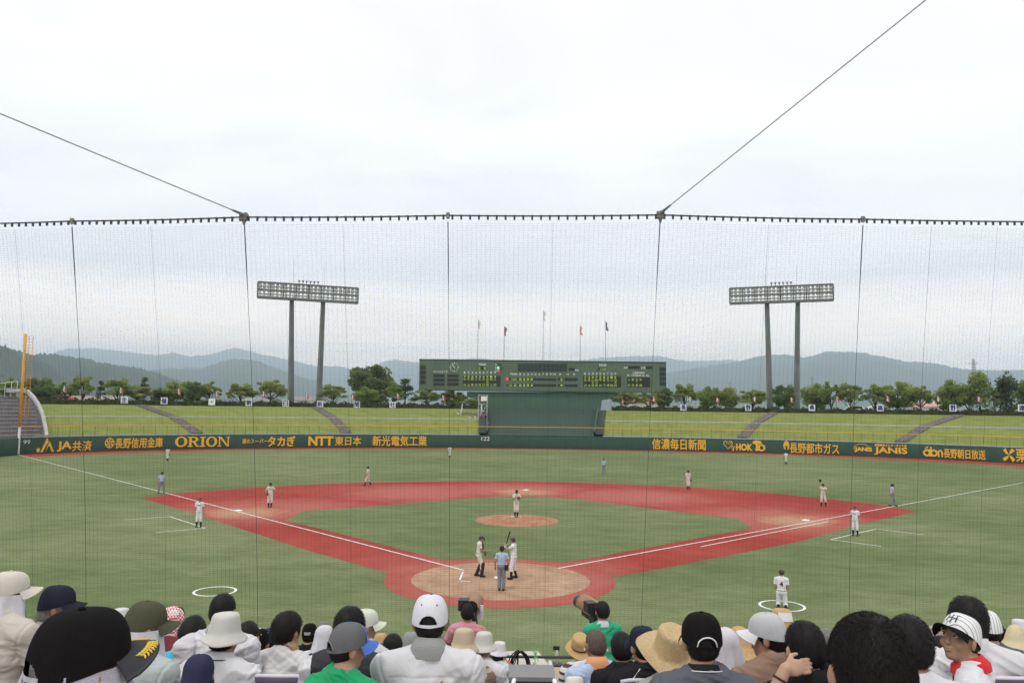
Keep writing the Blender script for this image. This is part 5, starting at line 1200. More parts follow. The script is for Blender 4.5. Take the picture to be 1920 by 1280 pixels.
def drape(parent, J, R, m, z0, length, open_=.85, top=False, seed=1, r0=.110, flare=.045, fold=.014, name='head_towel', uneven=.03, nf=9, short=.25):
    n, k = 110, 26; V = []; a0, a1 = open_, 2 * math.pi - open_; g = np.random.default_rng(seed); ph = g.uniform(0, 6.28, 4)
    for t in np.linspace(a0, a1, n):
        prof = []
        if top: prof = [(r0 * math.cos(f) ** .75, .028 + (.100) * math.sin(f)) for f in np.linspace(math.pi / 2 - .02, .05, 12)]
        L = length * (1 - short * (1 - math.cos(t)) / 2) + uneven * math.sin(2 * t + ph[0]) + uneven * .5 * math.sin(5 * t + ph[1])
        for j in range(k):
            q = j / (k - 1); f = fold * (q ** .8) * (math.sin(nf * t + ph[2] + 1.2 * math.sin(2 * t)) + .5 * math.sin(nf * 1.7 * t + ph[3] + q * 2)); prof.append((r0 + flare * q ** 1.5 + f, z0 - L * q - (.03 * math.sin(4 * t + ph[1]) * q)))
        for r, z in prof: V.append(ellr(t, r, z))
    kk = len(prof); V = np.array(V); F = grid_faces(n, kk)[:, ::-1]
    V = V + np.stack([wob(V, 30, seed + i) for i in range(3)], 1) * .0025
    return mk(name, put(V, R, J['hc']), F, m, parent, True)
def neck_ring(parent, J, m, name='collar', r0=.070, r1=.082, z0=-.005, z1=.048, open_=.55, th=.006, seed=1, rough=.001, trim=None, fold=True):
    M = tframe(J); n = 48; a0, a1 = open_, 2 * math.pi - open_; V = []
    prof = [(r1, z0), (r1 - .002, (z0 + z1) / 2), (r0 + .004, z1), (r0 - th, z1 - .001), (r0 - th, z0)]
    def fn(t, j, r, z): return (r * 1.02 * math.sin(t), r * 1.02 * math.cos(t) + .006, z + .012 * math.cos(t) * -1)
    V, F = rev(prof, n, fn, a0, a1); V = V + np.stack([wob(V, 40, seed + i) for i in range(3)], 1) * rough
    o = mk(name, put(V, M, J['nb']), F, m, parent, True)
    if trim:
        P = [put(A_(*fn(t, 0, r1 + .003, z0 + .022)), M, J['nb']) for t in np.linspace(a0, a1, 40)]; mb = MB(); mb.tube(P, .0028, 5); mb.build('collar_stripe', trim, o, True)
    return o
FCACHE = {}
def garment(parent, J, m, h, name='shirt', off=.014, sleeve=.62, amp=.006, freq=15, seed=1, neck=.062, both=True, waist=None, sl_r=(.066, .062), long=False, hood=None):
    ops = torso_ops(J, off)
    if sleeve > 0:
        for n in 'LR':
            ops.append((Cone(J['sh' + n], J['el' + n], sl_r[0] + off - .014, sl_r[1] + off - .014, cut=sleeve), .03, 1))
            if long: ops.append((Cone(J['el' + n], J['ha' + n], sl_r[1] - .004, .046, cut=.96), .02, 1))
    else:
        for s, n in ((-1, 'L'), (1, 'R')): ops.append((Ell(J['sh' + n] + A_(s * .035, 0, 0), (.045, .12, .13)), .015, -1))
    M = tframe(J); ops.append((Ell(J['nb'] + M[:, 2] * .085 + M[:, 1] * .012, (neck + .006, neck + .012, .072), M), .012, -1))
    if waist is not None: ops.append((Box(J['pelvis'] + A_(0, 0, waist - .5), (.6, .6, .5), .01), .01, -1))
    V, F = solid(ops, h); N0 = normals(V, F); V = folds(V, F, amp, freq, seed, (1, 1, .7)); gr = np.zeros(len(V))   # sewn seams: armholes and yoke
    for s, n in ((-1, 'L'), (1, 'R')):
        q = V - J['sh' + n]; ax = np.array([s * .92, 0, -.28]); d = q @ ax - .012; near = np.linalg.norm(q, axis=1) < .17; gr += near * (np.exp(-(d / .006) ** 2) - .5 * np.exp(-((d - .016) / .009) ** 2))
    lz = (V - J['nb']) @ M; gr += (lz[:, 1] < -.02) * (np.abs(lz[:, 0]) < .19) * .7 * np.exp(-((lz[:, 2] + .105 + .25 * lz[:, 0] ** 2) / .006) ** 2)
    V = V - N0 * (.0055 * gr)[:, None]
    return mk(name, V, F, m, parent, True)
def legs(parent, J, m, h, seed=1, name='trousers', to=1.0, top=.085, amp=.004, r=(.092, .070, .058)):
    M = tframe(J); b = J['b']; ops = [(Ell(J['pelvis'], (.170 * b + .014, .135, .125), M), .04, 1)]
    for n in 'LR': ops += [(Cone(J['hip' + n], J['kn' + n], r[0], r[1]), .04, 1), (Cone(J['kn' + n], J['an' + n], r[1] - .004, r[2], cut=to), .03, 1)]
    ops.append((Box(J['pelvis'] + A_(0, 0, top + .3), (.6, .6, .3), .01), .01, -1))
    V, F = solid(ops, h); V = folds(V, F, amp, 20, seed); return mk(name, V, F, m, parent, True)
def shoes(parent, J, m, h, sock=None, to=.5):
    for n in 'LR':
        ft = R_foot(J, n); a = J['an' + n]; V, F = solid([(Cone(a + A_(0, 0, -.03) - ft * .03, a + A_(0, 0, -.048) + ft * .16, .050, .042), .02, 1), (Box(a + A_(0, 0, -.59), (.6, .6, .5), .01), .004, -1)], h); mk('shoe', V, F, m, parent, True)
        if sock:
            V, F = solid([(Cone(a + (J['kn' + n] - a) * -.05, a + (J['kn' + n] - a) * to, .047, .060), .02, 1)], h); mk('sock', V, F, sock, parent, True)
PEOPLE = []
def person(label, loc, rz, J, R, h, skin=0, face=False, scale=1.0, group=None, hands=True):
    o = thing('person', label, 'person', loc, rz, group); o.scale = (scale,) * 3
    V, F = solid(body_ops(J, R, face, hands), h); mk('body', V, F, SKIN[skin], o, True); PEOPLE.append(o); return o
def hair(o, J, R, style, h, col='black', seed=1, vol=1.0, strands=0, L=.02, wid=.0009):
    V, F = hair_mesh(J, R, style, h, seed, vol, strands, L, wid); return mk('hair', V, F, HAIRM[col], o, True)

# ---------------------------------------------------------------- the players and umpires on the field
M_JC = cloth('jersey_cream', (.66, .62, .54)); M_JW = cloth('jersey_white', (.72, .72, .74)); M_UB = cloth('umpire_blue', (.38, .48, .62)); M_UG = cloth('umpire_grey', (.20, .22, .26))
M_BLK = cloth('black_cloth', (.022, .022, .025)); M_HELM = mat('helmet_dark', (.03, .025, .035), .3, spec=.5); M_GLOVE = mat('glove_leather', (.16, .075, .03), .6, .2, 10); M_GLOVER = mat('glove_orange', (.42, .10, .03), .6); M_BAT = mat('bat_black', (.02, .018, .018), .3)
M_MARK = mat('jersey_mark', (.10, .03, .06), .8)
def glove(o, p, m, s=1.0):
    V, F = solid([(Ell(p, (.085 * s, .05 * s, .095 * s)), .02, 1), (Cone(p + A_(-.06, .0, .03) * s, p + A_(-.09, .01, .10) * s, .025 * s, .02 * s), .02, 1)] + [(Cone(p + A_(x, 0, .05) * s, p + A_(x * 1.5, .01, .13) * s, .022 * s, .018 * s), .012, 1) for x in (-.03, 0, .03, .06)], .013)
    mk('glove', V, F, m, o, True)
def hd(a, b=A_(0, 0, 0)): return a
def athlete(u, v, yaw, label, kit='field', pose=None, head=(0, 0), hat='cap', skin=0, glv=None, glm=None, h=.014, scale=1.0, chest=True, z=0.0, group='players and umpires on the field'):
    J = skel(False, .03); 
    if pose: pose(J)
    R = rotm(R_(head[0]), R_(head[1])); P = gnd(u, v, z)
    o = person(label, (P[0], P[1], z + .012), R_(-yaw), J, R, h, skin, scale=scale, group=group)
    top = {'field': M_JC, 'bat': M_JW, 'ump': M_UB}[kit]; bot = {'field': M_JC, 'bat': M_JW, 'ump': M_UG}[kit]
    garment(o, J, top, h, 'jersey', .016, .62, .004, 16, int(u), waist=.03)
    if kit == 'ump': legs(o, J, bot, h, int(u), to=.98, r=(.094, .076, .072)); shoes(o, J, M_SHOE, h)
    else: legs(o, J, bot, h, int(u), to=.42, r=(.096, .078, .066)); shoes(o, J, M_SHOE, h, M_BLK, .62)
    M = tframe(J); V, F = solid([(Ell(J['pelvis'] + A_(0, 0, .055), (.178, .140, .024), M), .01, 1)], h); mk('belt', V, F, M_BLK, o, True)
    if hat == 'helmet':
        T = lambda x, y, z: J['hc'] + R @ A_(x, y, z)
        V, F = solid([(Ell(T(0, -.008, .035), (.104, .122, .108), R), .02, 1), (Box(T(0, .12, -.075), (.2, .14, .105), .02, R), .01, -1), (Box(T(0, 0, -.135), (.2, .2, .09), .01, R), .01, -1), (Ell(T(0, .105, .045), (.078, .065, .014), R), .01, 1)], .011); mk('helmet', V, F, M_HELM, o, True)
    else:
        hair(o, J, R, 'fringe', .012, 'black', int(u)); cap(o, J, R, cloth('cap_dark', (.035, .028, .028)), seed=int(u), size=1.05)
    if chest and kit != 'ump':
        c = lerp(J['pelvis'], J['nb'], .72); mb = MB()
        for k in range(5): mb.box(c + M @ A_((k - 2) * .038, .137 - .004 * abs(k - 2), .0), (.013, .004, .022), M)
        mb.build('chest_lettering', M_MARK, o)
    if glv: glove(o, J['ha' + glv] + A_(0, .05, -.05), glm or M_GLOVE)
    return o, J, R
def pz(J, **k):
    for n, p in k.items(): J[n] = A_(*p)
def p_pitch(J): pz(J, elL=(-.27, .10, 1.20), haL=(-.10, .30, 1.27), elR=(.26, .06, 1.17), haR=(.02, .30, 1.24), anL=(-.06, .02, .09), anR=(.08, -.02, .09), knL=(-.08, .05, .5), knR=(.09, .03, .5))
athlete(968, 969, 172, 'person pitching from the sandy mound, glove held at the chest', pose=p_pitch, glv='L', z=.23, head=(8, 5))
def p_catch(J): pz(J, elL=(-.26, .08, 1.14), haL=(-.16, .26, .98), elR=(.24, .10, 1.14), haR=(.12, .40, 1.12), knL=(-.12, .12, .50), anL=(-.12, -.10, .09), knR=(.12, .14, .50), anR=(.14, .10, .09)); J['nb'] += A_(0, .05, 0); J['hc'] += A_(0, .06, 0)
o, J, R = athlete(897, 1081, 78, 'person in catcher gear and dark leg guards, turned right beside home plate', pose=p_catch, hat='helmet', glv='L', h=.011, head=(5, 8), chest=False)
M_GUARD = mat('guard_black', (.025, .028, .028), .45, .3, 12)
M = tframe(J); V, F = solid([(Ell(lerp(J['pelvis'], J['nb'], .58) + M[:, 1] * .055, (.180, .115, .26), M), .02, 1)], .012); mk('chest_protector', V, F, M_GUARD, o, True)
for n in 'LR': V, F = solid([(Cone(J['kn' + n] + A_(0, .02, .06), J['an' + n] + A_(0, .035, .03), .098, .070), .02, 1), (Ell(J['kn' + n] + A_(0, .05, .02), (.085, .065, .10)), .02, 1)], .011); mk('leg_guard', V, F, M_GUARD, o, True)
V, F = solid([(Box(J['hc'] + R @ A_(0, .13, -.02), (.075, .012, .09), .01, R), .01, 1)], .011); mk('face_mask', V, F, M_GUARD, o, True)
def p_bat(J):
    pz(J, elL=(-.16, .26, 1.24), haL=(.04, .36, 1.33), elR=(.22, .18, 1.20), haR=(.03, .34, 1.41), knL=(-.14, .08, .50), anL=(-.20, .05, .09), knR=(.14, .03, .50), anR=(.20, -.06, .09)); J['curl'] = 1.2
o, J, R = athlete(963, 1085, -78, 'person batting in a dark helmet and white uniform, bat cocked above the shoulder', 'bat', p_bat, hat='helmet', h=.011, head=(20, 0))
for n in 'LR': V, F = solid([(Ell(J['ha' + n] + A_(0, .03, .0), (.05, .055, .05)), .02, 1)], .011); mk('batting_glove', V, F, M_SIGNW, o, True)
mw = o.matrix_basis.copy(); a, b = J['haL'] + A_(0, .05, -.10), J['haL'] + A_(.0, -.16, .66)
ob = thing('baseball_bat', 'black baseball bat held upright by the batter', 'bat', (0, 0, 0)); mb = MB(); W = [np.array(mw @ Vector(tuple(lerp(a, b, q)))) for q in (0, .02, .05, .35, .65, .97, 1)]
mb.tube(W, [.022, .024, .014, .016, .030, .034, .026], 12); mb.build('barrel', M_BAT, ob, True)
def p_ump(J): pz(J, elL=(-.27, -.01, 1.15), haL=(-.26, .05, .90), elR=(.27, -.01, 1.15), haR=(.25, .06, .90), anL=(-.085, -.02, .09), anR=(.085, -.02, .09), knL=(-.09, .02, .5), knR=(.09, .02, .5))
o, J, R = athlete(940, 1107, 2, 'person umpiring behind home plate in light blue shirt and grey trousers', 'ump', p_ump, h=.011, head=(4, 6))
V, F = solid([(Box(J['pelvis'] + A_(.19, -.06, -.03), (.065, .05, .105), .02), .01, 1)], .01); mk('ball_bag', V, F, M_BLK, o, True)
def p_kneel(J):
    dz = A_(0, 0, -.42)
    for k in ('pelvis', 'nb', 'hc', 'shL', 'shR', 'elL', 'elR', 'haL', 'haR', 'hipL', 'hipR'): J[k] = J[k] + dz
    pz(J, knL=(-.12, .05, .075), knR=(.13, .02, .075), anL=(-.12, -.36, .06), anR=(.15, -.38, .06), haL=(-.06, .24, .72), haR=(.12, .24, .66)); J['ftL'] = A_(0, -.9, .1); J['ftR'] = A_(0, -.9, .1)
o, J, R = athlete(1466, 1138, 18, 'person with number 4 kneeling in the white on-deck circle, dark helmet', 'bat', p_kneel, hat='helmet', h=.011, chest=False, head=(-25, 0), scale=1.04)
M = tframe(J); v, f = fit_text('4', -.060, .060, -.10, .10, .02); c = lerp(J['pelvis'], J['nb'], .60); V = [c + M @ A_(x, -.150 + .35 * x * x, z) for x, z in v]; mk('back_number', V, f, M_MARK, o)
def p_stand(w=.13, fwd=0.0):
    def f(J): pz(J, anL=(-w, fwd, .09), anR=(w, -fwd, .09), knL=(-w * .85, .03 + fwd * .6, .5), knR=(w * .85, .03 - fwd * .4, .5))
    return f
def p_hips(J): pz(J, elL=(-.36, -.06, 1.20), haL=(-.18, .02, 1.02), elR=(.33, -.02, 1.17), haR=(.20, .12, .98), anL=(-.08, 0, .09), anR=(.09, .05, .09))
athlete(302, 925, 150, 'person umpiring beside the left foul line, legs apart, light blue shirt', 'ump', p_stand(.20))
athlete(372.5, 988, 168, 'person coaching in white uniform and dark helmet inside the left coach box', 'bat', p_stand(.12), hat='helmet', head=(0, 5))
athlete(506, 951, 165, 'person fielding by the left base with one hand on the hip', pose=p_hips, glv='R', head=(-10, 5))
def p_walkL(J): pz(J, anL=(-.10, .26, .10), anR=(.10, -.24, .12), knL=(-.10, .20, .5), knR=(.10, -.02, .5), haL=(-.2, .16, .92), haR=(.22, .10, .98), elL=(-.26, .0, 1.15), elR=(.26, -.1, 1.17))
athlete(690, 910, -95, 'person fielding in stride with an orange glove behind the left infield', pose=p_walkL, glv='R', glm=M_GLOVER, head=(-5, 0))
athlete(1290.5, 917.5, 178, 'person fielding at the back edge of the red infield at right, glove low', pose=p_stand(.08, .06), glv='L')
def p_raise(J): pz(J, elR=(.30, .06, 1.62), haR=(.22, .06, 1.88), elL=(-.22, .16, 1.25), haL=(.02, .22, 1.30), anL=(-.17, 0, .09), anR=(.17, 0, .09), knL=(-.14, .04, .5), knR=(.14, .04, .5))
o, J, R = athlete(1544, 949, 185, 'person fielding near the right base with one gloved hand raised high', pose=p_raise); glove(o, J['haR'] + A_(0, 0, .06), M_BLK)
def p_walk(J): pz(J, anL=(-.10, .24, .09), anR=(.10, -.26, .12), knL=(-.10, .18, .5), knR=(.10, .0, .5), haL=(-.24, -.10, .92), haR=(.24, .16, .93))
athlete(1673, 949, 95, 'person umpiring on the right foul line, walking, light blue shirt', 'ump', p_walk)
athlete(1604, 1004, -150, 'person coaching in white uniform at the right coach box corner', 'bat', p_stand(.13, .04), hat='helmet', head=(10, 0))
athlete(314, 864, 170, 'person playing deep left field near the wall under the lettering ORION', pose=p_stand(.06, .05), glv='L')
athlete(843, 858, 175, 'person playing deep centre field close to the wall', pose=p_stand(.07, .1), glv='R')
athlete(1474, 870, 5, 'person playing deep right field seen from behind near the wall', pose=p_stand(.07, .09), chest=False, glv='L')
athlete(1132, 888, 180, 'person umpiring alone in the outfield grass behind the diamond', 'ump', p_stand(.15))
# ================================================================ the stand and its spectators
FWH = A_(FW[0], FW[1], 0) / np.linalg.norm(FW[:2]); RTH = A_(FWH[1], -FWH[0], 0)
def row_floor(d): k = round((d - 1.75) / .82); return 5.64 - .254 * k
V = []; F = []
prev = None
for k in range(-3, 12):                                  # stepped concrete rows going down to the front walkway
    d0 = 1.75 + .82 * (k - .5) - .12; d1 = d0 + .82 if k < 11 else d0 + 1.75; z = 5.64 - .254 * k
    for d in (d0, d1):
        for x in (-15, 15): p = CAM + FWH * d + RTH * x; V.append((p[0], p[1], z))
for i in range(len(V) // 2 - 1): F.append((2 * i, 2 * i + 1, 2 * i + 3, 2 * i + 2))
b = len(V)
for x in (-15, 15): p = CAM + FWH * (1.75 + .82 * 10.5 - .12 + 1.75) + RTH * x; V.append((p[0], p[1], -.3))
F.append((b - 2, b - 1, b + 1, b)); struct('stand_terrace', V, F, mat('stand_floor', (.42, .36, .30), .9, .12, 2, bump=.15, bscale=10))
M_SEATP = mat('seat_purple', (.085, .055, .11), .5, .08, 4); M_SEATW = mat('seat_trim', (.62, .58, .60), .5)
SEAT = None
def seat(loc, rz, label='purple folding stadium seat with a pale top edge', group='purple stadium seats'):
    global SEAT
    if SEAT is None:
        o = thing('stadium_seat', label, 'seat', loc, rz, group)
        V, F = rev([(.20, .42), (.21, .40), (.205, .375), (.001, .37)], 24, lambda t, j, r, z: (r * math.sin(t) * 1.05, r * math.cos(t) * 1.0 + .02, z - .02 * math.cos(t))); mk('seat_pan', np.concatenate([V, V[:0]]), F, M_SEATP, o, True)
        mb = MB()
        for lay, m_ in ((0, 0), (1, 1)):
            pass
        P = []; n = 13
        for s in (0, 1):
            for i in range(n):
                x = -.21 + .42 * i / (n - 1)
                for z in (.44, .56, .68, .735): P.append((x * (1 - .05 * (z > .7)), -.205 - .05 * (z - .44) + .10 * (x / .21) ** 2 * .35 - .018 * s, z - (.02 * (abs(x) / .21) ** 4 if z > .7 else 0)))
        g = grid_faces(n, 4); k = n * 4; F = np.concatenate([g, g[:, ::-1] + k]); e = [(i * 4 + 3, (i + 1) * 4 + 3, k + (i + 1) * 4 + 3, k + i * 4 + 3) for i in range(n - 1)]; e += [(0 + j, 1 + j, k + 1 + j, k + j) for j in range(3)] + [((n - 1) * 4 + j + 1, (n - 1) * 4 + j, k + (n - 1) * 4 + j, k + (n - 1) * 4 + j + 1) for j in range(3)]
        mk('backrest', P, np.concatenate([F, np.array(e)]), M_SEATP, o, True)
        mb = MB(); mb.tube([((-.20 + .40 * i / 8) , -.222 + .10 * ((i - 4) / 4) ** 2 * .30, .737 - .02 * (abs(i - 4) / 4) ** 4) for i in range(9)], .013, 6); mb.build('top_edge', M_SEATW, o, True)
        mb = MB(); mb.box((0, -.05, .19), (.03, .05, .19)); mb.box((0, -.15, .37), (.03, .10, .02)); mb.box((0, -.22, .5), (.03, .02, .14)); mb.build('stand_post', M_SOLE, o); SEAT = o; return o
    c = copy_tree(SEAT); c.location = tuple(float(x) for x in loc); c.rotation_euler = (0, 0, rz); tag(c, label, 'seat', group); return c
def C_(n, r, g, b_, **k): return cloth('cloth_' + n, (r, g, b_), **k)
WHITE = C_('white', .60, .59, .61); OFFW = C_('offwhite', .66, .64, .60); BEIGE = C_('beige', .50, .46, .40); LAV = C_('lavender_towel', .58, .55, .62, bump=.5, bscale=220); TOWEL = C_('white_towel', .64, .62, .66, bump=.5, bscale=220)
BLACK = C_('black', .018, .018, .02); SLATE = C_('slate', .10, .105, .13); CHAR = C_('charcoal', .045, .045, .05); GREENT = C_('green_tee', .02, .30, .12); KELLY = C_('kelly', .03, .34, .17); PINK = C_('pink', .55, .25, .29)
LBLUE = C_('light_blue', .42, .50, .68); GREYT = C_('grey_tee', .36, .36, .35); GREYG = C_('grey_green', .40, .44, .43); BROWN = C_('brown_shirt', .26, .16, .115); MUST = C_('mustard', .42, .30, .05); ORANGE = C_('orange_towel', .68, .33, .16); CYAN = C_('cyan', .05, .42, .55); NAVY = C_('navy', .035, .035, .075); PURP = C_('purple', .20, .10, .22)
BUCK = C_('bucket_beige', .50, .40, .28); BUCKG = C_('bucket_grey', .54, .52, .48); OLIVE = C_('olive_cap', .075, .075, .048); CREAMC = C_('cream_cap', .56, .53, .46); NAVYC = C_('navy_cap', .022, .025, .040); WHITEC = C_('white_cap', .62, .62, .66, bump=.1); BLACKC = mat('black_cap', (.010, .009, .009), .85, .1, 5, bump=.15, bscale=120, spec=.06)
STRAW = mat('straw', (.52, .37, .19), .8, col2=(.64, .48, .27), scale=60, bump=.7, bscale=160, var=.1); STRAWT = mat('straw_tan', (.50, .30, .13), .8, col2=(.60, .40, .20), scale=60, bump=.6, bscale=160, var=.1); STRAWY = mat('straw_yellow', (.62, .53, .33), .8, .08, 60, bump=.5, bscale=160); BANDK = mat('hat_band_dark', (.045, .025, .018), .6)
RED = C_('red_scarf', .58, .03, .03); GREYCAP = C_('grey_cap', .13, .13, .135); BLUEF = C_('blue_front', .07, .16, .48); MESH = C_('white_mesh', .46, .46, .48); DK = mat('dark_detail', (.02, .02, .025), .6); PIPE = mat('white_piping', (.7, .7, .7), .7)
STRIPE_B = stripes('striped_brown_shirt', (.20, .13, .10), (.36, .30, .25), 14, 'Z', .72); STRIPE_W = stripes('striped_white_shirt', (.70, .68, .66), (.10, .06, .05), 14, 'Z', .62); PIN = stripes('pinstripe_cap', (.72, .72, .72), (.10, .10, .10), 46, 'X', .86); GING = checks('gingham_hood', (.55, .08, .10), (.74, .70, .70), 62)
SEEDN = [100]
def sp(u, v, d, label, yaw=0, hyaw=0, nod=8, roll=0, skin=0, b=1.0, lean=.05, slump=0.0, hat=0.0, kid=1.0, face=False, pose=None, shirt=WHITE, sleeve=.62, stand=False, h=None, amp=.012, long=False, sit=True, group='spectators in the stand', body_h=None, seat_=True, dx=0.0, neck=.062, freq=17):
    """u, v: where the top of the head or hat is seen; d: distance; builds the person, shirt and trousers."""
    SEEDN[0] += 7; P = at(u, v, d); zf = row_floor(d) if not stand else 5.64 - .254 * 11
    J = skel(not stand, lean, b, slump); J['hc'] = J['hc'] + A_(0, 0, 0); top = J['hc'][2] + (.121 if not hat else hat)
    if pose: pose(J)
    sc = (P[2] - zf) / top; s2 = float(np.clip(sc, .95, 1.0 if not stand else 1.06)) * kid
    up = float(np.clip((P[2] - zf - top * s2) / s2, -.05, .08)) if not stand else 0.0     # sitting tall or slumped
    for q in ('nb', 'hc', 'shL', 'shR', 'elL', 'elR') + (('haL', 'haR') if pose else ()): J[q] = J[q] + A_(0, 0, up)
    top += up; z0 = P[2] - top * s2
    h = h or float(np.clip(d * .0017, .0062, .013)); R = rotm(R_(hyaw), R_(nod), R_(roll))
    rz = -R_(yaw) - YAW; hx, hy = J['hc'][0] * s2, J['hc'][1] * s2
    loc = (P[0] - (hx * math.cos(rz) - hy * math.sin(rz)), P[1] - (hx * math.sin(rz) + hy * math.cos(rz)), z0)
    o = person(label, loc, rz, J, R, h, skin, face, s2, group, hands=True)
    if shirt is not None: garment(o, J, shirt, h, 'shirt', .014, sleeve, amp, freq, SEEDN[0], neck, long=long)
    legs(o, J, M_SOLE, .014, SEEDN[0]); shoes(o, J, M_SHOE, .016)
    if seat_ and not stand: seat((loc[0], loc[1], z0), rz)
    return o, J, R, h, SEEDN[0]
def eyes(o, J, R, glasses=None):
    mw = mat('eye_white', (.62, .60, .58), .3); mi = mat('iris', (.015, .01, .008), .2)
    for s in (-1, 1):
        c = J['hc'] + R @ A_(s * .031, .0815, .010); c = c + R @ A_(0, -.0035, 0); V, F = solid([(Ell(c, (.0125, .0125, .0085)), .001, 1)], .003); e = mk('eye', V, F, mw, o, True)
        V, F = solid([(Ell(c + R @ A_(0, .0098, .0), (.0062, .0045, .0062), R), .001, 1)], .0016); mk('iris', V, F, mi, e, True)
        mb = MB(); mb.tube([J['hc'] + R @ A_(s * (.014 + .010 * q), .098 - .012 * (q / 3.2) ** 2, .032 + .004 * math.sin(q)) for q in (0, 1, 2, 3)], [.002, .0032, .003, .0015], 5); mb.build('eyebrow', HAIRM['black'], o)
    if glasses:
        mb = MB()
        for s in (-1, 1):
            mb.tube([J['hc'] + R @ A_(s * .033 + .022 * math.cos(a), .108 - .004 * abs(math.cos(a)), .006 + .013 * math.sin(a)) for a in np.linspace(0, 6.283, 17)], .0011, 5); mb.tube([J['hc'] + R @ A_(s * .056, .104, .010), J['hc'] + R @ A_(s * .080, .02, .006), J['hc'] + R @ A_(s * .083, -.005, -.006)], .0012, 5)
        mb.tube([J['hc'] + R @ A_(-.011, .108, .010), J['hc'] + R @ A_(.011, .108, .010)], .0011, 5); mb.build('spectacles', glasses, o)

# --- front of the photo, left
o, J, R, h, s = sp(22, 1070, 4.9, 'person in cream cap over a white neck towel and beige shirt at the left edge', 10, 42, 2, hat=.141, shirt=BEIGE, b=1.10, amp=.010)
cap(o, J, R, CREAMC, seed=s, floppy=.005, hi=True); drape(o, J, R, TOWEL, .010, .24, .75, seed=s, flare=.035, short=.62); neck_ring(o, J, BEIGE, seed=s, z1=.055, r1=.086)
o, J, R, h, s = sp(111, 1097, 5.2, 'person in dark navy cap and glasses with greying hair, facing right', 22, 52, 3, hat=.141, shirt=C_('pale_lilac', .55, .54, .62))
hair(o, J, R, 'fringe_long', h, 'grey', s, 1.1, 900, .03); cap(o, J, R, NAVYC, seed=s, floppy=.004, hi=True); neck_ring(o, J, C_('pale_grey', .50, .50, .52), seed=s)
mb = MB(); [mb.tube([J['hc'] + R @ A_(q * .030 + .022 * math.cos(a), .108, .006 + .014 * math.sin(a)) for a in np.linspace(0, 6.283, 13)], .0015, 5) for q in (-1, 1)]; mb.tube([J['hc'] + R @ A_(.054, .10, .01), J['hc'] + R @ A_(.083, 0, 0)], .0016, 5); mb.build('spectacles', M_FIT, o)
o, J, R, h, s = sp(160, 1139, 1.80, 'person in big black cap with golden laurel brim, very close at left', 14, 26, 0, hat=.141, shirt=C_('lilac_patterned', .60, .55, .62, bump=.4), h=.0062)
hair(o, J, R, 'fringe', .006, 'grey', s); c, pt = cap(o, J, R, BLACKC, seed=s, hi=True, opening=True, floppy=.003, size=1.04, brim=C_('dark_grey_brim', .055, .055, .06)); drape(o, J, R, C_('lilac_towel', .52, .48, .56, bump=.6, bscale=260), +.012, .25, .50, seed=s, r0=.103, flare=.07, fold=.008, nf=13)
M_LAUR = mat('gold_thread', (.72, .50, .06), .5); mb = MB()
def brimp(a, v): p0 = pt(a, .03, .001); L = .074 * max(0, math.cos(a * 1.30)) ** .55; return A_(p0[0] + .016 * v * math.sin(a), p0[1] + v * L, p0[2] - .004 - v * .010 - .024 * (p0[0] / .09) ** 2 * v - .006 * abs(a) * v + .0022)
for sgn in (-1, 1):
    P = [put(brimp(sgn * (.10 + .62 * q), .78 - .22 * q), R, J['hc']) for q in np.linspace(0, 1, 9)]; mb.tube(P, .0018, 5)
    for k in range(7):
        q = .06 + k * .14; a = sgn * (.10 + .62 * q); v0 = .78 - .22 * q
        for dv, da in ((.20, .05), (-.22, .05)): mb.tube([put(brimp(a, v0), R, J['hc']), put(brimp(a + sgn * da, v0 + dv * .6), R, J['hc']) + A_(0, 0, .0005), put(brimp(a + sgn * da * 1.9, v0 + dv), R, J['hc'])], [.0016, .0034, .0008], 5)
mb.build('gold_laurel', M_LAUR, c)
o, J, R, h, s = sp(276, 1128, 4.3, 'person in olive green cap over a long white towel, facing right', 12, 44, 4, hat=.141, shirt=GREYG, b=1.0, amp=.009)
cap(o, J, R, OLIVE, seed=s, hi=True, floppy=.006, tall=.004); drape(o, J, R, TOWEL, .006, .27, .70, seed=s, flare=.05, fold=.011); neck_ring(o, J, GREYG, seed=s)
o, J, R, h, s = sp(228, 1139, 8.4, 'person in white sun hat far behind the big black cap', hat=.141, shirt=WHITE); hair(o, J, R, 'fringe', h, 'black', s); brimhat(o, J, R, 'sun_hat', P_BUCKET, WHITE, seed=s, wave=(.01, 1))
o, J, R, h, s = sp(236, 1159, 7.6, 'person in black cap with white dots below the white sun hat', hat=.141, shirt=BLACK); hair(o, J, R, 'fringe', h, 'black', s); cap(o, J, R, BLACKC, eyelets=PIPE, seed=s)
o, J, R, h, s = sp(328, 1135, 6.6, 'person in red and white gingham hood, facing right', 24, 46, 6, hat=.135, shirt=C_('dark_wine', .16, .03, .04)); hair(o, J, R, 'fringe', h, 'black', s); drape(o, J, R, GING, .028, .27, .62, True, seed=s, flare=.03, r0=.098, name='hood', fold=.006)
o, J, R, h, s = sp(364, 1157, 6.0, 'person with black hair in a bright cyan shirt', 5, shirt=CYAN); hair(o, J, R, 'long', h, 'black', s, 1.0, 500, .03)
o, J, R, h, s = sp(420, 1113, 5.4, 'person with cropped black hair in white shirt with a towel on the shoulder', 4, 4, 4, shirt=WHITE, b=1.18, skin=2)
hair(o, J, R, 'buzz', h, 'black', s, 1.0, 1600, .010); neck_ring(o, J, stripes('zebra_band', (.72, .72, .72), (.04, .04, .05), 60, 'X', .5), 'neck_towel', .066, .092, -.02, .06, .3, seed=s, rough=.004)
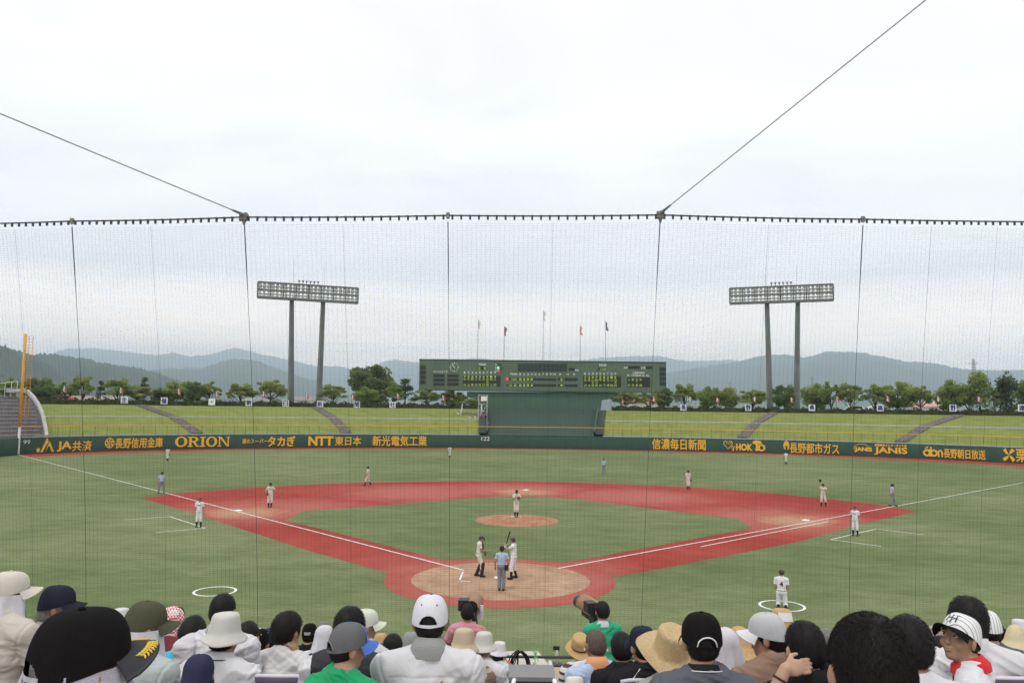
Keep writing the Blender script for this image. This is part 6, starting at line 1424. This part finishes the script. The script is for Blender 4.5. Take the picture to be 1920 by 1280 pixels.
V, F = solid([(Ell(J['shL'] + A_(.03, -.02, .03), (.080, .075, .062)), .03, 1), (Box(J['shL'] + A_(.02, -.095, -.10), (.065, .018, .15), .015), .06, 1)], .009); mk('shoulder_towel', folds(V, F, .012, 24, s), F, TOWEL, o, True)
o, J, R, h, s = sp(424, 1147, 4.75, 'person in pale grey bucket hat and white polo shirt with a dark collar line', 6, 10, 5, hat=.141, shirt=WHITE, b=1.05)
hair(o, J, R, 'fringe', h, 'black', s, .8, 900, .012); brimhat(o, J, R, 'bucket_hat', P_BUCKET, BUCKG, seed=s, wave=(.010, .5), bump=.004, n=96); neck_ring(o, J, WHITE, seed=s, trim=NAVY, z1=.058, r1=.084)
o, J, R, h, s = sp(374, 1224, 4.0, 'child with a navy blue hood pulled over the head', 0, 0, 10, kid=.86, hat=.135, shirt=C_('plum', .10, .03, .07), seat_=True); hair(o, J, R, 'fringe', h, 'black', s); drape(o, J, R, NAVY, .020, .30, .5, True, seed=s, r0=.099, flare=.05, name='hood', fold=.004)
o, J, R, h, s = sp(466, 1167, 6.6, 'person with dark hair beside the striped-collar bucket hat', 0, shirt=BLACK); hair(o, J, R, 'thick', h, 'black', s, .8, 500)
o, J, R, h, s = sp(487, 1178, 7.4, 'person in black cap with a ring of pale dots, brown shirt', 0, hat=.141, shirt=C_('dark_brown', .07, .035, .03)); hair(o, J, R, 'fringe', h, 'black', s); cap(o, J, R, BLACKC, eyelets=PIPE, seed=s)
o, J, R, h, s = sp(506, 1177, 9.2, 'person in small navy and red cap far down the stand', 0, hat=.141, shirt=NAVY); hair(o, J, R, 'fringe', h, 'black', s); cap(o, J, R, C_('navy_red', .03, .03, .08), brim=RED, seed=s)
def p_chin(J): pz(J, elR=(.20, .34, .66), haR=(.10, .20, 1.045)); J['pnR'] = A_(-1, 0, .2); J['curl'] = 1.1; J['hdR'] = A_(-.2, -.1, 1)
o, J, R, h, s = sp(541, 1150, 5.5, 'person with thick grey-black hair and white T-shirt, hand at the chin', 14, 20, 6, lean=.20, shirt=C_('warm_white', .58, .555, .555), b=1.05, pose=p_chin, amp=.011); hair(o, J, R, 'thick', h, 'brown', s, 1.0, 2200, .022)
o, J, R, h, s = sp(581, 1168, 9.6, 'person in black cap with two lines of small white stitching at the back', 0, hat=.141, shirt=BLACK); hair(o, J, R, 'fringe', h, 'black', s); c, pt = cap(o, J, R, BLACKC, seed=s)
mb = MB()
for f, n in ((.34, 7), (.22, 6)):
    for k in range(n): p = pt(math.pi + (k - n / 2 + .5) * .13, f, .002); mb.box(put(p, R, J['hc']), (.0045, .002, .005))
mb.build('stitching', PIPE, c)
o, J, R, h, s = sp(607, 1164, 9.9, 'person in grey-green flat cap behind the white hooded person', 0, hat=.141, shirt=GREYT); hair(o, J, R, 'fringe', h, 'grey', s); cap(o, J, R, C_('grey_green_cap', .16, .17, .14), seed=s)
o, J, R, h, s = sp(609, 1170, 7.8, 'person in white shirt with a white towel hooded over the head', 10, 10, 8, hat=.135, shirt=WHITE); hair(o, J, R, 'fringe', h, 'black', s); drape(o, J, R, TOWEL, .025, .26, .5, True, seed=s, r0=.099, flare=.045, fold=.004)
o, J, R, h, s = sp(657, 1141, 4.6, 'person with spiky black hair in a charcoal quilted vest', -2, 2, 4, shirt=WHITE, b=1.15); hair(o, J, R, 'thick', h, 'black', s, .95, 2600, .024)
garment(o, J, mat('quilted_vest', (.030, .030, .034), .7, .2, 9, bump=.6, bscale=22), h, 'vest', .024, 0, .006, 22, s, .064)
o, J, R, h, s = sp(655, 1167, 3.9, 'child in grey mesh cap with blue front and green T-shirt', 12, 46, 4, kid=.86, hat=.141, shirt=GREENT, b=.88, skin=0, seat_=False); hair(o, J, R, 'fringe', h, 'black', s, .6, 700, .012); cap(o, J, R, GREYCAP, brim=BLUEF, opening=True, front=BLUEF, seed=s, hi=True, size=1.02, arc=C_('grey_trim', .2, .2, .2))
o, J, R, h, s = sp(687, 1141, 6.7, 'person in white cap with pale green back panel, facing right', 18, 50, 4, hat=.141, shirt=C_('grey_white', .5, .5, .5)); hair(o, J, R, 'fringe', h, 'black', s); cap(o, J, R, C_('cream_green', .58, .60, .50), seed=s); neck_ring(o, J, BLACK, seed=s, z1=.02)
o, J, R, h, s = sp(714, 1187, 9.4, 'person in small tan straw hat beside a black-haired head', 0, hat=.155, shirt=BEIGE); brimhat(o, J, R, 'straw_hat', P_WIDE, STRAWT, (BANDK, .03), seed=s)
o, J, R, h, s = sp(737, 1190, 7.0, 'person with round black hair left of the white cap with eyelets', 0, shirt=BEIGE); hair(o, J, R, 'thick', h, 'black', s, .9, 500)
o, J, R, h, s = sp(770, 1184, 8.2, 'person in grey cap almost hidden behind the white cap with eyelets', 0, hat=.141, shirt=GREYT); hair(o, J, R, 'fringe', h, 'grey', s); cap(o, J, R, C_('mid_grey_cap', .25, .25, .25), seed=s)
o, J, R, h, s = sp(808, 1115, 4.15, 'person in white baseball cap with dark eyelets, wide white shirt, seen from behind', 0, 0, 8, hat=.141, shirt=WHITE, b=1.22, amp=.011, skin=2)
hair(o, J, R, 'fringe', h, 'brown', s, 1, 500, .010); cap(o, J, R, WHITEC, eyelets=DK, opening=True, seed=s, hi=True, size=1.04, seams=True, floppy=.003); neck_ring(o, J, C_('grey_towel', .33, .33, .32, bump=.6, bscale=200), 'neck_towel', .066, .098, -.035, .070, .35, seed=s, rough=.005)
# --- centre
o, J, R, h, s = sp(870, 1177, 6.3, 'person in crumpled beige bucket hat in front of the pink camera operator', 10, 10, 6, hat=.141, shirt=STRIPE_B, b=1.05); hair(o, J, R, 'fringe', h, 'black', s, .7); brimhat(o, J, R, 'bucket_hat', P_BUCKET, BUCK, seed=s, wave=(.012, 2), bump=.006); neck_ring(o, J, GREYT, seed=s)
mb = MB(); p = J['hc'] + R @ A_(-.075, -.095, .02); mb.tube([p, p + A_(0, -.006, 0)], .008, 8); mb.build('hat_toggle', DK, o)
o, J, R, h, s = sp(908, 1184, 7.6, 'person in pale grey bucket hat and grey striped collar, white shirt', 14, 14, 6, hat=.141, shirt=WHITE); hair(o, J, R, 'fringe', h, 'grey', s, .7); brimhat(o, J, R, 'bucket_hat', P_BUCKET, BUCKG, seed=s, wave=(.012, .3), bump=.005); neck_ring(o, J, GREYT, seed=s)
o, J, R, h, s = sp(937, 1202, 10.1, 'person in small white round hat at the front railing', 20, 10, 6, hat=.141, shirt=WHITE); hair(o, J, R, 'fringe_long', h, 'black', s, .9); brimhat(o, J, R, 'sun_hat', P_BUCKET, C_('pale_lilac_hat', .62, .58, .60), seed=s, wave=(.006, .3), size=.96)
def p_cam(J): pz(J, elL=(-.30, .14, 1.18), haL=(-.20, .36, 1.22), elR=(.30, .14, 1.18), haR=(.20, .36, 1.22))
o, J, R, h, s = sp(877, 1129, 10.7, 'camera operator in pink shirt with a black headset, standing at the railing', 0, 0, 8, stand=True, shirt=PINK, pose=p_cam, group='camera operators at the railing', hat=.135); hair(o, J, R, 'short', h, 'black', s, 1.1, 300)
mb = MB(); mb.tube([J['hc'] + R @ A_(math.sin(a) * .105, -.02, .03 + math.cos(a) * .112) for a in np.linspace(-1.6, 1.6, 14)], .012, 6); mb.build('headset', M_BLK, o, True)
o, J, R, h, s = sp(1129, 1128, 10.7, 'camera operator in green shirt with a white neck towel, standing at the railing', -6, -8, 8, stand=True, shirt=KELLY, pose=p_cam, group='camera operators at the railing', b=1.02); hair(o, J, R, 'short', h, 'black', s, 1.25, 300); neck_ring(o, J, TOWEL, 'neck_towel', .066, .098, -.03, .05, .4, seed=s, rough=.004)
M_CAMB = mat('camera_black', (.025, .025, .028), .45); M_RAINC = mat('camera_cover_brown', (.30, .17, .09), .6, .15, 8); M_SHEET = mat('paper_white', (.72, .72, .72), .7)
def tvcam(u, v, d, yaw, label, cover):
    P = at(u, v, d); o = thing('television_camera', label, 'camera', (P[0], P[1], 2.85), R_(-yaw) - YAW, 'television cameras on tripods'); z = P[2] - 2.85
    mb = MB(); mb.box((0, .05, z), (.085, .24, .11)); mb.box((0, -.20, z + .05), (.06, .06, .05)); mb.build('camera_body', M_CAMB, o)
    mb = MB(); mb.tube([(0, .28, z), (0, .62, z)], [.075, .095], 14); mb.build('lens', M_CAMB, o, True)
    mb = MB(); mb.box((-.10, -.10, z + .10), (.07, .09, .07)); mb.build('viewfinder', M_CAMB, o); mb = MB(); mb.box((cover, -.02, z - .03), (.075, .012, .10)); mb.build('white_panel', M_SHEET, o)
    V = []; n = 14
    for i in range(n):
        for j in range(6): a = -1.9 + 3.8 * i / (n - 1); V.append((math.sin(a) * (.125 + .015 * (i % 2)), -.16 + .56 * j / 5, z + .02 + math.cos(a) * .14 + .008 * math.sin(3 * j + i)))
    mk('rain_cover', V, grid_faces(n, 6), M_RAINC, o, True); mb = MB()
    for a in (0, 2.1, 4.2): mb.tube([(0, .05, z - .22), (.42 * math.sin(a), .05 + .42 * math.cos(a), -.12)], .022, 6)
    mb.tube([(0, .05, z - .10), (0, .05, z - .26)], .05, 8); mb.tube([(.08, -.05, z - .12), (.16, -.45, z - .22)], .012, 6); mb.build('tripod', M_CAMB, o)
tvcam(884, 1142, 11.3, 4, 'television camera in brown cover, partly hidden behind the pink operator', .10); tvcam(1114, 1146, 11.3, -16, 'television camera in brown cover left of the green operator', .02)
for p in list(PEOPLE[-2:]): pass
HD = lambda v, z: (CZ - z) * FPX / (v - 767.0)                # forward distance at which height z is seen on image row v
ZP = 3.38; RD = 11.85; zr = CZ - RD * (1217 - 767) / FPX
base = lambda x, z, d=RD: tuple((CAM + FWH * d + RTH * x)[:2]) + (z,)
V = []
for x in (-15, 15):
    for d, z in ((11.15, 2.80), (11.15, ZP), (12.35, ZP), (12.35, -.3)): V.append(base(x, z, d))
o = mk('parapet_wall', V, [(0, 1, 5, 4), (1, 2, 6, 5), (2, 3, 7, 6)], mat('parapet_concrete', (.46, .37, .28), .9, .12, 2, bump=.2, bscale=12)); tag(o, 'low tan concrete parapet at the front of the stand below the dark rail', 'wall')
o = thing('railing', 'thin dark railing along the front edge of the stand', 'railing', (0, 0, 0))
mb = MB(); mb.tube([base(-15, zr), base(15, zr)], .021, 8); mb.build('rail', M_CAB, o, True)
for x in np.arange(-14.3, 15, 1.55): mb = MB(); mb.tube([base(x + .17, ZP), base(x + .17, zr)], .016, 6); mb.build('post', M_CAB, o)
# things at the bottom of the aisle
def onl(u, v, z): d = HD(v, z); p = CAM + ray(u, v) * ((z - CZ) / ray(u, v)[2]); return p
q = [onl(945, 1254, 3.42), onl(1031, 1253, 3.42), onl(1009, 1224, 3.42), onl(948, 1224, 3.42)]
V = [tuple(p) for p in q] + [(p[0], p[1], p[2] + .035) for p in q]; tb = thing('board', 'pale four-sided board lying on the parapet behind the hanging cables', 'board', (0, 0, 0))
mk('panel', V, [(3, 2, 1, 0), (4, 5, 6, 7), (1, 2, 6, 5), (2, 3, 7, 6), (3, 0, 4, 7), (0, 1, 5, 4)], mat('pale_board', (.55, .50, .45), .7, .08, 3), tb)
a, b = np.array(V[0]), np.array(V[1]); mb = MB(); mb.tube([a + A_(0, -.02, .012), b + A_(0, -.02, .012)], .022, 6); mb.build('front_edge', mat('board_edge', (.12, .05, .045), .7), tb)
P = at(997, 1262, 9.6); o = thing('equipment_case', 'dark grey equipment case with pale lid in the aisle', 'case', (P[0], P[1], row_floor(9.6)), -YAW); zc = P[2] - row_floor(9.6)
mb = MB(); mb.box((0, .12, zc * .5 - .02), (.27, .22, zc * .5 - .04)); mb.build('case', mat('case_grey', (.06, .06, .062), .6), o); mb = MB(); mb.box((0, .12, zc - .03), (.285, .235, .025)); mb.build('lid', mat('case_lid', (.22, .22, .22), .6), o); mb = MB(); mb.tube([(-.09, -.12, zc * .6), (-.09, -.15, zc * .6), (.09, -.15, zc * .6), (.09, -.12, zc * .6)], .009, 6); mb.build('handle', M_CAMB, o)
P = CAM + ray(974, 1218) * ((RD - .06) / (ray(974, 1218) @ FWH)); o = thing('cable_coil', 'coil of black cables hanging from the railing', 'cable', P, -YAW)
for k in range(7):
    mb = MB(); g = random.Random(k); w, hh, x0 = .10 + g.random() * .06, .20 + g.random() * .12, g.uniform(-.03, .05); mb.tube([(x0 + w * math.sin(a), -.05 - .02 * k / 3 + .01 * math.sin(3 * a + k), -hh + hh * math.cos(a)) for a in np.linspace(0, 6.283, 26)], .0085, 6); mb.build('loop', M_BLK, o, True)
mb = MB(); mb.tube([(-.02, -.05, .02), (-.03, -.08, -.35), (.02, -.12, -.62), (-.03, -.3, -.9)], .013, 6); mb.build('cable_tail', M_BLK, o, True)
P = CAM + ray(1003, 1218) * ((RD - .06) / (ray(1003, 1218) @ FWH)); o = thing('plastic_bag', 'long translucent white bag tied to the railing with a green ribbon', 'bag', P, -YAW)
V, F = solid([(Cone(A_(0, -.06, -.16), A_(0, -.06, -.34), .022, .05), .02, 1), (Cone(A_(0, -.06, -.34), A_(0, -.06, -.50), .05, .055), .03, 1)], .012); mk('bag', folds(V, F, .010, 40, 5), F, mat('thin_plastic', (.55, .57, .58), .35), o, True)
mb = MB()
for a, b in (((-.05, -.05, .05), (.02, -.06, -.10)), ((.05, -.05, .04), (-.02, -.06, -.12)), ((-.02, -.05, .06), (.05, -.07, -.14)), ((0, -.05, 0), (0, -.06, -.2))): mb.tube([a, b], .006, 5)
mb.build('ribbon', mat('green_ribbon', (.20, .55, .25), .5), o)
P = at(1034, 1243, 9.9); o = thing('white_pole', 'slanting white pole beside the equipment case in the aisle', 'pole', P, 0); a = at(1031, 1240, 10.2) - P; b = at(1043, 1290, 9.2) - P; mb = MB(); mb.tube([a, b], .026, 8); mb.build('tube', M_SIGNW, o, True); mb = MB(); mb.tube([lerp(a, b, .40), lerp(a, b, .47)], .031, 8); mb.build('joint', M_FIT, o)
P = at(964, 1245, 9.9); o = thing('white_pole', 'white pole with orange cords left of the equipment case', 'pole', P, 0); a = at(972, 1252, 10.0) - P; b = at(958, 1292, 9.1) - P; mb = MB(); mb.tube([a, b], .026, 8); mb.build('tube', M_SIGNW, o, True); mb = MB(); [mb.tube([a + A_(-.18 + .06 * k, 0, .12 - .05 * k), a + A_(-.06, -.02, .02 * k), a + A_(.02, -.03, -.15 - .05 * k)], .009, 5) for k in range(3)]; mb.build('orange_cord', mat('orange_cord', (.60, .10, .03), .5), o, True)
P = onl(1044, 1246, ZP); o = thing('table_fan', 'small grey fan-like lamp on a dark round base on the parapet', 'lamp', P, 0); mb = MB(); mb.tube([(0, 0, 0), (0, 0, .022)], [.10, .09], 18); mb.build('base', M_CAMB, o); mb = MB(); mb.tube([(0, 0, .02), (0, 0, .10)], .012, 8); mb.tube([(0, 0, .10), (0, 0, .20), (0, 0, .225)], [.035, .022, .012], 10); mb.build('head', M_SCAF, o); mb = MB(); mb.box((-.01, .02, .25), (.05, .02, .03)); mb.build('clip', M_CAMB, o)  # small standing fan on the ledge, gives no light
# --- centre right
o, J, R, h, s = sp(1090, 1185, 8.3, 'person in tilted tan straw hat with dark band and striped shirt', -14, -10, -16, -18, hat=.160, shirt=STRIPE_W); hair(o, J, R, 'fringe', h, 'black', s, .7); brimhat(o, J, R, 'straw_hat', P_WIDE, STRAWT, (BANDK, .03), seed=s, curl=.03, size=1.08)
o, J, R, h, s = sp(1117, 1187, 7.8, 'person in white round hat hidden behind the bald head with the orange towel', 0, hat=.141, shirt=WHITE); brimhat(o, J, R, 'sun_hat', P_BUCKET, WHITE, seed=s)
o, J, R, h, s = sp(1116, 1180, 6.4, 'person with close-cropped greying head, orange neck towel and light blue shirt', -12, -14, 4, shirt=LBLUE, b=1.08, skin=2, amp=.010); hair(o, J, R, 'buzz', h, 'stubble', s, .7, 600, .006); neck_ring(o, J, ORANGE, 'neck_towel', .066, .100, -.03, .06, .3, seed=s, rough=.005)
o, J, R, h, s = sp(1166, 1187, 6.0, 'person with black hair and black jacket right of the orange towel', 2, 0, 6, shirt=BLACK, long=True, b=1.0); hair(o, J, R, 'thick', h, 'black', s, .75, 900, .014); neck_ring(o, J, BLACK, seed=s, z1=.05)
o, J, R, h, s = sp(1205, 1173, 5.2, 'person in navy cap and black jacket with white piping, left of the big straw hat', -14, -10, 4, hat=.141, shirt=BLACK, long=True, b=1.18); hair(o, J, R, 'fringe', h, 'black', s, .6); cap(o, J, R, NAVYC, seed=s)
M = tframe(J); mb = MB()
for q in (-1, 1): mb.tube([J['nb'] + M @ A_(q * .07, -.06, .02), J['nb'] + M @ A_(q * .13, -.085, -.03), J['sh' + 'LR'[q > 0]] + M @ A_(q * .03, -.062, -.02), J['sh' + 'LR'[q > 0]] + M @ A_(q * .06, -.050, -.10), lerp(J['sh' + 'LR'[q > 0]], J['el' + 'LR'[q > 0]], .8) + M @ A_(q * .03, -.055, 0)], .004, 5)
mb.build('jacket_piping', PIPE, o, True)
o, J, R, h, s = sp(1256, 1168, 4.5, 'person in big wide-brimmed straw hat with dark cord and grey shirt', -8, -14, -22, -8, hat=.170, shirt=C_('grey_beige', .36, .34, .31)); hair(o, J, R, 'fringe', h, 'black', s, .7); brimhat(o, J, R, 'straw_hat', P_STRAW, STRAW, (BANDK, .012), seed=s, curl=.055, size=1.06, dent=.018, n=110)
o, J, R, h, s = sp(1315, 1147, 3.85, 'person in black cap with a white strap arc and slate polo shirt', 0, 0, 4, hat=.141, shirt=SLATE, b=1.08, amp=.008); hair(o, J, R, 'fringe', h, 'black', s, .75, 1500, .012); cap(o, J, R, BLACKC, opening=True, arc=PIPE, seed=s, hi=True, size=1.05); neck_ring(o, J, BLACK, seed=s, z1=.046, r1=.088, trim=PIPE)
o, J, R, h, s = sp(1356, 1174, 5.0, 'person with a white towel over dark hair and a yellow scarf', -10, -16, 6, hat=.135, shirt=WHITE); hair(o, J, R, 'fringe', h, 'black', s, 1.0); drape(o, J, R, TOWEL, .03, .30, .95, True, seed=s, r0=.100, flare=.06, fold=.008); neck_ring(o, J, C_('yellow_scarf', .58, .50, .08), 'scarf', .066, .100, -.03, .05, .3, seed=s, rough=.005)
o, J, R, h, s = sp(1386, 1174, 6.3, 'person in cone-shaped tan straw hat and mustard shirt', 6, 0, 8, hat=.166, shirt=MUST); hair(o, J, R, 'fringe_long', h, 'black', s, .8); brimhat(o, J, R, 'straw_hat', P_BELL, STRAWT, seed=s, wave=(.012, .6), size=1.05)
o, J, R, h, s = sp(1405, 1183, 8.6, 'person with dark grey hair behind the cone-shaped straw hat', 0, shirt=WHITE); hair(o, J, R, 'short', h, 'grey', s)
o, J, R, h, s = sp(1437, 1148, 4.7, 'person in white mesh cap turned left, black ponytail and brown shirt', -16, -50, 4, hat=.141, shirt=BROWN, b=1.15, amp=.010); hair(o, J, R, 'pony', h, 'black', s, 1.05, 1200, .03); cap(o, J, R, MESH, brim=WHITEC, opening=True, seed=s, hi=True, arc=WHITEC); neck_ring(o, J, BROWN, seed=s, z1=.058)
o, J, R, h, s = sp(1466, 1141, 6.6, 'person in straw hat with a white paper stuck on its crown', 0, 0, 4, hat=.170, shirt=BEIGE); hair(o, J, R, 'fringe', h, 'black', s, .7); c = brimhat(o, J, R, 'straw_hat', P_STRAW, STRAWT, (BANDK, .014), seed=s, curl=.04, wave=(.01, 1))
mb = MB(); V, F = rev([(.098, .085), (.094, .12), (.086, .155)], 14, lambda t, j, r, z: ellr(t, r, z), math.pi - .75, math.pi + .75); mk('paper_note', put(V, R, J['hc']), F, M_SHEET, c)
def p_nape(J): pz(J, elL=(-.34, -.10, .86), haL=(-.165, -.07, 1.16)); J['hdL'] = A_(.85, .0, .10); J['pnL'] = A_(.25, .85, -.25); J['curl'] = .55
o, J, R, h, s = sp(1507, 1170, 3.95, 'person with black hair and black T-shirt, left hand raised to the back of the head', -2, -8, 6, shirt=BLACK, b=1.0, pose=p_nape, skin=1, h=.0062); hair(o, J, R, 'thick', h, 'black', s, .85, 4200, .018)
ax = J['haL'] - J['elL']; ax /= np.linalg.norm(ax); e1 = np.cross(ax, [0, 0, 1.0]); e1 /= np.linalg.norm(e1); e2 = np.cross(ax, e1); c0 = lerp(J['elL'], J['haL'], .84)
mb = MB(); mb.tube([c0 + .0345 * (math.cos(a) * e1 + math.sin(a) * e2) for a in np.linspace(0, 6.284, 25)], .005, 6); mb.build('bracelet', DK, o, True)
o, J, R, h, s = sp(1550, 1179, 7.2, 'person with grey hair and white collar behind the black T-shirt', -4, 0, 4, shirt=BLACK); hair(o, J, R, 'thick', h, 'grey', s, .7, 700, .014); neck_ring(o, J, WHITE, seed=s)
o, J, R, h, s = sp(1566, 1181, 8.8, 'person in white cap far behind the grey-haired person', 0, hat=.141, shirt=WHITE); cap(o, J, R, WHITEC, seed=s)
# --- right
o, J, R, h, s = sp(1626, 1162, 1.78, 'person with huge close-cropped black-brown hair, very close at right of centre', 0, 0, 2, shirt=BLACK, h=.0062, skin=0); hair(o, J, R, 'thick', .0062, 'brown', s, .82, 42000, .013, .0004)
o, J, R, h, s = sp(1703, 1160, 3.45, 'person with smooth black bowl hair and white T-shirt beside the very close head', 8, 4, 6, shirt=WHITE, b=.95); hair(o, J, R, 'thick', h, 'black', s, .95, 3600, .022)
for u, v, d, lab, m, hm in ((1635, 1160, 6.3, 'person in cream cap peeping above the very close head', BEIGE, CREAMC), (1666, 1166, 6.0, 'person in orange-trimmed beige cap between two black heads', BEIGE, C_('peach_cap', .58, .45, .30)), (1702, 1158, 6.8, 'person in white cap peeping above the black bowl hair', WHITE, WHITEC)):
    o, J, R, h, s = sp(u, v, d, lab, 0, hat=.141, shirt=m); cap(o, J, R, hm, seed=s)
o, J, R, h, s = sp(1757, 1173, 7.8, 'person in beige sun hat and purple top left of the child in pinstripe cap', 0, hat=.141, shirt=PURP); hair(o, J, R, 'fringe_long', h, 'black', s, .8); brimhat(o, J, R, 'sun_hat', P_BUCKET, C_('beige_hat', .42, .37, .29), seed=s)
o, J, R, h, s = sp(1764, 1194, 5.4, 'person in light blue shirt hidden behind the child in pinstripe cap', 0, shirt=LBLUE); hair(o, J, R, 'short', h, 'black', s)
o, J, R, h, s = sp(1813, 1124, 4.4, 'person with tall black hair and white shirt behind the child in pinstripe cap', 6, 6, 6, shirt=WHITE, b=1.18, amp=.011, long=True); hair(o, J, R, 'thick', h, 'black', s, 1.1, 2600, .024); neck_ring(o, J, WHITE, seed=s, z1=.06)
def p_turn(J): pass
o, J, R, h, s = sp(1797, 1150, 3.75, 'child in pinstripe cap, glasses and red scarf looking back over the shoulder', -52, -62, -16, 3, kid=.90, hat=.141, shirt=C_('bright_white', .64, .64, .66), b=.86, face=True, h=.0056, skin=0, amp=.004, neck=.078)
hair(o, J, R, 'fringe', h, 'black', s, .8, 1200, .016); R0 = R; R = R @ rotm(0, -.20); c, pt = cap(o, J, R, PIN, brim=BLACKC, seed=s, hi=True, size=1.03, seams=False); R = R0; eyes(o, J, R, M_FIT)
neck_ring(o, J, RED, 'scarf', .056, .100, -.024, .052, .05, seed=s, rough=.004)
V = []; F = []
for (p, q) in (((-.022, .52), (.022, .52)), ((-.024, .27), (-.024, .75)), ((.024, .27), (.024, .75)), ((-.036, .80), (.036, .80)), ((0, .18), (0, .80))):
    b = len(V); dx = .0035
    R = R0 @ rotm(0, -.20)
    for (aa, ff) in ((p[0] / .085, p[1]), (q[0] / .085, q[1])):
        for w in (-1, 1): e = pt(aa + (w * .035 if p[0] == q[0] else 0), ff + (w * .035 if p[0] != q[0] else 0), .003 + .0004 * len(F)); V.append(put(e, R, J['hc']))
    F.append((b, b + 1, b + 3, b + 2))
mk('cap_monogram', V, F, DK, c)
M = tframe(J); mb = MB()
for k in range(3): mb.tube([J['nb'] + M @ A_(.05 + .018 * k, .075 - .01 * k, .0 + .004 * k), J['nb'] + M @ A_(.085 + .020 * k, .112 - .012 * k, -.07), J['nb'] + M @ A_(.095 + .022 * k, .128 - .014 * k, -.15)], .0045, 5)
mb.build('red_stripe', RED, o, True)
o, J, R, h, s = sp(1849, 1143, 5.9, 'person in white striped cap and slate vest at right', 4, 0, 6, hat=.141, shirt=SLATE, b=1.15); hair(o, J, R, 'fringe', h, 'black', s); cap(o, J, R, PIN, seed=s)
M = tframe(J); mb = MB(); mb.tube([J['nb'] + M @ A_(x, -.128 + 1.1 * x * x, -.12) for x in np.linspace(-.16, .16, 11)], .004, 5); mb.build('vest_piping', PIPE, o, True)
o, J, R, h, s = sp(1863, 1163, 8.0, 'person in small black cap right of the white striped cap', 0, hat=.141, shirt=BLACK); hair(o, J, R, 'fringe', h, 'black', s); cap(o, J, R, BLACKC, seed=s)
o, J, R, h, s = sp(1882, 1180, 9.0, 'person in pale yellow shirt near the right edge', 0, shirt=C_('pale_yellow', .60, .60, .40)); hair(o, J, R, 'short', h, 'black', s)
o, J, R, h, s = sp(1903, 1171, 7.4, 'person in yellow bell-shaped straw hat and navy top at the right edge', 30, 10, 8, hat=.166, shirt=NAVY, sleeve=.25); hair(o, J, R, 'fringe_long', h, 'black', s, .8); brimhat(o, J, R, 'straw_hat', P_BELL, STRAWY, seed=s, wave=(.008, .2))
o, J, R, h, s = sp(1912, 1160, 9.4, 'person in white frilled hat at the far right', 0, hat=.141, shirt=WHITE); brimhat(o, J, R, 'sun_hat', P_BUCKET, WHITE, seed=s, wave=(.015, 1))
# --- people cut by the lower edge, empty seats
o, J, R, h, s = sp(1078, 1268, 5.4, 'person in cream hat low at the bottom edge right of the aisle', 0, 0, 20, kid=.84, hat=.141, shirt=BEIGE); brimhat(o, J, R, 'sun_hat', P_BUCKET, C_('cream_hat', .68, .65, .55), seed=s)
for (u, v, d, lab) in ((520, 1264, 4.6, 'empty purple seat behind the white T-shirt with the hand at the chin'), (1894, 1232, 5.6, 'upper empty purple seat at the right edge'), (1900, 1250, 4.9, 'middle empty purple seat at the right edge'), (1895, 1268, 4.2, 'lowest empty purple seat at the right edge'), (1225, 1272, 4.6, 'empty purple seat behind the grey shirt of the big straw hat')):
    P = at(u, v, d); seat((P[0], P[1] + .2, P[2] - .74), -YAW, lab)
# --- the few people far away beside the scoreboard
def tiny(u, v, d, label, shirt, hatm=None, seated=True):
    P = at(u, v, d); J = skel(seated); R = rotm(0, 0, 0); o = person(label, (P[0], P[1], P[2] - J['hc'][2] - .12), math.pi, J, R, .03, 0, group='people beside the scoreboard', hands=False); garment(o, J, shirt, .03, 'shirt', amp=0); legs(o, J, M_SOLE, .03)
    V, F = solid([(Ell(J['hc'] + A_(0, -.01, .04), (.10, .115, .10)), .02, 1), (Box(J['hc'] + A_(0, .13, -.06), (.2, .08, .09), .01), .01, -1)], .025); mk('hair', V, F, hatm or HAIRM['black'], o, True)
tiny(859, 771, 156, 'person in white sitting alone on the grass bank left of the plank stand', WHITE)
for u, v, m, lab, hm in ((881, 779, WHITE, 'person in white low on the plank stand, leftmost of three', None), (887, 780, PINK, 'person in pink on the plank stand, middle of three', None), (891, 779, WHITE, 'person in white with white cap on the plank stand, rightmost of three', WHITEC), (893.5, 785, BLACK, 'person in black standing in front of the plank stand', None), (889, 794, WHITE, 'person in white sitting on the grass below the plank stand', WHITEC), (893, 791, BLACK, 'person in black crouching on the grass below the plank stand', None)):
    tiny(u, v, 153.5, lab, m, hm)
tiny(904.5, 747, 153, 'camera operator on the top platform of the scaffold tower', PINK, None, True); tiny(905.5, 766, 153, 'person on the middle platform of the scaffold tower', LBLUE, None, True); tiny(906, 775, 152.3, 'person in red at the foot of the scaffold tower', RED, None, True)
